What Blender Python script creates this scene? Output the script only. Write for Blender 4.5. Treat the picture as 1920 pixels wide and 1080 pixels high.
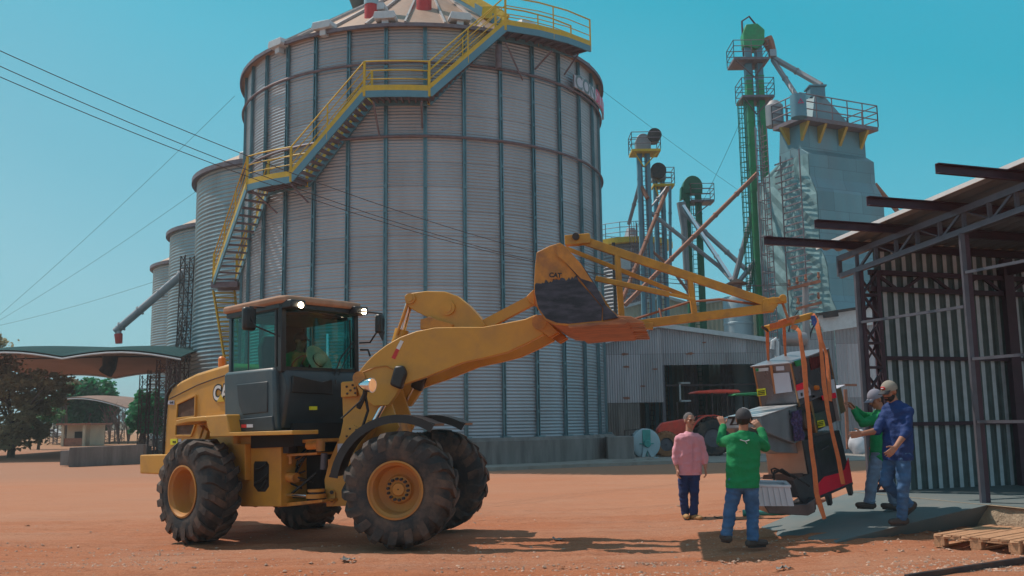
import bpy, math, random
from math import sin, cos, pi, radians, sqrt, atan2
from mathutils import Vector, Matrix, noise
random.seed(7)
V = Vector
S = bpy.context.scene
for o in list(bpy.data.objects): bpy.data.objects.remove(o)
# ---------------------------------------------------------------- camera
F = 1768.0; PITCH = math.atan(249/F); ROLL = .014; CZ = 1.6
cr = V((1,0,0)); cu = V((0,-sin(PITCH),cos(PITCH))); cf = V((0,cos(PITCH),sin(PITCH)))
R_ = cr*cos(ROLL)-cu*sin(ROLL); U_ = cu*cos(ROLL)+cr*sin(ROLL)
cam = bpy.data.cameras.new("camera"); co = bpy.data.objects.new("camera", cam); S.collection.objects.link(co)
cm = Matrix((R_, U_, -cf)).transposed().to_4x4(); cm.translation = V((0,0,CZ)); co.matrix_world = cm
cam.sensor_width = 36; cam.lens = F/1920*36; cam.clip_end = 4000; cam.clip_start = .1
S.camera = co
# ---------------------------------------------------------------- sky and sun
SUN = V((-.6,.3,1)).normalized()
elev = math.asin(SUN.z); rot = atan2(SUN.x, SUN.y)
w = bpy.data.worlds.new("World"); S.world = w; w.use_nodes = True
nt = w.node_tree; nt.nodes.clear()
sky = nt.nodes.new('ShaderNodeTexSky'); sky.sky_type = 'NISHITA'; sky.sun_disc = False
sky.sun_elevation = elev; sky.sun_rotation = rot; sky.air_density = 1.0; sky.dust_density = .6; sky.ozone_density = 1.2; sky.altitude = 300
mul = nt.nodes.new('ShaderNodeMix'); mul.data_type = 'RGBA'; mul.blend_type = 'MULTIPLY'
mul.inputs[0].default_value = 1; mul.inputs[7].default_value = (.42,1.08,.80,1)
bg = nt.nodes.new('ShaderNodeBackground'); bg.inputs[1].default_value = .098
out = nt.nodes.new('ShaderNodeOutputWorld')
tc = nt.nodes.new('ShaderNodeTexCoord'); sx = nt.nodes.new('ShaderNodeSeparateXYZ'); nt.links.new(tc.outputs['Generated'], sx.inputs[0])
ma = nt.nodes.new('ShaderNodeMath'); ma.operation = 'MULTIPLY_ADD'; ma.inputs[1].default_value = .35; nt.links.new(sx.outputs[0], ma.inputs[0]); skn = nt.nodes.new('ShaderNodeTexNoise'); skn.inputs['Scale'].default_value = 2.2; skn.inputs['Detail'].default_value = 5; nt.links.new(tc.outputs['Generated'], skn.inputs[0])
skm = nt.nodes.new('ShaderNodeMath'); skm.operation = 'MULTIPLY_ADD'; skm.inputs[1].default_value = .16; nt.links.new(skn.outputs[0], skm.inputs[0]); nt.links.new(sx.outputs[2], skm.inputs[2])
sks = nt.nodes.new('ShaderNodeMath'); sks.operation = 'SUBTRACT'; sks.inputs[1].default_value = .08; nt.links.new(skm.outputs[0], sks.inputs[0]); nt.links.new(sks.outputs[0], ma.inputs[2])
rp0 = nt.nodes.new('ShaderNodeValToRGB'); nt.links.new(ma.outputs[0], rp0.inputs[0]); el = rp0.color_ramp.elements
el[0].position = 0; el[0].color = (2.5,4.8,6.0,1); el[1].position = 1; el[1].color = (3.9,4.3,4.9,1)
for pos,c in ((.12,(1.7,4.4,5.7,1)),(.30,(.95,4.4,5.9,1)),(.48,(.2,3.75,5.2,1)),(.60,(.3,3.8,5.4,1))):
    e = el.new(pos); e.color = c
m3 = nt.nodes.new('ShaderNodeMix'); m3.data_type = 'RGBA'; m3.inputs[0].default_value = .82
nt.links.new(sky.outputs[0], mul.inputs[6]); nt.links.new(mul.outputs[2], m3.inputs[6]); my = nt.nodes.new('ShaderNodeMapRange'); my.inputs[1].default_value = -.05; my.inputs[2].default_value = -.75; my.inputs[3].default_value = 0; my.inputs[4].default_value = .55; nt.links.new(sx.outputs[1], my.inputs[0])
m4 = nt.nodes.new('ShaderNodeMix'); m4.data_type = 'RGBA'; m4.inputs[7].default_value = (4.2,4.4,4.9,1); nt.links.new(my.outputs[0], m4.inputs[0]); nt.links.new(rp0.outputs[0], m4.inputs[6]); nt.links.new(m4.outputs[2], m3.inputs[7]); nt.links.new(m3.outputs[2], bg.inputs[0]); nt.links.new(bg.outputs[0], out.inputs[0])
sl = bpy.data.lights.new("sun",'SUN'); sl.energy = 3.2; sl.angle = radians(.5); sl.color = (1,.86,.74)
so = bpy.data.objects.new("sun", sl); S.collection.objects.link(so)
so.rotation_euler = SUN.to_track_quat('Z','Y').to_euler(); so.location = (-20,10,40)
S.view_settings.view_transform = 'Standard'; S.view_settings.look = 'None'; S.view_settings.gamma = 1
S.view_settings.exposure = .22
S.render.engine = 'CYCLES'
S.cycles.max_bounces = 6; S.cycles.transparent_max_bounces = 12

# ---------------------------------------------------------------- picture-to-place helpers
def ray(px, py): return (cf + R_*((px-960)/F) + U_*((540-py)/F))
def P(px, py, Y):
    d = ray(px,py); return V((0,0,CZ)) + d*(Y/d.y)
def sst(a,b,x):
    t = max(0,min(1,(x-a)/(b-a))); return t*t*(3-2*t)
def gz(x, y):
    z = .12*sst(1.8,4.2,x)*(1-sst(17,22,y))
    z -= .10*math.exp(-((x+4.6)**2/5+(y-13.6)**2/4))
    z += .02*noise.noise(V((x*.35,y*.35,0)))*sst(60,20,y) + .012*noise.noise(V((x*1.3,y*1.3,3)))*sst(40,18,y)
    return z
def G(px, py, z=None):
    d = ray(px,py); zz = 0 if z is None else z
    for _ in range(6):
        p = V((0,0,CZ)) + d*((zz-CZ)/d.z)
        if z is not None: break
        zz = gz(p.x,p.y)
    return p
def onp(M, px, py, y):                       # point (x,z) of a local plane y=const seen at a pixel
    Mi = M.inverted(); o = Mi @ V((0,0,CZ)); d = (Mi.to_3x3() @ ray(px,py))
    p = o + d*((y-o.y)/d.y); return (p.x, p.z)
def cylp(px, py, C, R):                      # near wall of a vertical cylinder seen at a pixel
    d = ray(px,py); a = d.x**2+d.y**2; b = -2*(d.x*C[0]+d.y*C[1]); c = C[0]**2+C[1]**2-R*R
    q = b*b-4*a*c; t = (-b-sqrt(max(q,0)))/(2*a); return V((0,0,CZ))+d*t

# ---------------------------------------------------------------- materials
def mat(name, col, rough=.6, metal=0, var=.12, scale=6, bump=.0, bscale=40, dirt=None, dirt_amt=0, dscale=2, emit=0, coat=0, stretch=(1,1,1), spec=.5):
    m = bpy.data.materials.new(name); m.use_nodes = True; t = m.node_tree; n = t.nodes; L = t.links
    b = n['Principled BSDF']; b.inputs['Roughness'].default_value = rough; b.inputs['Metallic'].default_value = metal
    b.inputs['Coat Weight'].default_value = coat; b.inputs['Specular IOR Level'].default_value = spec
    g = n.new('ShaderNodeNewGeometry'); mp = n.new('ShaderNodeMapping'); mp.inputs['Scale'].default_value = stretch
    L.new(g.outputs['Position'], mp.inputs[0])
    nz = n.new('ShaderNodeTexNoise'); nz.inputs['Scale'].default_value = scale; nz.inputs['Detail'].default_value = 5
    L.new(mp.outputs[0], nz.inputs[0])
    mr = n.new('ShaderNodeMapRange'); mr.inputs[1].default_value = .3; mr.inputs[2].default_value = .7
    mr.inputs[3].default_value = 1-var; mr.inputs[4].default_value = 1+var; L.new(nz.outputs[0], mr.inputs[0])
    mx = n.new('ShaderNodeMix'); mx.data_type = 'RGBA'; mx.blend_type = 'MULTIPLY'; mx.inputs[0].default_value = 1
    mx.inputs[6].default_value = (*col,1); L.new(mr.outputs[0], mx.inputs[7]); last = mx.outputs[2]
    if dirt:
        n2 = n.new('ShaderNodeTexNoise'); n2.inputs['Scale'].default_value = dscale; n2.inputs['Detail'].default_value = 8; n2.inputs['Roughness'].default_value = .65
        L.new(mp.outputs[0], n2.inputs[0])
        r2 = n.new('ShaderNodeMapRange'); r2.inputs[1].default_value = .45; r2.inputs[2].default_value = .68; r2.inputs[3].default_value = 0; r2.inputs[4].default_value = dirt_amt
        L.new(n2.outputs[0], r2.inputs[0])
        m2 = n.new('ShaderNodeMix'); m2.data_type = 'RGBA'; L.new(r2.outputs[0], m2.inputs[0]); L.new(last, m2.inputs[6]); m2.inputs[7].default_value = (*dirt,1); last = m2.outputs[2]
    L.new(last, b.inputs['Base Color'])
    rr = n.new('ShaderNodeMapRange'); rr.inputs[3].default_value = max(0,rough-.08); rr.inputs[4].default_value = min(1,rough+.12); L.new(nz.outputs[0], rr.inputs[0]); L.new(rr.outputs[0], b.inputs['Roughness'])
    if bump:
        n3 = n.new('ShaderNodeTexNoise'); n3.inputs['Scale'].default_value = bscale; n3.inputs['Detail'].default_value = 4; L.new(g.outputs['Position'], n3.inputs[0])
        bp = n.new('ShaderNodeBump'); bp.inputs['Strength'].default_value = bump; bp.inputs['Distance'].default_value = .02; L.new(n3.outputs[0], bp.inputs['Height']); L.new(bp.outputs[0], b.inputs['Normal'])
    if emit:
        b.inputs['Emission Color'].default_value = (*col,1); b.inputs['Emission Strength'].default_value = emit
    return m
def glass(name, tint, gl=.5, rough=.03):
    m = bpy.data.materials.new(name); m.use_nodes = True; t = m.node_tree; n = t.nodes; n.clear(); L = t.links
    o = n.new('ShaderNodeOutputMaterial'); tr = n.new('ShaderNodeBsdfTransparent'); tr.inputs[0].default_value = (*tint,1)
    g = n.new('ShaderNodeBsdfGlossy'); g.inputs['Roughness'].default_value = rough; g.inputs[0].default_value = (.9,.9,.9,1)
    f0 = n.new('ShaderNodeLayerWeight'); f0.inputs[0].default_value = .5
    f = n.new('ShaderNodeMath'); f.operation = 'POWER'; f.inputs[1].default_value = 3.0; L.new(f0.outputs['Facing'], f.inputs[0])
    a = n.new('ShaderNodeMath'); a.operation = 'MULTIPLY_ADD'; a.inputs[1].default_value = .5; a.inputs[2].default_value = gl*.08; L.new(f.outputs[0], a.inputs[0])
    x = n.new('ShaderNodeMixShader'); L.new(a.outputs[0], x.inputs[0]); L.new(tr.outputs[0], x.inputs[1]); L.new(g.outputs[0], x.inputs[2]); L.new(x.outputs[0], o.inputs[0])
    return m
DUST = (.42,.19,.09)
M = dict(
 yellow=mat('machine_yellow',(.60,.29,.042),.45,var=.07,scale=3,dirt=(.36,.18,.07),dirt_amt=.4,dscale=2.5),
 yellow2=mat('worn_yellow',(.56,.23,.035),.5,var=.2,scale=5,dirt=(.25,.10,.05),dirt_amt=.75,dscale=4),
 rustdust=mat('dusty_orange_steel',(.42,.16,.07),.7,var=.25,scale=5,dirt=(.16,.07,.05),dirt_amt=.7,dscale=6,stretch=(.6,1,3)),
 stair=mat('stair_yellow',(.62,.39,.02),.5,var=.1,dirt=(.35,.28,.06),dirt_amt=.4),
 rimpaint=mat('dusty_rim_paint',(.50,.21,.04),.65,var=.12,dirt=(.34,.15,.07),dirt_amt=.7,dscale=3), wirem=mat('overhead_wire',(.07,.05,.05),.7,var=.1), black=mat('black_paint',(.02,.02,.023),.4,var=.3), darkmetal=mat('dark_metal',(.035,.03,.035),.55,.3,var=.35,dirt=(.16,.08,.045),dirt_amt=.5,dscale=5),
 navy=mat('cab_dark_blue_grey',(.022,.032,.042),.38,var=.12,dirt=(.14,.13,.12),dirt_amt=.18), bluegrey=mat('cab_corner_grey',(.048,.078,.098),.4,var=.1,dirt=(.2,.17,.14),dirt_amt=.2),
 rubber=mat('tyre_rubber',(.028,.029,.033),.8,var=.25,bump=.25,bscale=30,dirt=(.20,.12,.08),dirt_amt=.7,dscale=2.6),
 tread=mat('tyre_tread',(.040,.036,.036),.82,var=.25,bump=.2,bscale=30,dirt=(.22,.125,.085),dirt_amt=.75,dscale=2.2),
 roofdust=mat('dusty_roof_paint',(.40,.22,.14),.75,var=.15),
 galv=mat('galvanised_steel',(.33,.33,.37),.42,.75,var=.12,scale=1.5), galvd=mat('galvanised_dull',(.28,.29,.32),.55,.5,var=.18,scale=2,dirt=(.25,.17,.13),dirt_amt=.25),
 galvblue=mat('blue_grey_galvanised',(.12,.25,.32),.5,.35,var=.12,scale=1), rib=mat('stiffener_steel',(.13,.23,.27),.4,.6,var=.15,scale=2),
 ring=mat('wind_ring_steel',(.18,.15,.18),.6,.3,var=.2,dirt=(.2,.1,.07),dirt_amt=.5),
 siloroof=mat('dusty_silo_roof',(.36,.24,.18),.55,.2,var=.12,dirt=(.36,.20,.12),dirt_amt=.45,dscale=1), roofrib=mat('roof_rib',(.45,.42,.42),.45,.5,var=.1),
 chrome=mat('chrome',(.75,.75,.78),.12,1,var=.03), white=mat('white_paint',(.72,.70,.70),.5,var=.05), red=mat('red_paint',(.55,.03,.03),.45,var=.1),
 redtr=mat('tractor_red',(.85,.07,.04),.5,var=.12,dirt=(.4,.16,.1),dirt_amt=.3), green=mat('green_paint',(.015,.28,.10),.45,var=.12,dirt=(.10,.15,.08),dirt_amt=.3),
 dgreen=mat('dark_green_paint',(.006,.12,.065),.5,var=.15), rustpipe=mat('rusty_pipe',(.33,.13,.08),.65,.1,var=.25,dirt=(.16,.09,.07),dirt_amt=.5),
 concrete=mat('concrete',(.30,.28,.26),.9,var=.12,scale=1,bump=.3,bscale=12,dirt=(.17,.14,.12),dirt_amt=.6,dscale=1.5), oldconc=mat('stained_concrete',(.20,.185,.18),.9,var=.2,scale=3,bump=.25,bscale=10,dirt=(.08,.07,.075),dirt_amt=.7,dscale=2.4,stretch=(1,1,.15)),
 ramp=mat('smooth_grey_concrete',(.135,.175,.185),.8,var=.07,scale=1.2,bump=.15,bscale=30,dirt=(.30,.21,.16),dirt_amt=.25,dscale=1.2), roughconc=mat('rough_concrete_edge',(.40,.31,.22),.95,var=.2,bump=1,bscale=25),
 maroon=mat('maroon_primer_steel',(.055,.022,.038),.5,.1,var=.2), steelgrey=mat('grey_tube_steel',(.11,.105,.13),.45,.4,var=.15),
 straps=mat('orange_strap',(.62,.16,.05),.7,var=.12,scale=20), stainless=mat('stainless_sheet',(.60,.60,.62),.45,.6,var=.05), darkst=mat('dark_brushed_sheet',(.12,.12,.135),.3,.7,var=.15), machgrey=mat('machine_dark_grey',(.06,.062,.075),.4,.2,var=.15),
 plred=mat('red_panel',(.95,.01,.05),.45,var=.06), labely=mat('label_yellow',(.75,.72,.03),.6,var=.03), paper=mat('pale_paper',(.52,.53,.62),.7,var=.04), plastic=mat('white_plastic_crate',(.62,.62,.68),.5,var=.06),
 shirtg=mat('green_jersey',(.003,.225,.075),.85,var=.08,bump=.3,bscale=60), shirtp=mat('pink_cotton',(.78,.36,.44),.85,var=.05,bump=.2,bscale=60), shirtb=mat('blue_jersey',(.006,.035,.16),.75,var=.12,bump=.3,bscale=60),
 jeans=mat('blue_denim',(.045,.12,.26),.9,var=.22,scale=9,bump=.3,bscale=90,dirt=(.16,.26,.38),dirt_amt=.35,dscale=4), jeansd=mat('dark_denim',(.018,.04,.14),.9,var=.2,scale=9,bump=.3,bscale=90), jeansl=mat('washed_denim',(.16,.24,.36),.9,var=.2,scale=7,bump=.3,bscale=80,dirt=(.12,.13,.15),dirt_amt=.5,dscale=5),
 skin=mat('skin_brown',(.38,.17,.105),.55,var=.08), skin2=mat('skin_tanned',(.50,.25,.17),.55,var=.08), hairg=mat('grey_hair',(.14,.13,.135),.8,var=.35,scale=60,bump=.6,bscale=120), hairb=mat('black_hair',(.014,.011,.011),.7,var=.3,scale=60),
 boot=mat('tan_boot',(.42,.24,.10),.8,var=.12), shoe=mat('dusty_dark_shoe',(.075,.055,.05),.8,var=.25), capd=mat('charcoal_cap',(.05,.05,.058),.8,var=.15), capg=mat('grey_cap',(.24,.24,.30),.85,var=.1), capt=mat('khaki_mesh',(.30,.27,.23),.9,var=.12),
 straw=mat('straw',(.62,.50,.33),.8,var=.12,scale=30), eye=mat('eye_dark',(.015,.012,.012),.3,var=0), lip=mat('lip',(.28,.085,.07),.5,var=.05),
 wood=mat('pale_pine',(.50,.27,.15),.75,var=.22,scale=14,stretch=(1,4,1),bump=.2), bark=mat('bark',(.12,.08,.06),.9,var=.3), cream=mat('cream_sheet',(.50,.44,.34),.65,.1,var=.1,scale=1), cable=mat('cable_black',(.012,.012,.014),.6,var=.1),
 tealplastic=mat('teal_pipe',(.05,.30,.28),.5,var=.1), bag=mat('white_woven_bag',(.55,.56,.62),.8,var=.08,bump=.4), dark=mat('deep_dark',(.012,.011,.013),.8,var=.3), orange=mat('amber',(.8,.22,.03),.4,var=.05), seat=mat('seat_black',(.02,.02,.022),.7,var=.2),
 lamp=mat('lamp_glow',(1,.80,.55),.5,var=0,emit=9), duct=mat('pale_blue_duct',(.36,.47,.53),.5,.2,var=.08,scale=1,dirt=(.4,.33,.28),dirt_amt=.3), tealsheet=mat('aged_teal_sheet',(.22,.36,.39),.5,.35,var=.18,scale=1.2,dirt=(.34,.42,.42),dirt_amt=.5,dscale=.8), sheetd=mat('weathered_blue_sheet',(.15,.24,.28),.6,.25,var=.14,scale=1,dirt=(.25,.19,.18),dirt_amt=.4,dscale=.7),
 fabric=mat('canopy_membrane',(.26,.155,.12),.8,var=.15,scale=.8), fabrict=mat('canopy_top',(.03,.075,.08),.95,var=.1,spec=.05), meshnet=mat('pale_sheet',(.55,.58,.62),.5,.1,var=.08),
)
def leafmat(name, c):
    m = mat(name, c, .6, var=.45, scale=1.1, spec=.25); t=m.node_tree; n=t.nodes; b=n['Principled BSDF']; o=n['Material Output']
    tl=n.new('ShaderNodeBsdfTranslucent'); t.links.new(b.inputs['Base Color'].links[0].from_socket, tl.inputs[0]); mx=n.new('ShaderNodeMixShader'); mx.inputs[0].default_value=.45
    t.links.new(b.outputs[0],mx.inputs[1]); t.links.new(tl.outputs[0],mx.inputs[2]); t.links.new(mx.outputs[0],o.inputs[0]); return m
M['leaf'] = leafmat('deep_green_leaf',(.025,.20,.08)); M['leafo'] = leafmat('olive_leaf',(.34,.29,.17)); M['leaff'] = leafmat('fresh_leaf',(.08,.22,.09)); M['twig'] = leafmat('dry_twig',(.26,.18,.16))

def glassmats():
    M['gl'] = glass('cab_glass',(.42,.74,.74),.5); M['gls'] = glass('side_glass',(.16,.66,.58),.5)
glassmats()

# ---------------------------------------------------------------- mesh builder
class MB:
    def __init__(s): s.v=[]; s.f=[]
    def add(s, vs, fs):
        n=len(s.v); s.v += [V(q) for q in vs]; s.f += [tuple(i+n for i in f) for f in fs]; return s
    def box(s, c, d, rz=0, M4=None):
        x,y,z = d[0]/2,d[1]/2,d[2]/2
        vs=[V((a*x,b*y,e*z)) for a in(-1,1) for b in(-1,1) for e in(-1,1)]
        if rz: R=Matrix.Rotation(rz,3,'Z'); vs=[R@q for q in vs]
        vs=[q+V(c) for q in vs]
        return s.add(vs,[(0,1,3,2),(4,6,7,5),(0,4,5,1),(2,3,7,6),(0,2,6,4),(1,5,7,3)])
    def bx(s, x0,x1,y0,y1,z0,z1): return s.box(((x0+x1)/2,(y0+y1)/2,(z0+z1)/2),(abs(x1-x0),abs(y1-y0),abs(z1-z0)))
    def bar(s, p, q, w, h=None, up=(0,0,1)):
        p=V(p);q=V(q);h=h or w; d=(q-p); 
        if d.length<1e-6: return s
        d.normalize(); u=V(up)
        if abs(d.dot(u))>.98: u=V((0,1,0))
        a=d.cross(u).normalized(); b=a.cross(d).normalized()
        vs=[e+a*(i*w/2)+b*(j*h/2) for e in(p,q) for i in(-1,1) for j in(-1,1)]
        return s.add(vs,[(0,1,3,2),(4,6,7,5),(0,4,5,1),(2,3,7,6),(0,2,6,4),(1,5,7,3)])
    def tube(s, pts, r, n=8, cap=True):
        pts=[V(p) for p in pts]; rs=r if isinstance(r,(list,tuple)) else [r]*len(pts)
        rings=[]; prev=None
        for i,p in enumerate(pts):
            d=(pts[min(i+1,len(pts)-1)]-pts[max(i-1,0)])
            d=d.normalized() if d.length>1e-9 else V((0,0,1))
            if prev is None:
                u=V((0,0,1)) if abs(d.z)<.95 else V((1,0,0)); a=d.cross(u).normalized()
            else: a=(prev-d*prev.dot(d)); a=a.normalized() if a.length>1e-6 else d.orthogonal().normalized()
            prev=a; b=d.cross(a)
            rings.append([p+(a*cos(2*pi*k/n)+b*sin(2*pi*k/n))*rs[i] for k in range(n)])
        n0=len(s.v)
        for rg in rings: s.v+=rg
        for i in range(len(rings)-1):
            for k in range(n):
                k2=(k+1)%n; s.f.append((n0+i*n+k,n0+i*n+k2,n0+(i+1)*n+k2,n0+(i+1)*n+k))
        if cap:
            s.f.append(tuple(n0+k for k in reversed(range(n)))); e=n0+(len(rings)-1)*n; s.f.append(tuple(e+k for k in range(n)))
        return s
    def prism(s, pts, a, b, fn):               # outline (u,v) swept from w=a to w=b; fn(u,v,w)->point
        n=len(pts); vs=[fn(u,v,a) for u,v in pts]+[fn(u,v,b) for u,v in pts]
        fs=[tuple(range(n)),tuple(reversed(range(n,2*n)))]+[(i,i+n,(i+1)%n+n,(i+1)%n) for i in range(n)]
        return s.add(vs,fs)
    def xz(s, pts, y0, y1): return s.prism(pts,y0,y1,lambda u,v,w:V((u,w,v)))
    def lathe(s, prof, n=32, axis='Z', c=(0,0,0), cap=False, a0=0, a1=2*pi):
        full = abs(a1-a0-2*pi)<1e-6; m=n if full else n+1; n0=len(s.v); c=V(c)
        for r,h in prof:
            for k in range(m):
                t=a0+(a1-a0)*k/n; x,y=r*cos(t),r*sin(t)
                s.v.append(c+(V((x,y,h)) if axis=='Z' else V((x,h,y)) if axis=='Y' else V((h,x,y))))
        for i in range(len(prof)-1):
            for k in range(n):
                k2=(k+1)%m; s.f.append((n0+i*m+k,n0+i*m+k2,n0+(i+1)*m+k2,n0+(i+1)*m+k))
        if cap:
            s.f.append(tuple(n0+k for k in range(m))); e=n0+(len(prof)-1)*m; s.f.append(tuple(e+k for k in reversed(range(m))))
        return s
    def cap_(s, p, q, r1, r2, flat=None, n=14):   # capsule; flat=(direction, factor)
        p=V(p);q=V(q); d=q-p; L=d.length; d=d.normalized() if L>1e-6 else V((0,0,1)); a=d.orthogonal().normalized(); b=d.cross(a)
        rg=[]
        for i in range(5): t=-pi/2+pi/2*(i/4); rg.append((p+d*(r1*sin(t)), max(r1*cos(t),1e-4)))
        for i in range(5): t=pi/2*(i/4); rg.append((q+d*(r2*sin(t)), max(r2*cos(t),1e-4)))
        vs=[c+(a*cos(2*pi*k/n)+b*sin(2*pi*k/n))*r for c,r in rg for k in range(n)]
        if flat:
            fd=V(flat[0]).normalized(); mid=(p+q)/2
            for i,x in enumerate(vs):
                t=(x-p).dot(d)/L if L>1e-6 else 0; base=p+d*((x-p).dot(d)); k=(x-base).dot(fd); vs[i]=x+fd*(k*(flat[1]-1))
        fs=[(i*n+k,i*n+(k+1)%n,(i+1)*n+(k+1)%n,(i+1)*n+k) for i in range(9) for k in range(n)]
        fs+=[tuple(reversed(range(n))),tuple(9*n+k for k in range(n))]
        return s.add(vs,fs)
    def ell(s, c, rx, ry, rz, X=(1,0,0), Y=(0,1,0), Z=(0,0,1), n=16, m=10):
        c=V(c);X=V(X);Y=V(Y);Z=V(Z); vs=[]
        for i in range(m+1):
            t=-pi/2+pi*i/m
            for k in range(n):
                a=2*pi*k/n; vs.append(c+X*(rx*max(cos(t),1e-3)*cos(a))+Y*(ry*max(cos(t),1e-3)*sin(a))+Z*(rz*sin(t)))
        fs=[(i*n+k,i*n+(k+1)%n,(i+1)*n+(k+1)%n,(i+1)*n+k) for i in range(m) for k in range(n)]
        fs+=[tuple(reversed(range(n))),tuple(m*n+k for k in range(n))]
        return s.add(vs,fs)
    def xf(s, M4): s.v=[M4@q for q in s.v]; return s
    def mesh(s, name, smooth=None):
        me=bpy.data.meshes.new(name); me.from_pydata([tuple(q) for q in s.v],[],s.f)
        import bmesh
        bm=bmesh.new(); bm.from_mesh(me); bmesh.ops.recalc_face_normals(bm, faces=bm.faces); bm.to_mesh(me); bm.free()
        if smooth is not None:
            me.polygons.foreach_set('use_smooth',[True]*len(me.polygons))
            if smooth<180: me.set_sharp_from_angle(angle=radians(smooth))
        return me
    def build(s, name, m, parent=None, smooth=35, bevel=0, base=None):
        """parent: thing or part; vertices are given in world space"""
        if parent is not None: inv = parent.matrix_world.inverted()
        else:
            if base is None:
                xs=[q.x for q in s.v]; ys=[q.y for q in s.v]; zs=[q.z for q in s.v]
                base=V(((min(xs)+max(xs))/2,(min(ys)+max(ys))/2,min(zs)))
            inv = Matrix.Translation(-V(base))
        vv=s.v; s.v=[inv@q for q in vv]; me=s.mesh(name,smooth); s.v=vv
        o=bpy.data.objects.new(name,me); S.collection.objects.link(o)
        me.materials.append(M[m] if isinstance(m,str) else m)
        if parent is not None: o.parent=parent; o.matrix_world=parent.matrix_world.copy(); o.matrix_local=Matrix()
        else: o.location=base; o.matrix_world=Matrix.Translation(V(base))
        if bevel:
            b=o.modifiers.new('bevel','BEVEL'); b.width=bevel; b.segments=2; b.limit_method='ANGLE'; b.angle_limit=radians(40)
        return o
def tag(o, label, cat, group=None, kind=None):
    if label: o['label']=label
    if cat: o['category']=cat
    if group: o['group']=group
    if kind: o['kind']=kind
    return o
def thing(name, loc, label, cat, group=None, rz=0):
    o=bpy.data.objects.new(name,None); S.collection.objects.link(o); o.empty_display_size=.2
    o.location=V(loc); o.rotation_euler=(0,0,rz); o.matrix_world=Matrix.Translation(V(loc))@Matrix.Rotation(rz,4,'Z')
    return tag(o,label,cat,group)
def copy_thing(o, loc, label, rz=None):
    c=o.copy(); S.collection.objects.link(c); c.location=V(loc); c['label']=label
    if rz is not None: c.rotation_euler=(0,0,rz)
    for ch in list(o.children):
        k=ch.copy(); S.collection.objects.link(k); k.parent=c
        for g in list(ch.children):
            h=g.copy(); S.collection.objects.link(h); h.parent=k
    return c
def text(s, size, M4, m, parent, name='lettering', ext=.002, bend=None, squash=1.0, bold=0):
    cu_=bpy.data.curves.new('t','FONT'); cu_.body=s; cu_.size=size; cu_.extrude=ext; cu_.align_x='CENTER'; cu_.align_y='CENTER'; cu_.offset=bold
    to=bpy.data.objects.new('t',cu_); S.collection.objects.link(to); bpy.context.view_layer.update()
    me=bpy.data.meshes.new_from_object(to); bpy.data.objects.remove(to)
    mb=MB(); vs=[V((q.co.x*squash,q.co.y,q.co.z)) for q in me.vertices]
    if bend: vs=[bend(q) for q in vs]
    else: vs=[M4@q for q in vs]
    mb.add(vs,[tuple(p.vertices) for p in me.polygons]); bpy.data.meshes.remove(me)
    return mb.build(name,m,parent,smooth=None)
def lattice(mb, p, q, w, n, r=.02, u=None, v=None, diag=True):
    p=V(p);q=V(q);d=(q-p).normalized(); u=V(u).normalized() if u is not None else d.orthogonal().normalized(); v=V(v) if v is not None else d.cross(u)
    cs=[(-.5,-.5),(.5,-.5),(.5,.5),(-.5,.5)]
    f=lambda e,k:e+u*(cs[k][0]*w)+v*(cs[k][1]*w)
    for k in range(4): mb.bar(f(p,k),f(q,k),r*1.6)
    for i in range(n):
        a=p.lerp(q,i/n); b=p.lerp(q,(i+1)/n)
        for k in range(4):
            k2=(k+1)%4; mb.bar(f(a,k),f(a,k2),r)
            if diag: mb.bar(f(a,k if i%2 else k2),f(b,k2 if i%2 else k),r)
    return mb
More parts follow.
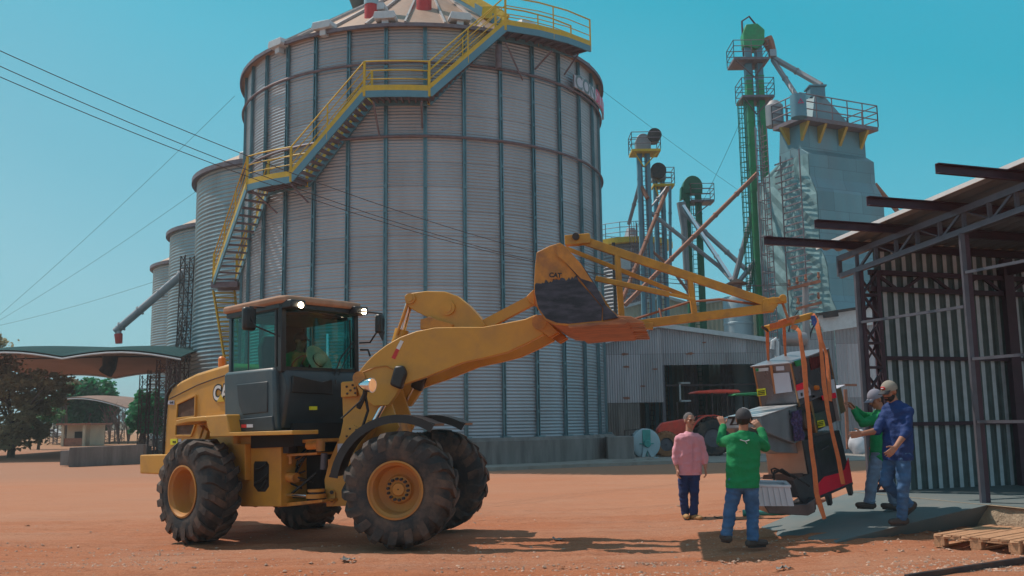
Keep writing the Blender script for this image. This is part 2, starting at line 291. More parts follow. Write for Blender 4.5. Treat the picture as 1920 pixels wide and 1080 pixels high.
# ================================================================ GROUND
def dirt_mat():
    m=bpy.data.materials.new('red_dirt'); m.use_nodes=True; t=m.node_tree; n=t.nodes; L=t.links; b=n['Principled BSDF']
    b.inputs['Roughness'].default_value=.95; b.inputs['Specular IOR Level'].default_value=.15
    g=n.new('ShaderNodeNewGeometry')
    def nz(sc,det=6,rough=.6,st=(1,1,1)):
        mp=n.new('ShaderNodeMapping'); mp.inputs['Scale'].default_value=st; L.new(g.outputs['Position'],mp.inputs[0])
        x=n.new('ShaderNodeTexNoise'); x.inputs['Scale'].default_value=sc; x.inputs['Detail'].default_value=det; x.inputs['Roughness'].default_value=rough; L.new(mp.outputs[0],x.inputs[0]); return x.outputs[0]
    def rng(s,a,b_,c=0,d=1):
        x=n.new('ShaderNodeMapRange'); x.inputs[1].default_value=a; x.inputs[2].default_value=b_; x.inputs[3].default_value=c; x.inputs[4].default_value=d; L.new(s,x.inputs[0]); return x.outputs[0]
    def mix(f,a,c,mode='MIX'):
        x=n.new('ShaderNodeMix'); x.data_type='RGBA'; x.blend_type=mode
        if isinstance(f,float): x.inputs[0].default_value=f
        else: L.new(f,x.inputs[0])
        for i,s in ((6,a),(7,c)):
            if isinstance(s,tuple): x.inputs[i].default_value=(*s,1)
            else: L.new(s,x.inputs[i])
        return x.outputs[2]
    c=mix(rng(nz(.35,5,.6,(.5,1.6,1)),.40,.62),(.49,.178,.085),(.50,.245,.15))
    c=mix(rng(nz(1.3,8,.7,(.6,2,1)),.50,.68,0,.65),c,(.40,.125,.055))
    c=mix(rng(nz(.8,8,.7,(.35,1.8,1)),.55,.72,0,.55),c,(.36,.24,.19))
    c=mix(rng(nz(9,8,.8),.55,.75,0,.55),c,(.30,.11,.055))
    c=mix(rng(nz(34,6,.8),.42,.62,0,.5),c,(.27,.085,.04)); c=mix(rng(nz(60,4,.8,(1,1,1)),.55,.72,0,.55),c,(.60,.36,.25))
    c=mix(rng(nz(2.2,6,.75,(.22,3.2,1)),.52,.66,0,.55),c,(.30,.105,.055))
    v=n.new('ShaderNodeTexVoronoi'); v.inputs['Scale'].default_value=26; L.new(g.outputs['Position'],v.inputs[0])
    pm=rng(v.outputs['Distance'],.10,.20,1,0); sel=rng(nz(3,4),.52,.60,0,.8)
    mu=n.new('ShaderNodeMath'); mu.operation='MULTIPLY'; L.new(pm,mu.inputs[0]); L.new(sel,mu.inputs[1])
    c=mix(mu.outputs[0],c,mix(v.outputs['Color'],(.16,.07,.05),(.50,.33,.25)))
    # tyre tracks: fine ribs across a soft band
    sp=n.new('ShaderNodeSeparateXYZ'); L.new(g.outputs['Position'],sp.inputs[0])
    # far greyish yard
    far=rng(sp.outputs['Y'],27,31,0,.7); c=mix(far,c,(.24,.165,.135))
    gr=rng(sp.outputs['Y'],60,90,0,.8); c=mix(gr,c,(.24,.16,.06))
    pal=rng(sp.outputs['Y'],12.5,18,0,.55); c=mix(pal,c,(.51,.25,.155))
    L.new(c,b.inputs['Base Color'])
    bp=n.new('ShaderNodeBump'); bp.inputs['Strength'].default_value=.8; bp.inputs['Distance'].default_value=.05
    ad=n.new('ShaderNodeMath'); ad.operation='ADD'; L.new(nz(7,10,.75,(.7,1.6,1)),ad.inputs[0]); L.new(mu.outputs[0],ad.inputs[1])
    L.new(ad.outputs[0],bp.inputs['Height']); L.new(bp.outputs[0],b.inputs['Normal'])
    return m
M['dirt']=dirt_mat()
def axis_samples(parts):
    r=[]; 
    for a,b,s in parts:
        k=max(1,int(round((b-a)/s))); r+=[a+(b-a)*i/k for i in range(k)]
    r.append(parts[-1][1]); return r
gx=axis_samples([(-2500,-300,300),(-300,-60,20),(-60,-12,2),(-12,12,.09),(12,60,2),(60,300,20),(300,2500,300)])
gy=axis_samples([(-60,4,8),(4,8,.5),(8,19,.08),(19,30,.25),(30,90,3),(90,300,20),(300,3500,250)])
g=MB(); nx=len(gx)
for y in gy:
    for x in gx:
        z=gz(x,y)
        if 8<=y<=19 and abs(x)<=12:
            z+=.012*noise.fractal(V((x*3,y*3,1)),1,2,4)
            z+=.006*max(0,noise.noise(V((x*14,y*14,7))))*2
            for (yc_,sl_,w_) in ((10.6,.05,.27),(12.9,-.09,.27),(15.4,.03,.3),(16.9,.10,.3),(11.5,.12,.2)):
                dd=abs(y-(yc_+sl_*x))
                if dd<w_*1.4:
                    k_=max(0,1-(dd/w_)**2)*(.5+.5*min(1,max(0,noise.noise(V((x*.4,yc_,2)))*2+.6)))
                    z+=-.022*k_+.016*k_*math.sin(x*30+dd*14)+ (.02 if w_<dd<w_*1.4 else 0)
        if y>22 and abs(x+3.86)<11 and 31<y<51: pass
        g.v.append(V((x,y,z)))
for j in range(len(gy)-1):
    for i in range(nx-1): a=j*nx+i; g.f.append((a,a+1,a+nx+1,a+nx))
tag(g.build('ground','dirt',smooth=180,base=V((0,0,0))),'orange red dirt yard with pale dusty tracks and gravel','ground',kind='structure')
# gravel
st=MB(); rnd=random.Random(3)
def stone(mb,x,y,r):
    z=gz(x,y)+.012*noise.fractal(V((x*3,y*3,1)),1,2,4); q=[V((rnd.uniform(-1,1),rnd.uniform(-1,1),rnd.uniform(-.6,.6))).normalized()*r*rnd.uniform(.6,1.2) for _ in range(2)]
    vs=[V((x+r*cos(a)*rnd.uniform(.7,1.2),y+r*sin(a)*rnd.uniform(.7,1.2),z+rnd.uniform(-.2,.2)*r)) for a in [k*pi/2.5+rnd.random() *.4 for k in range(5)]]
    top=V((x+rnd.uniform(-.3,.3)*r,y+rnd.uniform(-.3,.3)*r,z+r*rnd.uniform(.35,.8)))
    mb.add(vs+[top],[(k,(k+1)%5,5) for k in range(5)])
while len(st.f)<5*11000:
    y=9.3+8.5*rnd.random()**1.9; x=rnd.uniform(-.58,.58)*y
    d=noise.noise(V((x*.5,y*.8,5)))+.25*(12-y)/3
    if d<rnd.uniform(-.3,.5): continue
    stone(st,x,y,.006+.024*rnd.random()**3.5)
gravel=st.build('gravel',mat('gravel_stone',(.42,.27,.20),.9,var=.6,scale=14),smooth=None,base=V((0,0,0)))
tag(gravel,'small loose stones scattered over the red dirt','gravel',kind='stuff')
st2=MB()
for (px,py) in ((1045,1014),(1050,1018),(1037,1016),(1058,1012),(653,1053),(1049,1064),(1465,1071),(1475,1069),(1560,1033),(400,1070),(55,985),(268,1036),(1745,1050),(1860,1057),(1868,1060),(1820,1062)):
    p=G(px,py); 
    for k in range(3): stone(st2,p.x+rnd.uniform(-.07,.07),p.y+rnd.uniform(-.08,.08),rnd.uniform(.02,.045))
tag(st2.build('clods',M['dirt'],smooth=None,base=V((0,0,0))),'larger clods and crumpled scraps lying on the dirt','dirt clods',kind='stuff')
for i,(px,py,lab) in enumerate(((652,1053,'flattened grey scrap on the dirt below the front wheel'),(1470,1070,'crumpled pale scrap of paper lowest at the bottom edge'),(1048,1014,'tangled grey rag in the shadow right of the far front wheel'))):
    p=G(px,py); mb=MB(); vs=[];N=9
    for a in range(N):
        for b in range(5): vs.append(V((p.x-.08+.16*a/(N-1)+rnd.uniform(-.012,.012),p.y-.04+.08*b/4+rnd.uniform(-.012,.012),p.z+.015+abs(rnd.gauss(0,.018)))))
    mb.add(vs,[(a*5+b,(a+1)*5+b,(a+1)*5+b+1,a*5+b+1) for a in range(N-1) for b in range(4)])
    tag(mb.build('litter','concrete',smooth=None),lab,'litter')

# ================================================================ SILOS
def corrugated_cyl(mb,C,R,z0,z1,n,pitch,amp,uvs=None):
    k=int((z1-z0)/pitch*6); m=n
    for j in range(k+1):
        z=z0+(z1-z0)*j/k; r=R+amp*cos(2*pi*(z-z0)/pitch)
        for i in range(m): a=2*pi*i/m; mb.v.append(V((C[0]+r*cos(a),C[1]+r*sin(a),z)))
    for j in range(k):
        for i in range(m): i2=(i+1)%m; mb.f.append((j*m+i,j*m+i2,(j+1)*m+i2,(j+1)*m+i))
def silo_wall_mat(name,C,R,bay,a0,col,rough,metal,z0,rowh=.9,cvar=.12,fine=0):
    m=mat(name,col,rough,metal,var=.10,scale=.8,dirt=(.24,.19,.19),dirt_amt=.3,dscale=.5,stretch=(1,1,.25)); t=m.node_tree; n=t.nodes; L=t.links; b=n['Principled BSDF']
    src=b.inputs['Base Color'].links[0].from_socket
    g=n.new('ShaderNodeNewGeometry'); sp=n.new('ShaderNodeSeparateXYZ'); L.new(g.outputs['Position'],sp.inputs[0])
    def ma(op,a,c):
        x=n.new('ShaderNodeMath'); x.operation=op
        for i,s in ((0,a),(1,c)):
            if s is None: continue
            if isinstance(s,(int,float)): x.inputs[i].default_value=s
            else: L.new(s,x.inputs[i])
        return x.outputs[0]
    at=ma('ARCTAN2',ma('SUBTRACT',sp.outputs[1],C[1]),ma('SUBTRACT',sp.outputs[0],C[0]))
    u=ma('MULTIPLY',ma('ADD',at,a0),R); u=ma('ADD',u,100*2*bay)
    cb=n.new('ShaderNodeCombineXYZ'); L.new(u,cb.inputs[0]); L.new(ma('SUBTRACT',sp.outputs[2],z0),cb.inputs[1])
    br=n.new('ShaderNodeTexBrick'); br.inputs['Scale'].default_value=1; br.inputs['Brick Width'].default_value=2*bay; br.inputs['Row Height'].default_value=rowh
    br.inputs['Mortar Size'].default_value=.012; br.inputs['Color1'].default_value=(1-cvar,)*3+(1,); br.inputs['Color2'].default_value=(1+cvar,)*3+(1,); br.inputs['Mortar'].default_value=(.66,.58,.57,1)
    br.offset=.5; L.new(cb.outputs[0],br.inputs['Vector'])
    x=n.new('ShaderNodeMix'); x.data_type='RGBA'; x.blend_type='MULTIPLY'; x.inputs[0].default_value=1; L.new(src,x.inputs[6]); L.new(br.outputs[0],x.inputs[7]); last=x.outputs[2]
    L.new(last,b.inputs['Base Color'])
    return m
CM=(-3.80,40.8); RM=7.70; NB=34; BAY=2*pi*RM/NB
a_c=atan2(-40.8,3.86)        # angle from silo centre towards the camera
ZE=16.05; ZB=1.02
silo=thing('grain_silo',(CM[0],CM[1],0),'largest corrugated silo, with the yellow stair winding up its wall','silo')
M['silowall']=silo_wall_mat('silo_wall',CM,RM,BAY,-(a_c)+BAY/RM,(.38,.425,.48),.42,.42,ZB,cvar=.08)
mb=MB(); corrugated_cyl(mb,CM,RM,ZB,ZE,NB*6,.12,.017); mb.build('wall','silowall',silo,smooth=180)
mb=MB(); mb.lathe([(RM+.02,0),(RM+.42,0),(RM+.42,ZB-.12),(RM+.36,ZB-.1),(RM+.30,ZB),(RM-.1,ZB)],96,c=(CM[0],CM[1],0)); mb.build('concrete_base','oldconc',silo)
def cyl_pt(a,r,z,C=CM): return V((C[0]+r*cos(a),C[1]+r*sin(a),z))
for k in range(NB):
    a=a_c+2*pi*k/NB
    if abs(((a-a_c+pi)%(2*pi))-pi)>radians(104): continue
    mb=MB(); r0=RM+.01; da=.075/RM
    rad=V((cos(a),sin(a),0)); tan=V((-sin(a),cos(a),0))
    for s_ in (-1,1): mb.bar(cyl_pt(a,r0+.055,ZB-.0)+tan*s_*.05,cyl_pt(a,r0+.055,ZE)+tan*s_*.05,.028,.09,up=rad)
    mb.bar(cyl_pt(a,r0+.03,ZB),cyl_pt(a,r0+.03,ZE),.135,.03,up=rad)
    for z in [ZB+.9*i for i in range(1,17)]:
        mb.bar(cyl_pt(a,r0+.06,z-.06),cyl_pt(a,r0+.06,z+.06),.14,.05,up=rad)
    mb.bar(cyl_pt(a,r0+.12,ZB-.02),cyl_pt(a,r0+.12,ZB+.04),.3,.3,up=rad)
    mb.build('stiffener','rib',silo,smooth=None)
for (px,py) in ((870,258),(870,121)):
    z=cylp(px,py,CM,RM+.12).z
    mb=MB(); mb.lathe([(RM+.14+.055*cos(t*pi/3),z+.055*sin(t*pi/3)) for t in range(7)],136,c=(CM[0],CM[1],0)); mb.build('wind_ring','ring',silo)
# roof cone
ZA=21.3; RR=RM+.22
mb=MB(); mb.lathe([(RM,ZE-.05),(RR,ZE-.03),(RR,ZE+.03),(1.1,ZA-.4),(1.1,ZA),(.02,ZA+.1)],NB*2,c=(CM[0],CM[1],0)); roof=mb.build('roof','siloroof',silo,smooth=30)
mb=MB()
for k in range(NB):
    a=a_c+2*pi*(k+.5)/NB
    mb.bar(cyl_pt(a,RR+.03,ZE+.07),cyl_pt(a,1.15,ZA-.34),.07,.10)
mb.build('roof_ribs','roofrib',silo,smooth=None)
mb=MB(); mb.lathe([(RR,ZE-.09),(RR+.08,ZE-.09),(RR+.08,ZE+.045),(RR,ZE+.045)],136,c=(CM[0],CM[1],0)); mb.build('eave_trim','ring',silo)
def roofpt(px,py):
    d=ray(px,py); o=V((0,0,CZ)); t=30
    best=None
    for i in range(4000):
        p=o+d*t; r=sqrt((p.x-CM[0])**2+(p.y-CM[1])**2)
        if r<RR and p.z<=ZE+.03+(ZA-.43-ZE)*(RR-r)/(RR-1.1): return p
        t+=.01
    return None
for (px,py) in ((723,44),(862,46),(608,62),(524,95),(706,28),(985,60)):
    p=roofpt(px,py)
    if p is None: continue
    a=atan2(p.y-CM[1],p.x-CM[0]); mb=MB(); R3=Matrix.Translation(p)@Matrix.Rotation(a,4,'Z')
    mb.box((0,0,.02),(.25,.25,.3)); mb.prism([(-.36,.10),(.36,.10),(.42,.18),(.36,.38),(-.36,.38),(-.42,.18)],-.25,.25,lambda u,v,w:V((w,u,v))); mb.xf(R3); mb.build('roof_vent','meshnet',silo,bevel=.01)
# roof spouts (red) + conveyor on top
top=thing('roof_conveyor',cyl_pt(a_c,1.5,ZA),'yellow edged catwalk conveyor crossing the top of the large silo','conveyor')
def rp(px,py,Y): return P(px,py,Y)
q_=roofpt(795,16); mb=MB(); mb.tube([q_-V((0,0,.3)),q_+V((0,0,2.2))],.30,20); mb.build('red_spout','red',top)
q_=roofpt(696,31) or rp(690,30,39); mb=MB(); mb.tube([q_-V((0,0,.3)),q_+V((0,0,.45))],.26,18); mb.build('red_spout','red',top)
mb=MB(); mb.tube([q_+V((0,0,.44)),q_+V((0,0,1.8))],.28,18); mb.tube([rp(655,45,41),rp(655,30,41)],.18,14); mb.tube([rp(665,50,40.5),rp(700,-30,40.8)],.05,6); mb.build('spout_pipe','duct',top)
mb=MB(); mb.bar(rp(845,-22,36.5),rp(950,38,34.5),.10,.42); mb.build('yellow_edge_beam','stair',top)
mb=MB(); mb.bar(rp(838,-16,36.7),rp(938,42,34.7),.12,.32); mb.build('blue_channel','galvblue',top)
mb=MB(); mb.prism([(905,12),(930,12),(945,20),(945,34),(912,34),(903,26)],0,.8,lambda u,v,w:P(u,v,34.9)+V((0,w,0))); mb.build('drive_cover','stair',top)
mb=MB(); mb.box(rp(770,-4,40),(5.2,2,.9)); mb.build('conveyor_trunk','sheetd',top)
# sign band
sg=thing('sign',cylp(1100,165,CM,RM+.25),'curved white letter sign near the right edge of the big silo','sign')
zt=cylp(1077,140,CM,RM+.28).z; a1=atan2(*(lambda p:(p.y-CM[1],p.x-CM[0]))(cylp(1077,150,CM,RM+.28)))
z0s=cylp(1077,162,CM,RM+.28).z; LS=4.6; a2=a1+LS/(RM+.28)
mb=MB(); mb.lathe([(RM+.2,z0s),(RM+.28,z0s),(RM+.28,zt),(RM+.2,zt),(RM+.2,z0s)],24,c=(CM[0],CM[1],0),a0=a1,a1=a2); mb.build('board','paper',sg,smooth=None)
def bendf(off):
    def f(q):
        a=a1+(off+q.x)/(RM+.285); return cyl_pt(a,RM+.287+q.z,(z0s+zt)/2+q.y)
    return f
text('CON',.82,None,'sheetd',sg,ext=.003,bend=bendf(1.02),squash=1.02,bold=.012)
text('SILOS',.82,None,mat('sign_pink',(.72,.06,.16),.5),sg,ext=.003,bend=bendf(3.05),squash=1.0,bold=.012)

# ---- stair winding round the silo
stair=thing('silo_staircase',cylp(745,180,CM,RM+1.0),'yellow railed galvanised stair and landings climbing round the silo wall','staircase')
RO=RM+1.12; RI=RM+.22
def so_(px,py,r=RO): return cylp(px,py,CM,r)
def ang(p): return atan2(p.y-CM[1],p.x-CM[0])
nodes=dict(T0=(1107,86),T1=(948,46),A0=(805,170),A1=(683,170),B0=(545,330),B1=(463,346),C0=(396,524))
N={k:so_(*v) for k,v in nodes.items()}
N['D0']=None
def arc(a,b,n):
    A,Bz=ang(a),ang(b); return [ (A+(Bz-A)*i/n, a.z+(b.z-a.z)*i/n) for i in range(n+1)]
def flight(a,b,name,steps,kind):
    pts=arc(a,b,1 if kind=='stair' else 3)
    def seg(i,r,dz): return cyl_pt(pts[i][0],r,pts[i][1]+dz)
    for r,tg in ((RO,'outer'),(RI,'inner')):
        my=MB(); mb_=MB()
        for i in range(len(pts)-1):
            my.bar(seg(i,r,.09),seg(i+1,r,.09),.05,.20); mb_.bar(seg(i,r-.005,-.13),seg(i+1,r-.005,-.13),.06,.24)
        if tg=='outer' or kind=='stair': my.build('toe_board' if kind!='stair' else 'stringer_edge','stair',stair,smooth=None)
        mb_.build('stringer','galvblue',stair,smooth=None)
    mb_=MB()
    if kind=='stair':
        for i in range(steps):
            t=(i+.5)/steps; p=seg(0,RO,0).lerp(seg(1,RO,0),t); q=seg(0,RI,0).lerp(seg(1,RI,0),t)
            run=(seg(1,RO,0)-seg(0,RO,0)); run.z=0; run.normalize()
            vs=[]
            for e in (p,q):
                for s_ in (-.12,.12):
                    for dz in (-.14,-.10): vs.append(e+run*s_+V((0,0,dz)))
            mb_.add(vs,[(0,1,3,2),(4,6,7,5),(0,4,5,1),(2,3,7,6),(0,2,6,4),(1,5,7,3)])
        mb_.build('steps','ring',stair,smooth=None)
    else:
        for i in range(len(pts)-1):
            p,q,r_,s_=seg(i,RO-.02,-.02),seg(i+1,RO-.02,-.02),seg(i+1,RI,-.02),seg(i,RI,-.02)
            dz=V((0,0,-.05)); mb_.add([p,q,r_,s_,p+dz,q+dz,r_+dz,s_+dz],[(0,1,2,3),(7,6,5,4),(0,4,5,1),(1,5,6,2),(2,6,7,3),(3,7,4,0)])
            for k in range(3):
                t=k/3; mb_.bar(p.lerp(q,t)+dz*2,s_.lerp(r_,t)+dz*2,.06,.12)
        mb_.build('landing_floor','ring',stair,smooth=None)
    # rails
    for r in (RO,RI):
        mr=MB(); n=max(1,int((seg(0,r,0)-seg(len(pts)-1,r,0)).length/1.6))
        for i in range(len(pts)-1):
            for h,th in ((1.08,.042),(.74,.026),(.42,.026)): mr.tube([seg(i,r,h),seg(i+1,r,h)],th/2*1.35,6)
        for k in range(n+1):
            t=k/n*(len(pts)-1); i=min(int(t),len(pts)-2); p=seg(i,r,0).lerp(seg(i+1,r,0),t-i)
            wd=(.085 if kind=='stair' else .06) if k in(0,n) else .05
            mr.bar(p+V((0,0,-.22)),p+V((0,0,1.08)),wd,wd)
        mr.build('handrail','stair',stair,smooth=None)
flight(N['T0'],N['T1'],'t',0,'deck'); flight(N['T1'],N['A0'],'f1',16,'stair'); flight(N['A0'],N['A1'],'a',0,'deck')
flight(N['A1'],N['B0'],'f2',15,'stair'); flight(N['B0'],N['B1'],'b',0,'deck'); flight(N['B1'],N['C0'],'f3',13,'stair')
# last flight returns steeply behind the first ones
c0=cyl_pt(ang(N['C0']),RO,N['C0'].z); c1=cyl_pt(ang(N['C0']),RI,N['C0'].z)
cdir=(N['C0']-N['B1']); 
C1a=P(396,530,c0.y); C1b=P(446,528,c0.y)
mb=MB(); d3=V((.0,.9,0))
mb.bar(C1a+V((0,0,-.1)),C1b+V((0,0,-.1)),.1,.24); mb.bar(C1a+d3+V((0,0,-.1)),C1b+d3+V((0,0,-.1)),.1,.24)
mb.add([C1a,C1b,C1b+d3,C1a+d3,C1a+V((0,0,-.05)),C1b+V((0,0,-.05)),C1b+d3+V((0,0,-.05)),C1a+d3+V((0,0,-.05))],[(0,1,2,3),(7,6,5,4),(0,4,5,1),(1,5,6,2),(2,6,7,3),(3,7,4,0)])
mb.build('landing_floor','ring',stair,smooth=None)
e1=P(424,690,c0.y-.1); e2=P(452,690,c0.y+.6)
s1=P(400,545,c0.y-.1); s2=P(440,545,c0.y+.7)
mb=MB(); mb.bar(s1,e1,.05,.2); mb.bar(s2,e2,.05,.2)
mb.build('stringer','stair',stair,smooth=None)
mb=MB()
for i in range(16):
    t=(i+.5)/16; mb.bar(s1.lerp(e1,t),s2.lerp(e2,t),.2,.05)
mb.build('steps','stair',stair,smooth=None)
for a,b in (((948,80),(980,150)),((1035,95),(1003,130)),((1085,100),(1058,140)),((700,190),(712,258)),((790,190),(792,240)),((470,355),(520,400)),((545,345),(578,380))):
    p=cylp(*a,CM,RO-.05); q=cylp(*b,CM,RM+.1); mb=MB(); mb.tube([p,q],.035,6); mb.build('bracket','ring',stair,smooth=None)
mb=MB(); mb.tube([cylp(935,85,CM,RM+.4),cylp(935,128,CM,RM+.35)],.13,10)
mb.build('lamp_post','ring',stair,smooth=None)

# ---- three smaller silos
CS=[((-10.9,51.8),6.4,14.6,'tall corrugated silo right behind the large one, partly hidden by the stair'),((-17.8,66.8),6.38,14.7,'middle corrugated silo of the three receding at left'),((-24.2,80.6),6.38,14.7,'farthest and leftmost corrugated silo in the row')]
for C,R,ze,lab in CS:
    t=thing('grain_silo',(C[0],C[1],0),lab,'silo','smaller silos in a row behind')
    wm=silo_wall_mat('small_silo_wall',C,R,1.45,0,(.30,.38,.42),.42,.55,0,rowh=.9,cvar=.1)
    mb=MB(); corrugated_cyl(mb,C,R,0,ze,96,.21,.03); mb.build('wall',wm,t,smooth=180)
    mb=MB(); mb.lathe([(R,ze-.05),(R+.2,ze),(R+.2,ze+.1),(.9,ze+3.4),(.02,ze+3.6)],48,c=(C[0],C[1],0)); mb.build('roof','siloroof',t,smooth=30)
    mb=MB(); mb.lathe([(R+.1,ze-.12),(R+.3,ze-.12),(R+.3,ze+.12),(R+.1,ze+.12),(R+.1,ze-.12)],64,c=(C[0],C[1],0)); mb.build('eave_trim','ring',t)
    mb=MB(); mb.lathe([(R,0),(R+.35,0),(R+.35,.6),(R,.6)],48,c=(C[0],C[1],0)); mb.build('concrete_base','oldconc',t)
    a=atan2(-C[1],-C[0]); 
    for da in (.55,-.15,-.6): 
        p=V((C[0]+(R-.5)*cos(a+da),C[1]+(R-.5)*sin(a+da),ze+.45)); mb=MB(); mb.box(p,(.7,.9,.4),rz=a+da); mb.build('roof_vent','meshnet',t,bevel=.05)

# ---- concrete apron and kerb in front of the silos
mb=MB(); mb.lathe([(RM+.4,.10),(RM+2.0,.10),(RM+2.05,-.1)],96,c=(CM[0],CM[1],0)); tag(mb.build('pavement','concrete'),'grey concrete apron round the silo foot','pavement',kind='structure')
mb=MB(); mb.bx(4.5,30,34.5,46,-.2,.035); tag(mb.build('yard_pavement','concrete',base=V((17,40,0))),'worn concrete yard before the warehouse','pavement',kind='structure')

# ================================================================ SPOUT + LATTICE TOWER + CANOPIES (left)
sp_=thing('conveyor_spout',P(222,640,60),'long inclined grain spout with a red sleeve coming down from the silos','spout')
mb=MB(); mb.tube([P(372,488,62),P(216,622,62)],[.28,.24],14)
for t in (.2,.45,.7,.92):
    p=P(372,488,62).lerp(P(216,622,62),t); q=P(372,488,62).lerp(P(216,622,62),t+.012); mb.tube([p,q],.34,14)
mb.build('pipe','galvd',sp_)
mb=MB(); mb.tube([P(222,612,62),P(222,628,62)],.20,12); mb.build('elbow','galv',sp_)
mb=MB(); mb.tube([P(222,626,62),P(223,644,62)],[.27,.22],12); mb.build('sleeve','red',sp_)
tw=thing('lattice_tower',P(345,860,50),'dark lattice tower between the two nearest small silos','lattice tower')
mb=MB(); lattice(mb,P(333,860,49),P(352,480,49),.5,16,.03); lattice(mb,P(318,760,52),P(345,600,50),.3,8,.025); mb.build('lattice','darkmetal',tw,smooth=None)
M['rustdark']=mat('brown_lattice_paint',(.10,.06,.06),.7,var=.3)
def canopy(name,x0p,x1p,Yn,Yf,ztop,zn,bulge,label,pxs,col='fabric',scal=True):
    t=thing(name,P((x0p+x1p)/2,800,(Yn+Yf)/2)*1,label,'canopy'); 
    XN0=P(x0p,700,Yn).x; XN1=P(x1p,700,Yn).x
    nu,nv=48,14
    def S_(u,v,dz=0):
        x=XN0+(XN1-XN0)*u; y=Yn+(Yf-Yn)*v
        wv=abs(math.sin(pi*(u*3.0+.0))) if scal else .5
        z=zn+bulge*sin(pi*min(1,max(0,u*.9+.08)))*1.0+ (ztop-zn)*sin(pi*v)**.7 - (.0 if not scal else .32*(1-wv)*(1-sin(pi*v)))
        return V((x,y,z+dz))
    mb=MB()
    for dz in (0,-.06):
        for j in range(nv+1):
            for i in range(nu+1): mb.v.append(S_(i/nu,j/nv,dz))
    o=(nv+1)*(nu+1)
    for j in range(nv):
        for i in range(nu):
            a=j*(nu+1)+i; mb.f.append((a,a+1,a+nu+2,a+nu+1)); mb.f.append((o+a+nu+1,o+a+nu+2,o+a+1,o+a))
    mb.build('membrane',col,t,smooth=180)
    mb=MB()
    for dz in (.02,):
        for j in range(nv+1):
            for i in range(nu+1): mb.v.append(S_(i/nu,j/nv,dz))
    for j in range(nv):
        for i in range(nu): a=j*(nu+1)+i; mb.f.append((a,a+1,a+nu+2,a+nu+1))
    mb.build('top_skin','fabrict' if scal else 'fabric',t,smooth=180)
    for v in (0,1,.33,.66):
        e=MB(); e.tube([S_(i/24,v,-.1) for i in range(25)],.05,6); e.build('edge_pipe','meshnet' if v in(0,1) else 'darkmetal',t)
    for (px,Y,w_) in pxs:
        zt_=5.0 if ztop>5 else 3.6; b=P(px,800,Y); b.z=0; c_=b.copy(); c_.z=zt_
        e=MB(); lattice(e,b,c_,w_,11,.028,u=(1,0,0)); e.build('lattice_column','rustdark',t,smooth=None)
    return t
canopy('membrane_canopy',-330,338,46,66,5.95,5.2,.15,'long curved membrane canopy on lattice columns over the weighbridge',[(302,49,.5),(322,47,.5),(284,58,.5),(268,64,.5)])
canopy('membrane_canopy',58,240,88,104,3.55,3.2,1.1,'smaller arched canopy farther back behind the weighbridge',[(98,96,.8),(112,90,.8),(210,93,.9),(225,99,.7)],scal=False)
pm=thing('hanging_spout',P(203,700,56),'dark discharge spout hanging under the near canopy','spout')
mb=MB(); mb.tube([P(207,668,56),P(205,688,56),P(197,700,56)],[.45,.4,.42],10); mb.build('chute','darkmetal',pm)
# weighbridge walls
mb=MB(); A=G(128,876); B=G(268,870); A.z=B.z=0
dv=V((0,.35,0)); mb.prism([(0,0),(1,0),(1,.82),(0,.78)],0,1,lambda u,v,w:A.lerp(B,u)+dv*w+V((0,0,v))); tag(mb.build('concrete_wall','oldconc',bevel=.02),'low grey concrete wall of the weighbridge at left','wall')
mb=MB(); A2=G(128,874); A2.z=0; mb.prism([(0,0),(1,0),(1,.55),(0,.6)],0,1,lambda u,v,w:A2+V((-.35*w,0,0))+V((0,9*u,v+.04))); tag(mb.build('concrete_wall','oldconc'),'side wall of the weighbridge running away behind its left end','wall')
# guardhouse
gh=thing('guardhouse',G(138,836),'small cream guardhouse with flat pinkish roof far left under the arch','guardhouse')
Yg=80; a=P(118,836,Yg); b=P(162,836,Yg); zt_=P(140,797,Yg).z; zb=P(140,834,Yg).z
mb=MB(); 
mb.bx(a.x,b.x,Yg+.6,Yg+3.5,zb-.2,zt_); mb.build('wall','cream',gh)
mb=MB(); mb.bx(a.x-.4,b.x+.5,Yg-.6,Yg+3.8,zt_,zt_+.15); mb.build('roof','rustpipe',gh)
mb=MB(); mb.bx(a.x+.7,b.x-.4,Yg+.5,Yg+.57,zb-.1,zt_-.55); mb.build('window','dark',gh)
for x in (a.x+.1,b.x-.1):
    mb=MB(); mb.bx(x-.1,x+.1,Yg-.4,Yg-.2,zb-.2,zt_); mb.build('post','cream',gh)
mb=MB(); mb.bx(a.x+.1,b.x-.1,Yg-.3,Yg-.15,zb-.2,zb+.55); mb.build('parapet','rustpipe',gh)
# far car
cA=G(93,834); fc=thing('parked_car',cA,'white car far away left of the guardhouse','car')
base=P(93,834,140); base.z=.1; sc_=.95; mb=MB(); fc.location=base; fc.matrix_world=Matrix.Translation(base)
prof=[(-2.1,.35),(-2.05,.85),(-1.3,.95),(-.7,1.4),(.7,1.42),(1.3,1.0),(2.0,.85),(2.1,.4)]
mb.prism([(u*sc_,v*sc_) for u,v in prof],-.8*sc_,.8*sc_,lambda u,v,w:base+V((u,w,v-.1))); mb.build('body','white',fc,bevel=.05)
mb=MB(); mb.prism([(u*sc_,v*sc_) for u,v in [(-1.15,1.0),(-.65,1.33),(.65,1.35),(1.15,1.02)]],-.82*sc_,.82*sc_,lambda u,v,w:base+V((u,w,v-.1))); mb.build('windows','dark',fc)
for u in (-1.3,1.3):
    mb=MB(); mb.lathe([(.02,-.85*sc_),(.3*sc_,-.85*sc_),(.3*sc_,-.6*sc_),(.02,-.6*sc_)],14,axis='Y',c=base+V((u*sc_,0,.25*sc_))); mb.build('wheel','rubber',fc)

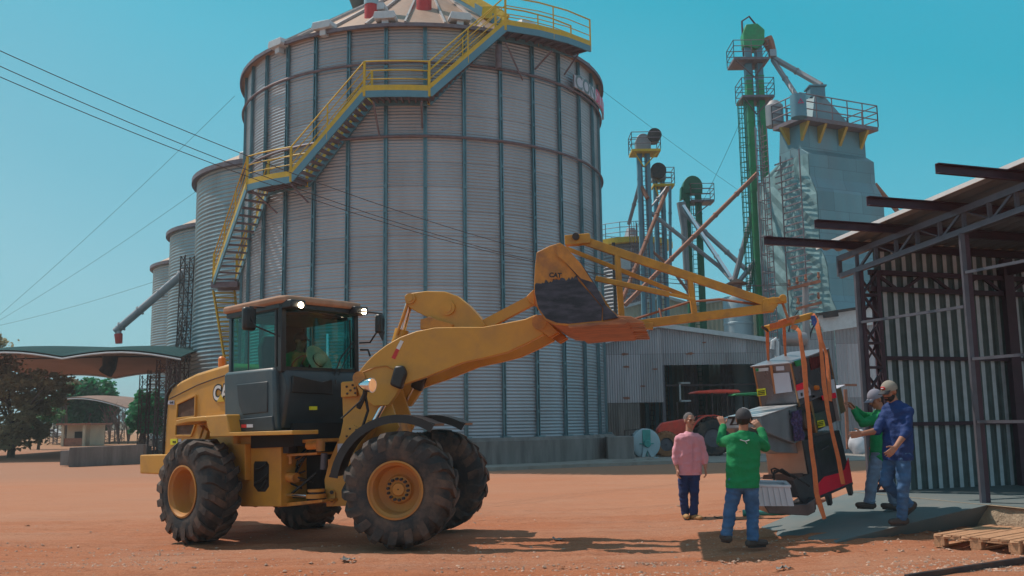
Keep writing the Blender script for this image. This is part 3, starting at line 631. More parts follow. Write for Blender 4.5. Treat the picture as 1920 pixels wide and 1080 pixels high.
# ================================================================ TREES
def tree(name,base,h,blobs,n,leaf,lm,label,cat='tree',trunk=.2,lean=0,group=None,seed=1,branches=7):
    r=random.Random(seed); t=thing(name,base,label,cat,group); mb=MB()
    b=V(base); cb=V((0,0,0)); 
    for bl in blobs: cb+=V(bl[0])
    cb=b+cb/len(blobs)
    mb.tube([b-V((0,0,.2)),b.lerp(cb,.35)+V((lean*.3,0,0)),b.lerp(cb,.8)],[trunk,trunk*.75,trunk*.4],7)
    for k in range(branches):
        bl=r.choice(blobs); e=b+V(bl[0])+V((r.uniform(-.8,.8)*bl[1],r.uniform(-.6,.6)*bl[2],r.uniform(-.3,.8)*bl[3]))
        s=b.lerp(cb,r.uniform(.25,.7)); m=s.lerp(e,.5)+V((0,0,r.uniform(-.2,.4)))
        mb.tube([s,m,e],[trunk*.4,trunk*.25,trunk*.08],5)
    mb.build('trunk','bark',t)
    mb=MB(); tot=sum(bl[1]*bl[3] for bl in blobs)
    for bl in blobs:
        k=int(n*bl[1]*bl[3]/tot)
        cl=[V((r.gauss(0,1),r.gauss(0,1),r.gauss(0,1))).normalized()*r.uniform(.45,1.0) for _ in range(max(4,k//28))]
        for _ in range(k):
            c=r.choice(cl)+V((r.gauss(0,.13),r.gauss(0,.13),r.gauss(0,.11)))
            p=b+V(bl[0])+V((c.x*bl[1],c.y*bl[2],c.z*bl[3]))
            d=V((r.gauss(0,1),r.gauss(0,1),r.gauss(0,.7))).normalized(); e=d.orthogonal().normalized()*leaf*.5*r.uniform(.6,1.2); d=d*leaf*r.uniform(.7,1.4)
            mb.v+= [p-d*.5,p+e*.9,p+d*.5,p-e*.9]; q=len(mb.v); mb.f.append((q-4,q-3,q-2,q-1))
    mb.build('crown',lm,t,smooth=None)
    return t
def gp(px,py,Y,z=0): p=P(px,py,Y); p.z=z; return p
def blob(px,py,Y,base,rx,rz,ry=None):
    p=P(px,py,Y)-base; s=Y/F; return (p,rx*s,(ry or rx)*s,rz*s)
b=gp(170,830,95); tree('broadleaf_tree',b,8,[blob(150,760,95,b,45,42),blob(175,735,95,b,40,26),blob(125,770,95,b,30,30),blob(195,775,95,b,24,30),blob(190,750,95,b,30,28)],9000,.42,'leaf','large dense dark green tree behind the guardhouse',seed=2,trunk=.4)
b=gp(262,835,75); tree('broadleaf_tree',b,6,[blob(262,770,75,b,24,36),blob(285,775,75,b,24,38),blob(255,790,75,b,16,22),blob(310,760,78,b,26,34)],5000,.34,'leaf','dense green tree just left of the loader, behind the lattice columns',seed=3,trunk=.3)
b=gp(20,850,52); tree('broadleaf_tree',b,8,[blob(20,740,52,b,85,38),blob(60,715,50,b,70,22),blob(-30,700,52,b,80,60),blob(80,755,53,b,45,26),blob(15,790,50,b,60,26),blob(110,730,54,b,26,20),blob(30,815,52,b,55,26),blob(15,838,52,b,45,12),blob(-10,820,52,b,50,26),blob(70,800,52,b,30,26),blob(-20,640,52,b,36,26)],12000,.19,'leafo','sparse olive tree overhanging at the far left edge',seed=4,trunk=.22,branches=26)
b=gp(72,835,70); tree('broadleaf_tree',b,5,[blob(75,785,70,b,30,26),blob(95,770,70,b,22,22),blob(60,800,70,b,22,14)],2200,.22,'leaff','slender light green tree left of the guardhouse',seed=5,trunk=.12,branches=14)
b=gp(55,820,150); tree('shrub_row',b,5,[blob(10,815,150,b,60,16),blob(70,820,150,b,40,10)],1500,.5,'leafo','low bushes far away below the arch','shrubs',seed=6)
b=gp(126,820,90); pt=thing('palm_tree',b,'pale palm crown rising behind the dense tree','palm tree'); mb=MB(); tp=P(122,712,90); mb.tube([b,tp],[.16,.12],8); mb.build('trunk','bark',pt)
mb=MB(); rp_=random.Random(5)
for k in range(15):
    a=k*2*pi/15; L_=1.5; pts=[tp+V((cos(a)*L_*t,sin(a)*L_*t,.9*t-1.3*t*t)) for t in (0,.25,.5,.75,1)]
    mb.tube(pts,[.03,.03,.02,.02,.01],4)
    for i in range(24):
        t=.1+.9*i/24; q=tp+V((cos(a)*L_*t,sin(a)*L_*t,.9*t-1.3*t*t)); sd=V((-sin(a),cos(a),-.6)); 
        for s2 in (-1,1): mb.bar(q,q+V((sd.x*s2,sd.y*s2,-.5))*.38*(1-.5*t),.05,.02)
mb.build('fronds','leafo',pt,smooth=None)
for i,(px,s,hh) in enumerate(((205,1,62),(222,2,70),(240,3,60))):
    b=gp(px,835,88); t=thing('bare_tree',b,('leafless grey thin tree nearest the guardhouse','tallest leafless tree behind the arch column','leafless tree right of the arch column')[i],'tree','bare trees beyond the arch'); r=random.Random(s); mb=MB()
    for k in range(7):
        e=V((r.uniform(-1,1),r.uniform(-.5,.5),hh*88/F*r.uniform(.7,1.05))); m=b+V((e.x*.3,e.y*.3,e.z*.5)); mb.tube([b,m,b+e],[.07,.05,.02],5)
        for q in range(6): c=m.lerp(b+e,r.random()); mb.tube([c,c+V((r.uniform(-.7,.7),r.uniform(-.3,.3),r.uniform(.3,1)))],[.025,.01],4)
    mb.build('branches','twig',t)
# distant horizon treeline
r=random.Random(9); mb=MB()
for _ in range(9000):
    a=r.uniform(-.62,.62); Y=r.uniform(380,460); x=a*Y; h=1.5+4*max(0,noise.noise(V((a*30,2,0)))+.35)*r.random()
    c=V((x,Y,r.uniform(0,h))); d=V((r.gauss(0,1),r.gauss(0,.4),r.gauss(0,.7))).normalized()*.9; e=d.orthogonal().normalized()*.6
    mb.v+=[c-d,c+e,c+d,c-e]; q=len(mb.v); mb.f.append((q-4,q-3,q-2,q-1))
tag(mb.build('distant_treeline','leafo',smooth=None,base=V((0,400,0))),'far off line of scrub along the horizon','treeline',kind='stuff')
# ================================================================ POWER LINES + POLE
YP=36; pb=gp(1512,800,YP); pole=thing('utility_pole',pb,'concrete utility pole with crossarms and a transformer before the drying tower','utility pole')
ptop=P(1510,528,YP)
mb=MB(); mb.tube([pb,ptop],[.17,.12],10); mb.build('pole','galvd',pole)
mb=MB(); mb.bar(P(1477,542,YP-.2),P(1538,527,YP-.2),.10,.12); mb.bar(P(1493,579,YP-.2),P(1540,567,YP-.2),.09,.1); mb.build('crossarm','rustpipe',pole)
for k,(px,py) in enumerate(((1480,536),(1495,532),(1511,526),(1535,522),(1497,570),(1535,560))):
    q=P(px,py,YP-.2); mb=MB(); mb.tube([q+V((0,0,-.02)),q+V((0,0,.06)),q+V((0,0,.12)),q+V((0,0,.24))],[.03,.07,.045,.05],8); mb.build('insulator','rustpipe',pole)
mb=MB(); q=P(1490,636,YP-.4); mb.lathe([(.02,-.5),(.24,-.5),(.27,-.4),(.27,.35),(.24,.42),(.02,.45)],18,axis='X',c=q); mb.build('transformer','galvd',pole)
mb=MB(); mb.tube([P(1478,622,YP-.4),P(1484,600,YP-.3),P(1497,582,YP-.2)],.02,5); mb.tube([P(1530,600,YP),P(1522,610,YP),P(1534,590,YP),P(1520,625,YP),P(1515,650,YP)],.03,6); mb.build('leads','cable',pole)
labs=('uppermost black overhead wire crossing the sky at left','middle black overhead wire crossing the sky at left','lowest black overhead wire crossing the sky at left')
for k,((px,py),(qx,qy),(mx,my)) in enumerate((((-60,68),(1482,535),(440,282)),((-60,97),(1496,531),(415,299)),((-60,118),(1512,527),(395,305)))):
    a=P(px,py,15.5+k*.3); b=P(qx,qy,YP-.2)
    # sag so that the wire meets the measured midpoint
    best=None
    for i in range(1,400):
        t=i/400; m=a.lerp(b,t); d=P(mx,my,m.y)
        if abs(d.x-m.x)<.06: best=(t,m.z-d.z); break
    t,dz=best; s=max(0,dz/(4*t*(1-t))); mb=MB()
    mb.tube([a.lerp(b,i/40)-V((0,0,s*4*(i/40)*(1-i/40))) for i in range(41)],.0085,5); tag(mb.build('power_line','wirem'),labs[k],'power line','overhead wires')
for k,(a,b,lab) in enumerate((((0,590,60),(440,180,46),'upper thin faint wire rising to the silo top at left'),((0,600,70),(380,350,52),'second thin faint wire above the canopy'),((0,610,75),(372,500,60),'lowest thin faint wire just above the canopy'),((1130,170,50),(1510,440,70),'thin guy wire from the silo sign to the dryer'),((1290,430,60),(1400,200,47),'thin guy wire rising to the tall green elevator'))):
    mb=MB(); p,q=P(*a),P(*b); mb.tube([p.lerp(q,i/12)-V((0,0,.9*(i/12)*(1-i/12))) for i in range(13)],.011,4); tag(mb.build('guy_wire','cable'),lab,'wire','thin wires')
# ================================================================ WHEEL LOADER
JT=V((-2.78,13.66,.02))
MF=Matrix.Translation(JT)@Matrix.Rotation(radians(-10),4,'Z')
MR=Matrix.Translation(JT+V((0,0,-.02)))@Matrix.Rotation(radians(-40),4,'Z')@Matrix.Rotation(radians(-1.8),4,'Y')
ld=thing('wheel_loader',(JT.x,JT.y,0),'big yellow articulated wheel loader lifting a bucket, driver in its cab','wheel loader',rz=radians(-40))
def fo(y,pts): return [onp(MF,a,b,y) for a,b in pts]
def ro(y,pts): return [onp(MR,a,b,y) for a,b in pts]
def FB(mb,name,m,parent=ld,**k): return mb.xf(MF).build(name,m,parent,**k)
def RB(mb,name,m,parent=ld,**k): return mb.xf(MR).build(name,m,parent,**k)
# ---- wheels
WR,WW=.738,.53
def wheel(M4,x,y,side,roll=0,zc=.73,nuts=True):
    """side -1: outer face towards -y"""
    MM=M4@Matrix.Translation((x,y,zc))@Matrix.Rotation(roll,4,'Y')
    if side>0: MM=MM@Matrix.Rotation(pi,4,'Z')
    mb=MB(); h=WW/2
    half=[(.33,-h+.07),(.355,-h+.015),(.42,-h-.005),(.55,-h-.012),(.62,-h+.01),(.665,-h+.045),(.69,-h+.09),(.70,-h+.16)]
    mb.lathe(half+[(.705,0)]+[(r,-y_) for r,y_ in reversed(half)],56,axis='Y'); mb.xf(MM); wh=mb.build('wheel','rubber',ld,smooth=50)
    lg=MB(); NL=18
    for s_ in (-1,1):
        for k in range(NL):
            a0=2*pi*(k+(.5 if s_>0 else 0))/NL; rings=[]
            for t in (0,.25,.5,.72,.88,1.0):
                yy=s_*(-.015+ (h-.0)*min(1,t*1.13)); 
                rb=.70 if t<.75 else .70-.16*((t-.75)/.25)**1.1
                rt=WR if t<.8 else WR-.15*((t-.8)/.2)
                if t>=.88: yy=s_*(h+.018*(1 if t>.9 else .6))
                aa=a0+ .26*t**1.25; wd=(.125-.015*t)/rb
                rings.append([(rb-.03,aa-wd*.5,yy),(rt,aa-wd*.40,yy),(rt,aa+wd*.40,yy),(rb-.03,aa+wd*.5,yy)])
            vs=[V((r*cos(a),y_,r*sin(a))) for rg in rings for r,a,y_ in rg]
            fs=[(0,1,2,3)]+[tuple(reversed([4*5+i for i in range(4)]))]
            for i in range(5):
                for j in range(4): fs.append((4*i+j,4*i+(j+1)%4,4*i+4+(j+1)%4,4*i+4+j))
            lg.add(vs,fs)
    lg.xf(MM).build('tread','tread',wh,smooth=None,bevel=.006)
    rm=MB(); rm.lathe([(.365,-h+.02),(.372,-h-.005),(.348,-h-.01),(.335,-h+.02),(.312,-h+.035),(.302,-h+.07),(.298,-h+.14),(.285,-h+.20)]+([(.19,-h+.215),(.175,-h+.20),(.165,-h+.16),(.09,-h+.15),(.075,-h+.13),(.01,-h+.13)] if nuts else [(.26,-h+.27),(.12,-h+.31),(.01,-h+.31)]),48,axis='Y'); rm.xf(MM); rm.build('rim','rimpaint',wh,smooth=40)
    if not nuts: return
    bt=MB()
    for k in range(14):
        a=2*pi*k/14; bt.lathe([(.002,-h+.10),(.019,-h+.10),(.019,-h+.21),(.002,-h+.21)],6,axis='Y',c=(.133*cos(a),0,.133*sin(a)))
    bt.xf(MM); bt.build('wheel_nuts','darkmetal',wh,smooth=None)
wheel(MF,1.5,-.97,-1,.1); wheel(MF,1.5,.97,1,.5)
nz_=G(372,1020,-.10)
wheel(MR,-1.5,-.97,-1,.3,zc=.715,nuts=False); wheel(MR,-1.5,.97,1,.9,zc=.73)
mb=MB(); mb.tube([(1.5,-.75,.72),(1.5,-.35,.72),(1.5,0,.72),(1.5,.35,.72),(1.5,.75,.72)],[.15,.2,.3,.2,.15],16); FB(mb,'axle','darkmetal')
mb=MB(); mb.tube([(-1.5,-.75,.70),(-1.5,-.35,.70),(-1.5,0,.70),(-1.5,.35,.70),(-1.5,.75,.70)],[.15,.2,.3,.2,.15],16); RB(mb,'axle','yellow2')
# ---- hood
YH=-.60
hood=ro(YH,[(430,681),(402,689),(366,700),(338,714),(322,727),(314,742),(309,800),(306,862),(312,890),(340,890),(440,880),(440,690)])
mb=MB(); mb.xz(hood,YH,.60); hd=RB(mb,'hood','yellow',bevel=.05,smooth=40)
# seam, grilles, decals on near side
def rdec(name,m,pts,y=YH-.004,th=.006,parent=hd,bev=0): 
    mb=MB(); mb.xz(ro(y,pts),y-th,y+.002); return RB(mb,name,m,parent,smooth=None,bevel=bev)
mb=MB(); L=ro(YH-.003,[(428,702),(400,711),(370,722),(340,737),(318,748)]); mb.tube([(x,YH-.003,z) for x,z in L],.008,6); RB(mb,'hood_seam','darkmetal',hd)
def grille(pts):
    mb=MB(); p=ro(YH-.004,pts); mb.xz(p,YH-.006,YH+.002); gobj=RB(mb,'grille',M['grille'],hd,smooth=None)
    mb=MB(); n=len(p)
    for i in range(n): a,b=p[i],p[(i+1)%n]; mb.bar((a[0],YH-.01,a[1]),(b[0],YH-.01,b[1]),.03,.035,up=(0,1,0))
    RB(mb,'grille_frame','yellow',gobj,smooth=None,bevel=.006)
gm=mat('dusty_grille',(.09,.05,.035),.85,var=.3,scale=80,bump=.6,bscale=160,dirt=(.2,.1,.06),dirt_amt=.6,dscale=5); M['grille']=gm
grille([(334,757),(368,741),(367,781),(332,785)]); grille([(331,796),(368,794),(360,817),(330,817)])
mb=MB(); Lb=ro(YH,[(314,742),(309,800),(306,862)]); mb.tube([(x-.01,YH,z) for x,z in Lb],.02,6); mb.tube([(x-.01,YH,z) for x,z in ro(YH,[(330,719),(320,728),(314,742)])],.02,6); RB(mb,'rear_seal','black',hd)
def rtext(s,px,py,size,m,parent=hd,y=YH-.012,sq=1,bold=0,ext=.002,name='lettering'):
    x,z=onp(MR,px,py,y); M4=MR@Matrix.Translation((x,y,z))@Matrix.Rotation(pi/2,4,'X'); return text(s,size,M4,m,parent,name,ext,squash=sq,bold=bold)
rtext('CAT',420,737,.30,'black',y=YH-.008,sq=.95,bold=.030)
rtext('CAT',420,737,.30,'white',y=YH-.013,sq=.95,bold=.008)
mb=MB(); x,z=onp(MR,414,746,YH-.016); mb.xz([(x-.10,z-.06),(x+.10,z-.06),(x,z+.055)],YH-.022,YH-.012); RB(mb,'emblem','label_yellow' if 0 else 'stair',hd,smooth=None)
rdec('badge','paper',[(316,751),(327,751),(327,759),(315,758)]); rtext('924K',321.5,755,.055,'black',y=YH-.014)
rdec('decal','labely',[(320,823),(333,823),(333,834),(320,834)]); rtext('P058',326.5,829,.05,'black',y=YH-.014)
rdec('decal','paper',[(335,823),(340,823),(340,833),(335,833)])
# struts by the lower grille
for a,b in (((378,800),(368,832)),((388,806),(378,834))):
    p,q=ro(YH-.05,[a,b]); mb=MB(); mb.bar((p[0],YH-.03,p[1]),(q[0],YH-.03,q[1]),.10,.07,up=(0,1,0)); RB(mb,'side_rib','yellow',hd,smooth=None,bevel=.01)
# counterweight
cw=ro(-.72,[(262,853),(312,852),(312,890),(262,888)]); 
mb=MB(); mb.xz(cw,-.72,.72); RB(mb,'counterweight','yellow',bevel=.02,smooth=None)
mb=MB(); p=ro(-.95,[(268,884),(278,884),(278,889),(268,889)]); mb.bx(cw[0][0]-.006,cw[0][0]+.002,-.6,-.45,cw[2][1]+.03,cw[2][1]+.10); RB(mb,'reflector','red',smooth=None)
# beacon behind the hood top
x,z=onp(MR,416,678,-.35); mb=MB(); mb.lathe([(.01,-.08),(.055,-.08),(.055,.05),(.03,.08),(.005,.085)],14,c=(x,-.35,z)); RB(mb,'beacon','orange')
# rear mudguard (yellow)
YG=-.98
mb=MB(); mb.xz(ro(YG,[(329,788),(352,783),(384,780),(392,783),(394,789),(384,790),(352,792),(330,797)]),YG,-.60); RB(mb,'mudguard','yellow',bevel=.015)
mb=MB(); mb.xz(ro(YG,[(384,780),(424,777),(431,814),(394,815),(388,800)]),YG,-.60); RB(mb,'step_box','yellow',bevel=.02)
mb=MB(); mb.xz(ro(YG,[(393,812),(548,807),(548,815),(393,819)]),YG,-.55); RB(mb,'deck_plate','yellow',bevel=.008)
# rear frame side plate, shade of its opening painted as a dark panel
YS=-.50
outer=ro(YS,[(430,817),(526,815),(526,950),(452,950),(440,937),(430,890)])
mb=MB(); mb.xz(outer,YS,-YS); RB(mb,'rear_frame','yellow2' if 0 else 'yellow',bevel=.015)
mb=MB(); mb.xz(ro(YS-.004,[(478,865),(500,865),(504,871),(504,912),(497,922),(484,922),(476,911),(476,871)]),YS-.006,YS+.002); op=RB(mb,'dark_opening_panel','dark',smooth=None)
for s_,e_ in (((480,880),(500,870)),((478,905),(502,890)),((488,918),(500,900))):
    a,b=ro(YS-.012,[s_,e_]); mb=MB(); mb.tube([(a[0],YS-.012,a[1]),((a[0]+b[0])/2,YS-.03,(a[1]+b[1])/2-.03),(b[0],YS-.012,b[1])],.018,6); RB(mb,'hose','cable',op)
mb=MB(); mb.xz(ro(YS-.004,[(370,832),(470,832),(470,900),(400,870)]),YS-.1,YS); RB(mb,'inner_guard','yellow',bevel=.01)
# hitch area: plates top and bottom, dark gear inside
for pts in ([(526,827),(612,822),(612,828),(526,834)],[(526,852),(600,848),(600,852),(526,857)],[(526,944),(610,936),(610,941),(526,951)]):
    mb=MB(); mb.xz(ro(-.35,pts),-.40,.40); RB(mb,'hitch_plate','yellow2',smooth=None)
mb=MB(); mb.xz(ro(0,[(528,830),(606,824),(606,940),(528,946)]),-.05,.25); RB(mb,'hitch_block','dark',smooth=None)
rr=random.Random(12); mb=MB()
for k in range(16):
    a,b=ro(-.2,[(rr.uniform(532,600),rr.uniform(835,935)),(rr.uniform(532,600),rr.uniform(835,935))]); mb.tube([(a[0],-.2,a[1]),((a[0]+b[0])/2,-.34,(a[1]+b[1])/2-.08),(b[0],-.2,b[1])],rr.uniform(.010,.02),5)
RB(mb,'hydraulic_hoses','cable')
def rcyl(name,a,b,r,m,y=-.3,n=14):
    p,q=ro(y,[a,b]); mb=MB(); mb.tube([(p[0],y,p[1]),(q[0],y,q[1])],r,n); RB(mb,name,m)
rcyl('steering_rod',(535,928),(582,930),.025,'chrome',-.38); rcyl('steering_pin',(593,917),(593,922),.12,'yellow2',-.36); rcyl('steering_pin',(593,926),(593,934),.14,'yellow2',-.36); rcyl('steering_eye',(593,921),(593,927),.10,'darkmetal',-.36)
rcyl('valve_block',(540,894),(556,896),.07,'yellow2',-.36); rcyl('pin_boss',(578,836),(604,834),.055,'yellow2',-.40); rcyl('pin_boss',(601,826),(601,846),.06,'yellow2',-.42); rcyl('stay',(545,870),(545,855),.03,'yellow2',-.38); rcyl('damper',(608,850),(606,880),.045,'steelgrey',-.35)
mb=MB(); mb.xz(ro(-.45,[(529,836),(542,836),(542,850),(529,850)]),-.46,-.3); RB(mb,'control_box','darkmetal',smooth=None,bevel=.01)
# ---- CAB
YC=-.70
XF,_=onp(MR,527,690,YC); XB,_=onp(MR,429,690,YC)
zt1=onp(MR,527,574,YC)[1]; zg=onp(MR,524,691,YC)[1]; zb_=onp(MR,524,808,YC)[1]
XG=XF-.02
# lower body: rear corner (grey) and front/door part (navy)
lp=ro(YC-.06,[(419,702),(424,698),(508,689),(513,693),(516,808),(434,809),(420,786)])
mb=MB(); mb.xz(lp,YC-.06,YC+.35); RB(mb,'cab_corner_panel','bluegrey',bevel=.04,smooth=40)
lq=ro(YC-.066,[(444,721),(502,715),(502,773),(455,778),(448,760)]); mb=MB(); mb.xz(lq,YC-.075,YC-.05); RB(mb,'panel_inset','navy',bevel=.012)
lr=ro(YC-.066,[(425,789),(512,780),(515,808),(434,809)]); mb=MB(); mb.xz(lr,YC-.085,YC-.03); RB(mb,'lower_trim','navy',bevel=.01)
mb=MB(); mb.xz(ro(YC-.09,[(453,796),(462,796),(462,802),(453,802)]),YC-.095,YC-.08); RB(mb,'reflector','red',smooth=None)
mb=MB(); mb.xz(ro(YC-.09,[(463,795.5),(474,795.5),(474,801.5),(463,801.5)]),YC-.095,YC-.08); RB(mb,'reflector','paper',smooth=None)
# cab base block with front face
mb=MB(); mb.prism([(XG-1.20,zb_+.05),(XG+.02,zb_+.02),(XG+.14,zb_+.55),(XG+.12,zg-.14),(XG+.02,zg),(XG-1.20,zg)],YC+.02,.70,lambda u,v,w:V((u,w,v))); base=RB(mb,'cab_base','navy',bevel=.04,smooth=40)
# lower front window panel
mb=MB(); xf_=XG+.145; mb.prism([(YC+.10,zb_+.52),(YC+.80,zb_+.50),(YC+.80,zb_+.72),(YC+.62,zg-.18),(YC+.10,zg-.10)],xf_-.03,xf_+.006,lambda u,v,w:V((w,u,v))); RB(mb,'lower_window','black',base,bevel=.01)
mb=MB(); mb.bx(xf_-.05,xf_-.005,YC+.42,YC+.53,zb_+.28,zb_+.33); RB(mb,'decal','labely',base,smooth=None)
mb=MB(); mb.bx(XG-.9,XG+.1,-.55,.55,zb_-.22,zb_+.1); RB(mb,'cab_floor_pan','dark',base,smooth=None)
# pillars
pw=.055
def pillar(x,y,w=pw,m='black',lean=0): 
    mb=MB(); mb.bar((x,y,zg-.05),(x-lean,y,zt1+.02),w,w); RB(mb,'cab_pillar',m,bevel=.01)
pillar(XG,YC+.03,.085); pillar(XG,.66,.075); pillar(XB+.02,YC+.03,.06,'bluegrey'); pillar(XB+.02,.66,.06); pillar(XG-.12,YC+.03,.05); 
xm,_=onp(MR,463,640,YC); pillar(xm,YC+.03,.022)
for (x0,x1,y) in ((XB,XG,YC+.03),(XB,XG,.66)):
    for z in (zg,zt1-.01): 
        mb=MB(); mb.bar((x0,y,z),(x1,y,z),.06,.06); RB(mb,'window_rail','black')
for x in (XG,XB+.02):
    for z in (zg,zt1-.01):
        mb=MB(); mb.bar((x,YC,z),(x,.66,z),.055,.06); RB(mb,'window_rail','black')
# glass
mb=MB(); nb=8
for i in range(nb+1):
    t=i/nb; y=YC+.06+(1.28)*t; bx_=.045*sin(pi*t)
    for z in (zg+.03,zt1-.04): mb.v.append(V((XG+.02+bx_,y,z)))
for i in range(nb): mb.f.append((2*i,2*i+2,2*i+3,2*i+1))
RB(mb,'windscreen','gl',smooth=180)
for a,b in ((XB+.05,xm-.012),(xm+.012,XG-.15)):
    mb=MB(); mb.add([(a,YC+.02,zg+.03),(b,YC+.02,zg+.03),(b,YC+.02,zt1-.05),(a,YC+.02,zt1-.05)],[(0,1,2,3)]); RB(mb,'side_window','gls',smooth=None)
mb=MB(); mb.add([(XB+.05,.67,zg+.03),(XG-.04,.67,zg+.03),(XG-.04,.67,zt1-.05),(XB+.05,.67,zt1-.05)],[(0,1,2,3)]); RB(mb,'side_window','gls',smooth=None)
mb=MB(); mb.add([(XB,YC+.08,zg+.03),(XB,.62,zg+.03),(XB,.62,zt1-.05),(XB,YC+.08,zt1-.05)],[(0,1,2,3)]); RB(mb,'rear_window','gls',smooth=None)
# roof
zr=zt1+.02
mb=MB(); mb.prism([(XB-.12,YC-.04),(XG+.02,YC-.06),(XG+.14,YC+.02),(XG+.17,-.30),(XG+.17,.30),(XG+.14,.66),(XG+.02,.74),(XB-.12,.72)],zr+.02,zr+.13,lambda u,v,w:V((u,v,w))); RB(mb,'cab_roof','roofdust',bevel=.035,smooth=50)
mb=MB(); mb.prism([(XB-.08,YC),(XG,YC-.02),(XG+.10,YC+.05),(XG+.12,-.3),(XG+.12,.3),(XG+.1,.62),(XG,.7),(XB-.08,.69)],zr-.05,zr+.03,lambda u,v,w:V((u,v,w))); RB(mb,'roof_lining','black',bevel=.01)
for (y) in (YC+.14,.60):
    mb=MB(); mb.prism([(XG+.02,y-.15),(XG+.22,y-.12),(XG+.24,y+.12),(XG+.02,y+.16)],zr-.06,zr+.06,lambda u,v,w:V((u,v,w))); hs=RB(mb,'lamp_housing','black',bevel=.02)
    mb=MB(); mb.lathe([(.001,0),(.042,0),(.045,.02),(.001,.03)],16,axis='X',c=(XG+.245,y+.02,zr-.02)); RB(mb,'work_lamp','lamp',hs)
# interior
mb=MB(); mb.bx(XB+.1,XB+.55,-.25,.25,zb_+.1,zg-.05); RB(mb,'seat_base','seat')
sx,sz=XB+.42,zg-.12
mb=MB(); mb.bx(sx-.22,sx+.28,-.24,.24,sz-.06,sz+.06); mb.prism([(-.24,0),(.24,0),(.24,.55),(.14,.72),(-.14,.72),(-.24,.55)],-.06,.06,lambda u,v,w:V((sx-.26-v*.12+w,u,sz+v))); seat=RB(mb,'seat','seat',bevel=.03)
mb=MB(); mb.lathe([(.16+.014*cos(t*pi/3),.014*sin(t*pi/3)) for t in range(7)],22,axis='Z'); stw=Matrix.Translation((XG-.38,-.05,zg+.10))@Matrix.Rotation(radians(-55),4,'Y'); mb.tube([(0,0,-.3),(0,0,0)],.025,8); mb.bar((-.16,0,0),(.16,0,0),.025,.015); mb.xf(stw); RB(mb,'steering_wheel','black')
mb=MB(); mb.bx(XG-.2,XG-.05,-.3,.3,zb_+.3,zg-.02); RB(mb,'dashboard','black',bevel=.03)
mb=MB(); mb.tube([(XG-.4,.45,zg-.2),(XG-.4,.45,zt1-.28)],.022,8); RB(mb,'inner_post','chrome')
mb=MB(); mb.bx(XB+.0,XB+.03,.1,.62,zg,zt1); mb.bx(XB+.1,XG-.1,YC+.1,.6,zt1-.10,zt1-.05); RB(mb,'headliner','seat')
# mirrors
mb=MB(); 
m0,m1=onp(MR,469,598,YC-.28); mb.box((m0,YC-.30,m1),(.10,.20,.33)); mir=RB(mb,'mirror','black',bevel=.04)
mb=MB(); a=V((XG,YC,onp(MR,508,634,YC)[1])); mb.tube([a,(m0+.14,YC-.28,m1-.12),(m0+.05,YC-.30,m1-.02),(m0+.02,YC-.3,m1+.17),(m0+.10,YC-.1,zt1+.0)],.012,6); RB(mb,'mirror_arm','cable',mir)
m2=P(712,607,13.75); mb=MB(); mb.box(m2,(.10,.13,.28),rz=radians(-30)); mir=mb.build('mirror','black',ld,bevel=.03)
mb=MB(); mb.tube([P(672,583,13.9),P(716,588,13.8),P(720,600,13.75),P(719,618,13.75)],.013,6); mb.tube([P(674,643,13.9),P(694,642,13.85),P(708,620,13.8),P(716,614,13.75)],.013,6); mb.tube([P(676,656,13.9),P(690,656,13.8),P(694,668,13.8)],.015,6); mb.build('mirror_arm','cable',mir)
mb=MB(); mb.prism([(-.05,0),(.05,0),(.02,-.14)],-.03,.03,lambda u,v,w:P(715,622,13.75)+V((u,w,v))); mb.build('mirror_lower','black',mir)
# wiper
def frontpt(px,py,off=.07):      # on the windscreen plane x=XG
    Mi=MR.inverted(); o=Mi@V((0,0,CZ)); d=Mi.to_3x3()@ray(px,py); return MR@(o+d*((XG+off-o.x)/d.x))
mb=MB(); mb.tube([frontpt(622,716),frontpt(640,668),frontpt(660,644)],.010,5); mb.tube([frontpt(630,716),frontpt(650,668),frontpt(664,646)],.008,5); mb.tube([frontpt(656,600),frontpt(658,690)],.012,5); mb.tube([frontpt(636,676,.08),frontpt(662,640,.08)],.008,5); mb.build('wiper','cable',ld)
mb=MB(); q=frontpt(625,716); mb.box(q,(.1,.1,.07)); mb.build('wiper_motor','black',ld,bevel=.01)
# ---- FRONT FRAME
YT=-.40
tw_=fo(YT,[(641,716),(690,712),(722,716),(735,760),(748,800),(730,830),(680,860),(662,890),(666,948),(612,950),(608,900),(618,862),(638,815),(643,790)])
for y0 in (YT,.34):
    mb=MB(); mb.xz(tw_,y0,y0+.06); FB(mb,'front_frame_plate','yellow',bevel=.008)
mb=MB(); mb.xz(fo(YT,[(612,862),(662,850),(664,944),(612,946)]),YT+.06,.34); FB(mb,'front_frame_box','yellow2',smooth=None)
mb=MB(); mb.xz(fo(YT,[(665,800),(740,790),(745,812),(690,850)]),YT+.06,.34); FB(mb,'front_cross_plate','yellow2',smooth=None)
def fdec(name,m,y,pts,th=.02,bev=.004):
    mb=MB(); mb.xz(fo(y,pts),y-th,y+.002); return FB(mb,name,m,smooth=None,bevel=bev)
pb_=fdec('bolt_plate','yellow',YT,[(643,718),(672,716),(672,743),(643,745)],.08)
pc_=fdec('cover_plate','yellow',YT,[(652,800),(664,797),(680,806),(676,818),(660,826),(648,822),(646,810)],.02)
pd_=fdec('pin_plate','yellow',YT,[(618,920),(626,918),(630,924),(630,940),(624,946),(617,944)],.03)
fdec('data_plate','paper',YT,[(633,832),(655,831),(655,853),(633,855)],.006,0)
mb=MB()
for (px,py) in ((650,725),(661,722),(657,732),(665,728),(651,738),(666,737)): x,z=onp(MF,px,py,YT-.085); mb.lathe([(.001,-.012),(.016,-.012),(.016,.01)],6,axis='Y',c=(x,YT-.082,z))
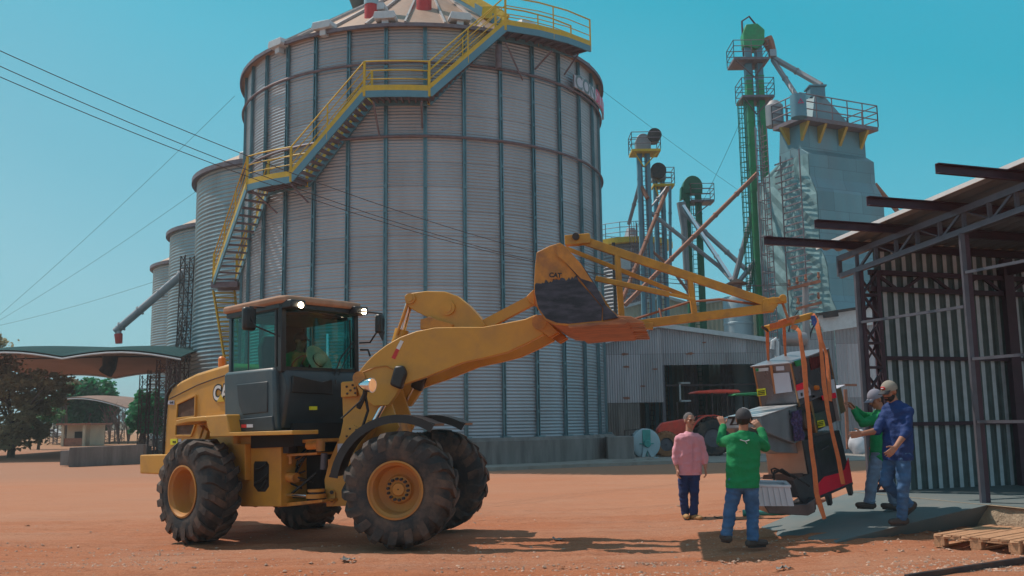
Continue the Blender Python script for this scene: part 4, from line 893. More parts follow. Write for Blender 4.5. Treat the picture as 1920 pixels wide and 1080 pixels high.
FB(mb,'bolts','darkmetal',pb_,smooth=None)
mb=MB()
for (px,py) in ((656,804),(668,806),(650,818),(661,820),(671,812)): x,z=onp(MF,px,py,YT-.025); mb.lathe([(.001,-.012),(.015,-.012),(.015,.01)],6,axis='Y',c=(x,YT-.022,z))
FB(mb,'bolts','darkmetal',pc_,smooth=None)
mb=MB()
for (px,py) in ((622,923),(622,938)): x,z=onp(MF,px,py,YT-.035); mb.lathe([(.001,-.015),(.026,-.015),(.026,.01)],10,axis='Y',c=(x,YT-.032,z))
FB(mb,'bolts','darkmetal',pd_,smooth=None)
# front mudguards: arc over the wheels
def guard(y0,y1,a0,a1,r=.885,cx=1.5):
    mb=MB(); n=20
    for i in range(n+1):
        a=radians(a0+(a1-a0)*i/n); rr_=r+ (.02 if i in(0,n) else 0)
        for y,rd in ((y0,0),(y0,.035),(y1,.035),(y1,0)): mb.v.append(V((cx+(rr_+rd)*cos(a),y,.76+(rr_+rd)*sin(a))))
        # side lip
    for i in range(n):
        for j in range(4): mb.f.append((4*i+j,4*i+(j+1)%4,4*i+4+(j+1)%4,4*i+4+j))
    mb.f+= [(0,1,2,3),tuple(4*n+k for k in range(4))]
    n0=len(mb.v)
    for i in range(n+1):
        a=radians(a0+(a1-a0)*i/n)
        for y,rd in ((y0-.02,-.07),(y0-.02,.035),(y0,.035),(y0,-.07)): mb.v.append(V((cx+(r+rd)*cos(a),y,.76+(r+rd)*sin(a))))
    for i in range(n):
        for j in range(4): mb.f.append((n0+4*i+j,n0+4*i+(j+1)%4,n0+4*i+4+(j+1)%4,n0+4*i+4+j))
    mb.f+= [tuple(n0+k for k in range(4)),tuple(n0+4*n+k for k in range(4))]
    FB(mb,'front_mudguard','black',smooth=50)
guard(-1.12,-.62,58,172); guard(.62,1.12,58,172)
# work light on its stalk
mb=MB(); q=P(690,722,12.45); d_=(MF.to_3x3()@V((1,-.25,-.05))).normalized(); mb.tube([q-d_*.13,q-d_*.06,q+d_*.05,q+d_*.07],[.03,.075,.10,.10],16); wl=mb.build('work_light','chrome',ld,smooth=40)
mb=MB(); mb.tube([q+d_*.071,q+d_*.085],[.085,.07],16); mb.build('lens',mat('lens_glow',(1,.50,.22),.3,emit=.25),wl)
mb=MB(); mb.tube([q-d_*.03,P(684,740,12.5),P(672,765,12.55)],.035,8); mb.tube([P(680,748,12.5),P(640,785,12.55)],.012,6); mb.tube([P(684,735,12.55),P(690,770,12.55),P(680,800,12.6)],.02,6); mb.build('stalk','cable',ld)
# ---- LIFT ARMS
YA=-.58
upper=[(664,712),(672,698),(686,680),(702,664),(724,647),(750,632),(780,621),(815,614),(860,613),(905,613),(950,605),(985,598),(1003,590)]
lower=[(1020,627),(985,645),(950,661),(910,671),(868,680),(835,693),(800,707),(772,716),(752,724),(740,744),(728,760),(700,762),(674,740)]
armp=fo(YA,upper+lower)
ar=[]
for y0 in (YA,.46):
    mb=MB(); mb.xz(armp,y0,y0+.12); ar.append(FB(mb,'lift_arm','yellow',bevel=.012,smooth=30))
fdec('reflector','white',YA,[(751,638),(757,640),(749,656),(743,653)],.006,0); fdec('reflector','red',YA,[(743,653),(749,656),(741,674),(734,671)],.006,0)
mb=MB(); pts=[(x,YA-.012,z) for x,z in fo(YA-.012,[(662,714),(680,698),(705,688),(725,686),(745,697)])]; mb.tube(pts,.008,5); FB(mb,'grease_line','yellow2')
for (px,py),r,yy in (((1012,605),.10,YA),):
    x,z=onp(MF,px,py,YA); mb=MB(); mb.tube([(x,YA-.05,z),(x,-YA+.05,z)],r,16); FB(mb,'bucket_pin','yellow2')
# cross tube between the arms
x,z=onp(MF,850,640,0); mb=MB(); mb.tube([(x,-.5,z),(x,.5,z)],.14,18); FB(mb,'cross_tube','yellow')
x,z=onp(MF,700,712,0); mb=MB(); mb.tube([(x,-.62,z),(x,.62,z)],.09,16); FB(mb,'arm_pivot','yellow2')
# bell crank
bc=fo(-.10,[(759,556),(764,551),(800,546),(835,547),(858,555),(880,573),(898,592),(912,612),(880,617),(850,616),(826,606),(800,594),(776,582),(762,572)])
mb=MB(); mb.xz(bc,-.13,.13); bcr=FB(mb,'bell_crank','yellow',bevel=.012,smooth=30)
for (px,py),r in (((770,560),.075),((840,577),.105)):
    x,z=onp(MF,px,py,-.13); mb=MB(); mb.tube([(x,-.17,z),(x,.17,z)],r,20); mb.tube([(x,-.185,z),(x,.185,z)],r*.62,16); FB(mb,'pin_boss','yellow',bcr,smooth=40)
x,z=onp(MF,801,606,-.14); mb=MB(); mb.xz(fo(-.14,[(790,600),(808,594),(822,600),(850,608),(850,616),(790,618)]),-.20,.20); FB(mb,'crank_bracket','yellow2',bevel=.01)
# tilt cylinder
def fcyl(name,pa,pb,y,r,m,n=14,cap=True):
    a=onp(MF,*pa,y); b=onp(MF,*pb,y); mb=MB(); mb.tube([(a[0],y,a[1]),(b[0],y,b[1])],r,n); return FB(mb,name,m)
fcyl('tilt_cylinder_rod',(768,566),(752,628),0,.055,'chrome'); fcyl('tilt_cylinder_pipe',(764,570),(744,628),-.12,.022,'yellow2'); fcyl('tilt_cylinder',(754,618),(725,720),0,.10,'yellow')
# lift cylinders
for y,off in ((-.50,0),(.50,0)):
    a=onp(MF,748,704,-.50); b=onp(MF,697,800,-.50)
    mb=MB(); mb.tube([(a[0],y,a[1]),(b[0],y,b[1])],.045,16); FB(mb,'lift_cylinder_rod','chrome')
    mb=MB(); mb.xz([(a[0]-.09,a[1]-.13),(a[0]+.07,a[1]-.20),(a[0]+.15,a[1]+.02),(a[0]+.10,a[1]+.13),(a[0]-.02,a[1]+.12)],y-.16,y-.03); FB(mb,'lift_cylinder_head','black',bevel=.03)
    mb=MB(); mb.tube([(b[0]+.02,y,b[1]+.05),(b[0]-.25,y,b[1]-.42)],.085,16); FB(mb,'lift_cylinder','yellow')
# ---- BUCKET
YB=-1.22
b_out=fo(YB,[(1006,473),(1030,461),(1050,455),(1060,462),(1095,501),(1118,536),(1136,572),(1168,598),(1134,604),(1066,611),(1040,609),(1022,600),(1007,578),(1001,540),(1003,500)])
cx0=sum(p[0] for p in b_out)/len(b_out); cz0=sum(p[1] for p in b_out)/len(b_out)
mb=MB(); mb.xz(b_out,YB,YB+.05); bk=FB(mb,'bucket','yellow2',bevel=.008)
mb=MB(); mb.xz(b_out,-YB-.05,-YB); FB(mb,'bucket_side','yellow2',bk,bevel=.008)
# shell (open to the front): back, curved bottom
shell=b_out[7:]+[b_out[0],b_out[1],b_out[2]]
mb=MB()
for k,(x,z) in enumerate(shell):
    dx,dz=cx0-x,cz0-z; l=sqrt(dx*dx+dz*dz); nx_,nz_=dx/l*.04,dz/l*.04
    mb.v+=[V((x,YB+.05,z)),V((x,-YB-.05,z)),V((x+nx_,-YB-.05,z+nz_)),V((x+nx_,YB+.05,z+nz_))]
for k in range(len(shell)-1):
    for j in range(4): mb.f.append((4*k+j,4*k+(j+1)%4,4*k+4+(j+1)%4,4*k+4+j))
FB(mb,'bucket_shell','rustdust',bk,smooth=40)
# dark bare-steel stain on the side plate, raised rim, side cutter and wear plate
rj=random.Random(5); inn=fo(YB-.006,[(1003,534)]+[(1003+k*2.9,530-k*.35+rj.uniform(-4,4)) for k in range(1,28)]+[(1085,527),(1108,552),(1129,577),(1128,601),(1066,607),(1044,605),(1024,597),(1010,578),(1003,550)])
M['scraped']=mat('scraped_dark_steel',(.035,.032,.045),.35,.35,var=.5,scale=7,dirt=(.12,.10,.13),dirt_amt=.6,dscale=9,stretch=(.5,1,2))
mb=MB(); mb.xz(inn,YB-.009,YB+.002); FB(mb,'worn_side_face','scraped',bk,smooth=None)
cut=fo(YB-.03,[(1050,458),(1058,462),(1095,501),(1118,536),(1136,572),(1160,596),(1130,601),(1131,578),(1090,527),(1058,490),(1044,475)])
mb=MB(); mb.xz(cut,YB-.035,YB+.0); FB(mb,'side_cutter','scraped',bk,smooth=None,bevel=.006)
mb=MB(); mb.xz(fo(YB,[(1044,462),(1056,459),(1090,496),(1112,530),(1090,523),(1062,494),(1046,480)]),YB-.042,YB-.034); FB(mb,'cutter_paint','yellow2',bk,smooth=None)
mb=MB(); mb.xz(fo(YB-.01,[(1029,510),(1051,507),(1053,521),(1030,524)]),YB-.018,YB); wp=FB(mb,'wear_plate','yellow2',bk,bevel=.004)
x,z=onp(MF,1041,516,YB-.03); text('CAT',.08,MF@Matrix.Translation((x,YB-.019,z))@Matrix.Rotation(radians(5),4,'Y')@Matrix.Rotation(pi/2,4,'X'),'darkmetal',wp,ext=.002,bold=.004)
# lip and teeth
lipz=fo(YB,[(1168,598)])[0]
mb=MB(); mb.xz(fo(YB,[(1168,597),(1180,603),(1172,609),(1120,611),(1066,616),(1066,610),(1134,603)]),YB-.02,-YB+.02); FB(mb,'cutting_edge','rustdust',bk,bevel=.006)
for i in range(8):
    y=YB+.04+i*(-2*YB-.08)/7; x,z=lipz
    mb=MB(); mb.prism([(-.10,.045),(.10,.03),(.26,-.045),(.24,-.065),(.05,-.06),(-.10,-.03)],-.055,.055,lambda u,v,w:V((x+u,y+w*(1 if u<.1 else .7),z+v))); FB(mb,'tooth','rustdust',bk,bevel=.008)
# hinge brackets + top spill guard
for y in (-.62,-.40,.36,.58):
    mb=MB(); mb.xz(fo(-.6,[(998,596),(1006,590),(1020,596),(1046,622),(1030,632),(1004,614)]),y,y+.05); FB(mb,'hinge_bracket','yellow2',bk,bevel=.006)
mb=MB(); mb.xz(fo(0,[(1003,545),(990,558),(996,570),(1006,575)]),-.14,.14); FB(mb,'tilt_bracket','yellow2',bk,bevel=.01)
a=onp(MF,905,612,0); b=onp(MF,1000,562,0); mb=MB(); mb.bar((a[0],0,a[1]),(b[0],0,b[1]),.14,.14); FB(mb,'tilt_link','yellow')
# hat on dashboard and hydraulic details are separate things
hq=frontpt(596,677,-.20)
hat=thing('straw_hat',hq,'wide straw hat lying on the dash behind the loader windscreen','hat')
Rh=Matrix.Translation(hq)@Matrix.Rotation(radians(-30),4,'Z')@Matrix.Rotation(radians(62),4,'Y')
mb=MB(); mb.lathe([(.245,.02),(.25,.028),(.20,.012),(.115,.0),(.105,.03),(.095,.085),(.06,.105),(.001,.10)],36); mb.xf(Rh).build('brim_and_crown','straw',hat,smooth=50)
mb=MB(); mb.lathe([(.108,.012),(.112,.014),(.108,.032),(.106,.03)],36); mb.xf(Rh).build('hat_band','eye',hat)

# ================================================================ LIFTING JIB
YJ=0.0
jb=thing('lifting_jib',P(1180,610,12.6),'yellow triangular truss jib fixed across the bucket, lifting the machine','lifting jib')
def jp(px,py,y=YJ): x,z=onp(MF,px,py,y); return MF@V((x,y,z))
def jbar(name,a,b,w,h,y=YJ,m='yellow'):
    mb=MB(); mb.bar(jp(*a,y),jp(*b,y),w,h); return mb.build(name,m,jb,smooth=None,bevel=.006)
M['jyellow']=mat('jib_yellow',(.58,.27,.03),.5,var=.12,scale=4,dirt=(.22,.10,.05),dirt_amt=.5,dscale=5)
jbar('top_chord',(1090,450),(1437,567),.09,.115,m='jyellow')
jbar('bottom_chord',(1185,610),(1450,577),.09,.115,m='jyellow')
mb=MB(); mb.prism([(1430,562),(1452,557),(1458,573),(1450,584),(1428,586)],-.06,.06,lambda u,v,w:jp(u,v,0)+(MF.to_3x3()@V((0,w,0)))); mb.build('tip_plate','jyellow',jb,smooth=None,bevel=.006)
jbar('upright',(1157,476),(1166,598),.075,.09,m='jyellow'); jbar('upright',(1293,520),(1302,588),.07,.085,m='jyellow')
jbar('diagonal',(1060,465),(1300,561),.05,.06,y=.35,m='jyellow')
jbar('diagonal',(1117,522),(1255,552),.06,.07,y=-.3,m='jyellow'); jbar('diagonal',(1252,551),(1302,562),.03,.04,y=-.3,m='jyellow')
mb=MB(); mb.tube([jp(1178,602,.3),jp(1292,566,.2),jp(1350,561,.1),jp(1432,573,0)],.018,6); mb.build('tie_rod','rustpipe',jb)
mb=MB(); mb.tube([jp(1236,578,.2),jp(1240,595,.1)],.012,6); mb.build('tie_rod','rustpipe',jb)
for a_,b_,w_,h_ in (((1060,452),(1107,448),.16,.14),((1081,460),(1081,443),.1,.16),((1190,610),(1225,612),.14,.09)):
    mb=MB(); mb.bar(jp(*a_),jp(*b_),w_,h_); mb.build('mounting_lug','jyellow',jb,smooth=None,bevel=.01)
mb=MB(); q=jp(1081,446); dd=MF.to_3x3()@V((0,1,0)); mb.tube([q-dd*.12,q+dd*.12],.05,12); mb.build('lug_pin','darkmetal',jb)
mb=MB(); mb.bar(jp(1440,566),jp(1474,562),.13,.085); q=jp(1467,560); mb.tube([q-dd*.08,q+dd*.08],.05,14); mb.build('tip_hook','jyellow',jb,smooth=None,bevel=.01)
mb=MB(); mb.bar(jp(1466,564),jp(1478,600),.045,.03); mb.build('hook_link','rustdust',jb,smooth=None)
# ================================================================ ELEVATORS, DRYER, BUILDINGS (background right)
def vpt(X,Y,z): return V((X,Y,z))
def rail(mb,pts,z0,h=1.05,r=.025,closed=True,n=3):
    ring=pts+([pts[0]] if closed else [])
    for a,b in zip(ring,ring[1:]):
        a=V((a[0],a[1],z0)); b=V((b[0],b[1],z0))
        for k in range(n): 
            q=V((0,0,h*(k+1)/n)); mb.tube([a+q,b+q],r,5,cap=False)
        m=max(1,int((b-a).length/1.0))
        for i in range(m+1): c=a.lerp(b,i/m); mb.tube([c,c+V((0,0,h))],r,5,cap=False)
def ladder(mb,base,z0,z1,w=.4,dx=(1,0),r=.02,cage=False,out=(0,-1)):
    dx=V((*dx,0)).normalized(); o=V((*out,0)).normalized(); b=V((base[0],base[1],0))
    for s in (-1,1): mb.tube([b+dx*s*w/2+V((0,0,z0)),b+dx*s*w/2+V((0,0,z1))],r,5)
    for i in range(int((z1-z0)/.3)): z=z0+i*.3; mb.tube([b-dx*w/2+V((0,0,z)),b+dx*w/2+V((0,0,z))],r*.8,4,cap=False)
    if cage:
        for i in range(int((z1-z0)/1.0)):
            z=z0+i*1.0; mb.tube([b+dx*w*.6*cos(t*pi/6)+o*.6*sin(t*pi/6)+V((0,0,z)) for t in range(7)],r*.8,4,cap=False)
        for t in (1,2,3,4,5): q=dx*w*.6*cos(t*pi/6)+o*.6*sin(t*pi/6); mb.tube([b+q+V((0,0,z0)),b+q+V((0,0,z1))],r*.7,4,cap=False)
def elevator(name,px,py,Y,label,legs,headm,legm,plats,zt,cat='bucket elevator',group='bucket elevators',zgreen=None,legw=.42,gap=.62,head='round',platm='ring'):
    b=P(px,py,Y); X=b.x; t=thing(name,(X,Y,0),label,cat,group)
    for s in (-1,1):
        if zgreen:
            mb=MB(); mb.bx(X+s*gap/2-legw*.38,X+s*gap/2+legw*.38,Y-legw/2,Y+legw/2,zgreen,zt); mb.build('leg_casing','galvblue',t,smooth=None)
            z1=zgreen
        else: z1=zt
        mb=MB(); mb.bx(X+s*gap/2-legw*.38,X+s*gap/2+legw*.38,Y-legw/2,Y+legw/2,-.1,z1)
        for i in range(int(zt/1.4)): z=.7+i*1.4; mb.bx(X+s*gap/2-legw*.43,X+s*gap/2+legw*.43,Y-legw*.55,Y+legw*.55,z-.03,z+.03)
        mb.build('leg_casing',legm,t,smooth=None)
    mb=MB(); ladder(mb,(X+.0,Y-legw*.6),0,zt,w=.3,r=.025); mb.build('ladder','ring' if legm!='dgreen' else 'dgreen',t,smooth=None)
    hw=gap/2+legw*.5
    mb=MB()
    if head=='round': prof=[(-hw,0)]+[(hw*cos(pi-pi*k/10)*1.05,.5+hw*1.15*sin(pi*k/10)) for k in range(11)]+[(hw,0)]
    else: prof=[(-hw,0),(-hw*1.05,.8),(-hw*.7,1.35),(hw*.5,1.4),(hw*1.2,1.0),(hw*1.1,.2),(hw*.4,-.2)]
    mb.prism(prof,-.38,.38,lambda u,v,w:V((X+u,Y+w,zt+v))); mb.build('head','%s'%headm,t,bevel=.04)
    for (z,w_,pm,off) in plats:
        a,c=X-w_/2+off,X+w_/2+off; mb=MB(); mb.bx(a,c,Y-w_*.42,Y+w_*.42,z-.14,z); pf=mb.build('platform',pm,t,smooth=None)
        mb=MB(); rail(mb,[(a,Y-w_*.42),(c,Y-w_*.42),(c,Y+w_*.42),(a,Y+w_*.42)],z); mb.build('guard_rail','ring',pf,smooth=None)
        for s in(-1,1):
            mb=MB(); mb.bar((X,Y-.2,z-1.0),(X+s*w_*.42+off,Y-w_*.35,z-.15),.06,.06); mb.build('platform_brace',pm,pf,smooth=None)
    return t,X
def zat(px,py,Y): return P(px,py,Y).z
YE=56
t,X=elevator('bucket_elevator',1215,560,YE,'grey bucket elevator with a yellow platform, the nearest to the big silo',2,'galvd','galvblue',[(zat(1215,285,YE),1.75,'stair',.1)],zat(1215,283,YE),legw=.40,gap=.48)
mb=MB(); q=P(1226,256,YE-.2); mb.tube([q-V((0,.4,0)),q+V((0,.4,0))],.42,18); mb.build('drive_pulley','darkmetal',t)
t,X=elevator('bucket_elevator',1243,560,YE+3,'second grey bucket elevator, shorter, with a big round head and yellow platform',2,'galvd','galvblue',[(zat(1240,348,YE+3),1.35,'stair',.25)],zat(1240,340,YE+3),legw=.36,gap=.46)
mb=MB(); q=P(1233,322,YE+2.6); mb.tube([q-V((0,.4,0)),q+V((0,.3,0))],.5,18); mb.build('drive_pulley','darkmetal',t)
YG2=60
t,X=elevator('bucket_elevator',1306,560,YG2,'dark green bucket elevator with a rounded green head',2,'dgreen','dgreen',[(zat(1306,378,YG2),1.5,'ring',.55)],zat(1297,365,YG2),legw=.46,gap=.74)
mb=MB(); mb.prism([(1276,352),(1292,352),(1284,372),(1275,376)],-.3,.3,lambda u,v,w:P(u,v,YG2)+V((0,w,0))); mb.build('discharge','dgreen',t)
YT2=54
t,X=elevator('bucket_elevator',1434,540,YT2,'tallest bucket elevator, green with cage ladder and bright green head',2,'green','green',[(zat(1424,117,YT2),2.1,'ring',-.3),(zat(1424,186,YT2),1.9,'ring',0)],zat(1424,90,YT2),zgreen=zat(1424,152,YT2),legw=.50,gap=.66,head='angled')
mb=MB(); ladder(mb,(X-.85,YT2),zat(1424,560,YT2),zat(1424,190,YT2),w=.4,cage=True,r=.03); 
for i in range(9): z=4+i*2.0; mb.bar((X-.85,YT2,z),(X-.2,YT2,z),.05,.05)
mb.build('cage_ladder','dgreen',t,smooth=None)
mb=MB(); zz=zat(1424,90,YT2); mb.tube([V((X-.55,YT2,zz-.5)),V((X-.55,YT2,zz+1.7)),V((X-.1,YT2,zz+2.0)),V((X+.25,YT2,zz+1.5))],.06,6); mb.build('hoist_davit','maroon',t)
mb=MB(); mb.tube([P(1392,80,YT2),P(1408,80,YT2)],.24,12); mb.tube([P(1404,80,YT2),P(1420,78,YT2)],.1,8); mb.build('motor','tealplastic',t)
mb=MB(); mb.tube([P(1437,72,YT2),P(1441,80,YT2),P(1447,95,YT2),P(1450,108,YT2)],[.35,.34,.26,.2],10); mb.build('discharge','rustpipe',t)
mb=MB(); mb.box(P(1448,101,YT2-.1),(.42,.42,.45)); mb.build('diverter','galv',t,bevel=.03)
# pipes and braces
def pipe(name,pts,r,m,label,cat,group='grain pipes between the elevators',n=8,fl=True):
    mb=MB(); q=[P(*p) for p in pts]; mb.tube(q,r,n)
    if fl and not isinstance(r,list):
        for a,b in zip(q,q[1:]):
            L=(b-a).length; k=int(L/2.2); d=(b-a).normalized()
            for i in range(1,k+1): c=a.lerp(b,i/(k+1)); mb.tube([c-d*.05,c+d*.05],r*1.25,n)
    return tag(mb.build(name,m),label,cat,group)
pipe('grain_pipe',[(1420,325,53),(1172,572,50)],.13,'rustpipe','rusty maroon brace running from the tall green elevator down left','pipe')
pipe('grain_pipe',[(1252,352,55),(1168,560,52)],.12,'rustpipe','orange rusty pipe slanting down left from the second grey elevator','pipe')
pipe('grain_pipe',[(1251,352,57),(1215,395,56),(1349,500,57),(1372,525,56)],.13,'galvd','long grey pipe crossing down right behind the dark green elevator','pipe')
pipe('grain_pipe',[(1281,386,58),(1376,530,56)],.14,'chrome','shiny silver pipe from the dark green elevator down to the duct','pipe')
pipe('grain_pipe',[(1281,398,59),(1406,512,57)],.15,'galvd','second grey pipe just above the silver one','pipe')
pipe('grain_pipe',[(1277,380,59.5),(1283,430,59.5),(1288,520,59.5),(1294,560,59.5)],[.30,.22,.2,.18],'galvd','bent vertical grey pipe left of the dark green elevator','pipe')
pipe('grain_pipe',[(1424,352,54),(1376,528,55)],.17,'galvd','steep grey pipe left of the tall green elevator','pipe')
pipe('grain_pipe',[(1432,470,54),(1384,530,54)],.14,'galvd','short grey pipe meeting the steep one near the duct top','pipe')
pipe('grain_pipe',[(1430,430,55),(1403,545,55)],.13,'galvd','narrow grey leg nearest the tall elevator foot','pipe')
pipe('grain_pipe',[(1449,108,54),(1540,160,52)],.17,'galvd','upper grey spout from the tall elevator to the dryer top','pipe')
pipe('grain_pipe',[(1449,112,54),(1496,184,52)],.15,'galvd','lower darker spout from the tall elevator to the grey drum','pipe')
pipe('grain_pipe',[(1199,290,56),(1200,345,56),(1214,372,55.6)],.14,'rustpipe','rusty drop pipe beside the nearest grey elevator','pipe')
pipe('grain_pipe',[(1199,346,56),(1179,420,58)],.12,'galvd','grey pipe running down to the small silo top','pipe')
pipe('grain_pipe',[(1640,345,60),(1692,408,60)],.16,'rustpipe','rusty brace right of the drying tower','pipe')
pipe('grain_pipe',[(1222,470,56),(1256,500,56),(1300,560,55)],.09,'rustpipe','short thin rusty brace at the elevator feet','pipe')
pipe('grain_pipe',[(1256,350,58),(1257,500,58)],.10,'galvblue','thin upright pipe between grey and green elevators','pipe')
# small silo with yellow platform
Cs=P(1187,560,66); zt=zat(1187,455,64); t=thing('grain_silo',(Cs.x,Cs.y,0),'small grey round bin with a yellow platform, right of the big silo','silo')
mb=MB(); corrugated_cyl(mb,(Cs.x,Cs.y),2.35,0,zt,48,.25,.03); mb.build('wall','galvd',t,smooth=180)
mb=MB(); mb.lathe([(2.4,zt),(.5,zt+.8),(.3,zt+1.4),(.02,zt+1.45)],32,c=(Cs.x,Cs.y,0)); mb.build('roof','galvd',t)
mb=MB(); mb.lathe([(2.4,zt-.1),(2.9,zt-.1),(2.9,zt+.28),(2.4,zt+.28)],32,c=(Cs.x,Cs.y,0)); pf=mb.build('platform','stair',t)
mb=MB(); rail(mb,[(Cs.x+2.85*cos(a*pi/8),Cs.y+2.85*sin(a*pi/8)) for a in range(16)],zt+.28); 
ladder(mb,(Cs.x-.2,Cs.y-2.6),0,zt+1.2,w=.5,cage=True,r=.03); mb.build('guard_rail','ring',pf,smooth=None)
for (x0,x1) in ((1148,1155),(1200,1206),(1228,1233)):
    mb=MB(); a=P(x0,480,62); mb.bx(a.x,a.x+.2,61.9,62.1,0,zat(1150,455,62)); mb.build('support_leg','darkmetal',t,smooth=None)
mb=MB(); a=P(1172,492,62.5); mb.box(a,(.7,.3,.9)); mb.build('panel','meshnet',t)
M['label_ochre']=mat('ochre_bracket_paint',(.42,.30,.06),.6,var=.1)
# ---- drying tower
YD=50.; K=YD/41; e1=V((.906,.423,0)); e2=V((-.42,.907,0)); D0=P(1503,300,YD); D0.z=0
dz=lambda y:P(1510,y,YD).z
dr=thing('drying_tower',D0,'tall aged grain drying tower of blue grey sheet with stepped sides','drying tower')
fr=[(640,1.9),(602,1.75),(560,1.25),(500,1.2),(470,.85),(365,.85),(335,.45),(292,.45),(278,0),(225,0)]
bk_=[(225,-1.3),(295,-1.5),(318,-3.1),(640,-3.1)]
prof=[(-o*K,dz(y)) for y,o in fr]+[(-o*K,dz(y)) for y,o in bk_]; prof[0]=(prof[0][0],0); prof[-1]=(prof[-1][0],0)
W1=3.9*K
mb=MB(); mb.prism(prof,0,W1,lambda u,v,w:D0+e1*w+e2*u+V((0,0,v))); tb=mb.build('tower_body',silo_wall_mat('tower_sheet',(0,-3000),3000,.9,0,(.15,.28,.33),.5,.35,0,rowh=1.25,cvar=.10),dr,smooth=None,bevel=.02)
# crumpled pale sheeting on the left face
r=random.Random(4); mb=MB(); nu,nv=9,26
zs=[.5+(dz(292)-.5)*j/nv for j in range(nv+1)]
def backo(z): 
    y2=[(dz(y),-o*K) for y,o in bk_][::-1]; y2[0]=(0,y2[0][1])
    for (z0,u0),(z1,u1) in zip(y2,y2[1:]):
        if z0<=z<=z1: return u0+(u1-u0)*(z-z0)/(z1-z0)
    return y2[-1][1]
def fronto(z):
    y2=[(dz(y),-o*K) for y,o in fr]; y2[0]=(0,y2[0][1])
    for (z0,u0),(z1,u1) in zip(y2,y2[1:]):
        if z0<=z<=z1: return u0+(u1-u0)*(z-z0)/(z1-z0)
    return y2[-1][1]
for z in zs:
    jj=zs.index(z)
    for i in range(nu+1): u=fronto(z)+(backo(z)-fronto(z))*i/nu; mb.v.append(D0+e2*u-e1*(.04+(0 if i in(0,nu) else .09*((i+jj)%2)*(.6+.4*r.random())))+V((0,0,z)))
for j in range(nv):
    for i in range(nu): a=j*(nu+1)+i; mb.f.append((a,a+1,a+nu+2,a+nu+1))
M['crumple']=mat('crumpled_pale_teal_sheet',(.24,.38,.40),.45,.35,var=.2,scale=1.5,dirt=(.15,.28,.30),dirt_amt=.6,dscale=1.2)
mb.build('side_sheeting','crumple',dr,smooth=None)
# louvre frame + cage ladder standing in front of the left face
mb=MB(); u0,u1=.1,1.9
for i in range(44):
    z=2.2+i*.36
    if z>dz(288): break
    mb.bar(D0+e2*(fronto(z)+.6)-e1*.55+V((0,0,z)),D0+e2*(fronto(z)+2.1)-e1*.55+V((0,0,z)),.05,.07)
for u in (.6,2.1): mb.bar(D0+e2*(fronto(12)+u)-e1*.55+V((0,0,0)),D0+e2*(fronto(12)+u)-e1*.55+V((0,0,dz(285))),.06,.06)
mb.build('louvre_frame','ring',dr,smooth=None)
mb=MB(); q=D0+e2*2.0-e1*.8; ladder(mb,(q.x,q.y),.5,dz(222),w=.5,dx=(e2.x,e2.y),cage=True,out=(-e1.x,-e1.y),r=.032); mb.build('cage_ladder','ring',dr,smooth=None)
zp=dz(232); pa=D0-e2*.7-e1*.5; pl=[pa,pa+e1*(W1+.85),pa+e1*(W1+.85)+e2*2.3,pa+e2*2.3]
mb=MB(); mb.add([V((p.x,p.y,zp+d)) for d in (0,.22) for p in pl],[(3,2,1,0),(4,5,6,7),(0,1,5,4),(1,2,6,5),(2,3,7,6),(3,0,4,7)]); pf=mb.build('top_platform','ring',dr,smooth=None)
mb=MB(); rail(mb,[(p.x,p.y) for p in pl],zp+.22,h=1.25,r=.035); mb.build('guard_rail','ring',pf,smooth=None)
for k in (.02,.28,.6,.93):
    q=D0+e1*(W1*k); mb=MB(); mb.prism([(0,0),(-.62,0),(0,-.95)],-.09,.09,lambda u,v,w:q+e2*(u)+e1*w+V((0,0,zp+v))); mb.build('yellow_bracket','label_ochre',pf,smooth=None)
mb=MB(); q=D0-e1*.0+e2*.9; mb.prism([(0,0),(-.6,0),(0,-.95)],-.09,.09,lambda u,v,w:q+e1*u+e2*w+V((0,0,zp+v))); mb.build('yellow_bracket','label_ochre',pf,smooth=None)
mb=MB(); q=D0+e1*W1*.45+e2*.9; z=zp+.25
hb=[(-1.15,-1.1),(1.15,-1.1),(1.15,1.1),(-1.15,1.1)]; ht=[(-.35,-.35),(.35,-.35),(.35,.35),(-.35,.35)]
hpz=P(1535,183,YD+1.5).z; mb.add([q+e1*a*K+e2*b+V((0,0,z)) for a,b in hb]+[V((q.x,q.y,0))+e1*a*K+e2*b+V((0,0,hpz)) for a,b in ht],[(3,2,1,0),(4,5,6,7),(0,1,5,4),(1,2,6,5),(2,3,7,6),(3,0,4,7)]); mb.build('top_hopper','sheetd',dr,smooth=None)
mb=MB(); mb.bx(q.x-.42,q.x+.42,q.y-.4,q.y+.4,hpz,hpz+.62); mb.bx(q.x-.5,q.x+.5,q.y-.5,q.y+.5,hpz+.6,hpz+.68); mb.build('inlet_duct','galvblue',dr,smooth=None)
mb=MB(); qd=P(1497,200,YD-1.2); mb.tube([qd-V((0,0,.62)),qd+V((0,0,.62))],.42,18); dm=mb.build('drum','galvblue',dr); text('\u25B3',.34,Matrix.Translation(qd+V((0,-.45,.15)))@Matrix.Rotation(pi/2,4,'X'),mat('faded_red_mark',(.5,.05,.15),.6),dm,name='red_mark',bold=.01)
mb=MB(); q=P(1452,212,YD+2); mb.tube([q-V((0,0,.8)),q+V((0,0,.4)),q+V((0,0,.7))],[.5,.5,.25],14); mb.build('exhaust_fan','galvd',dr)

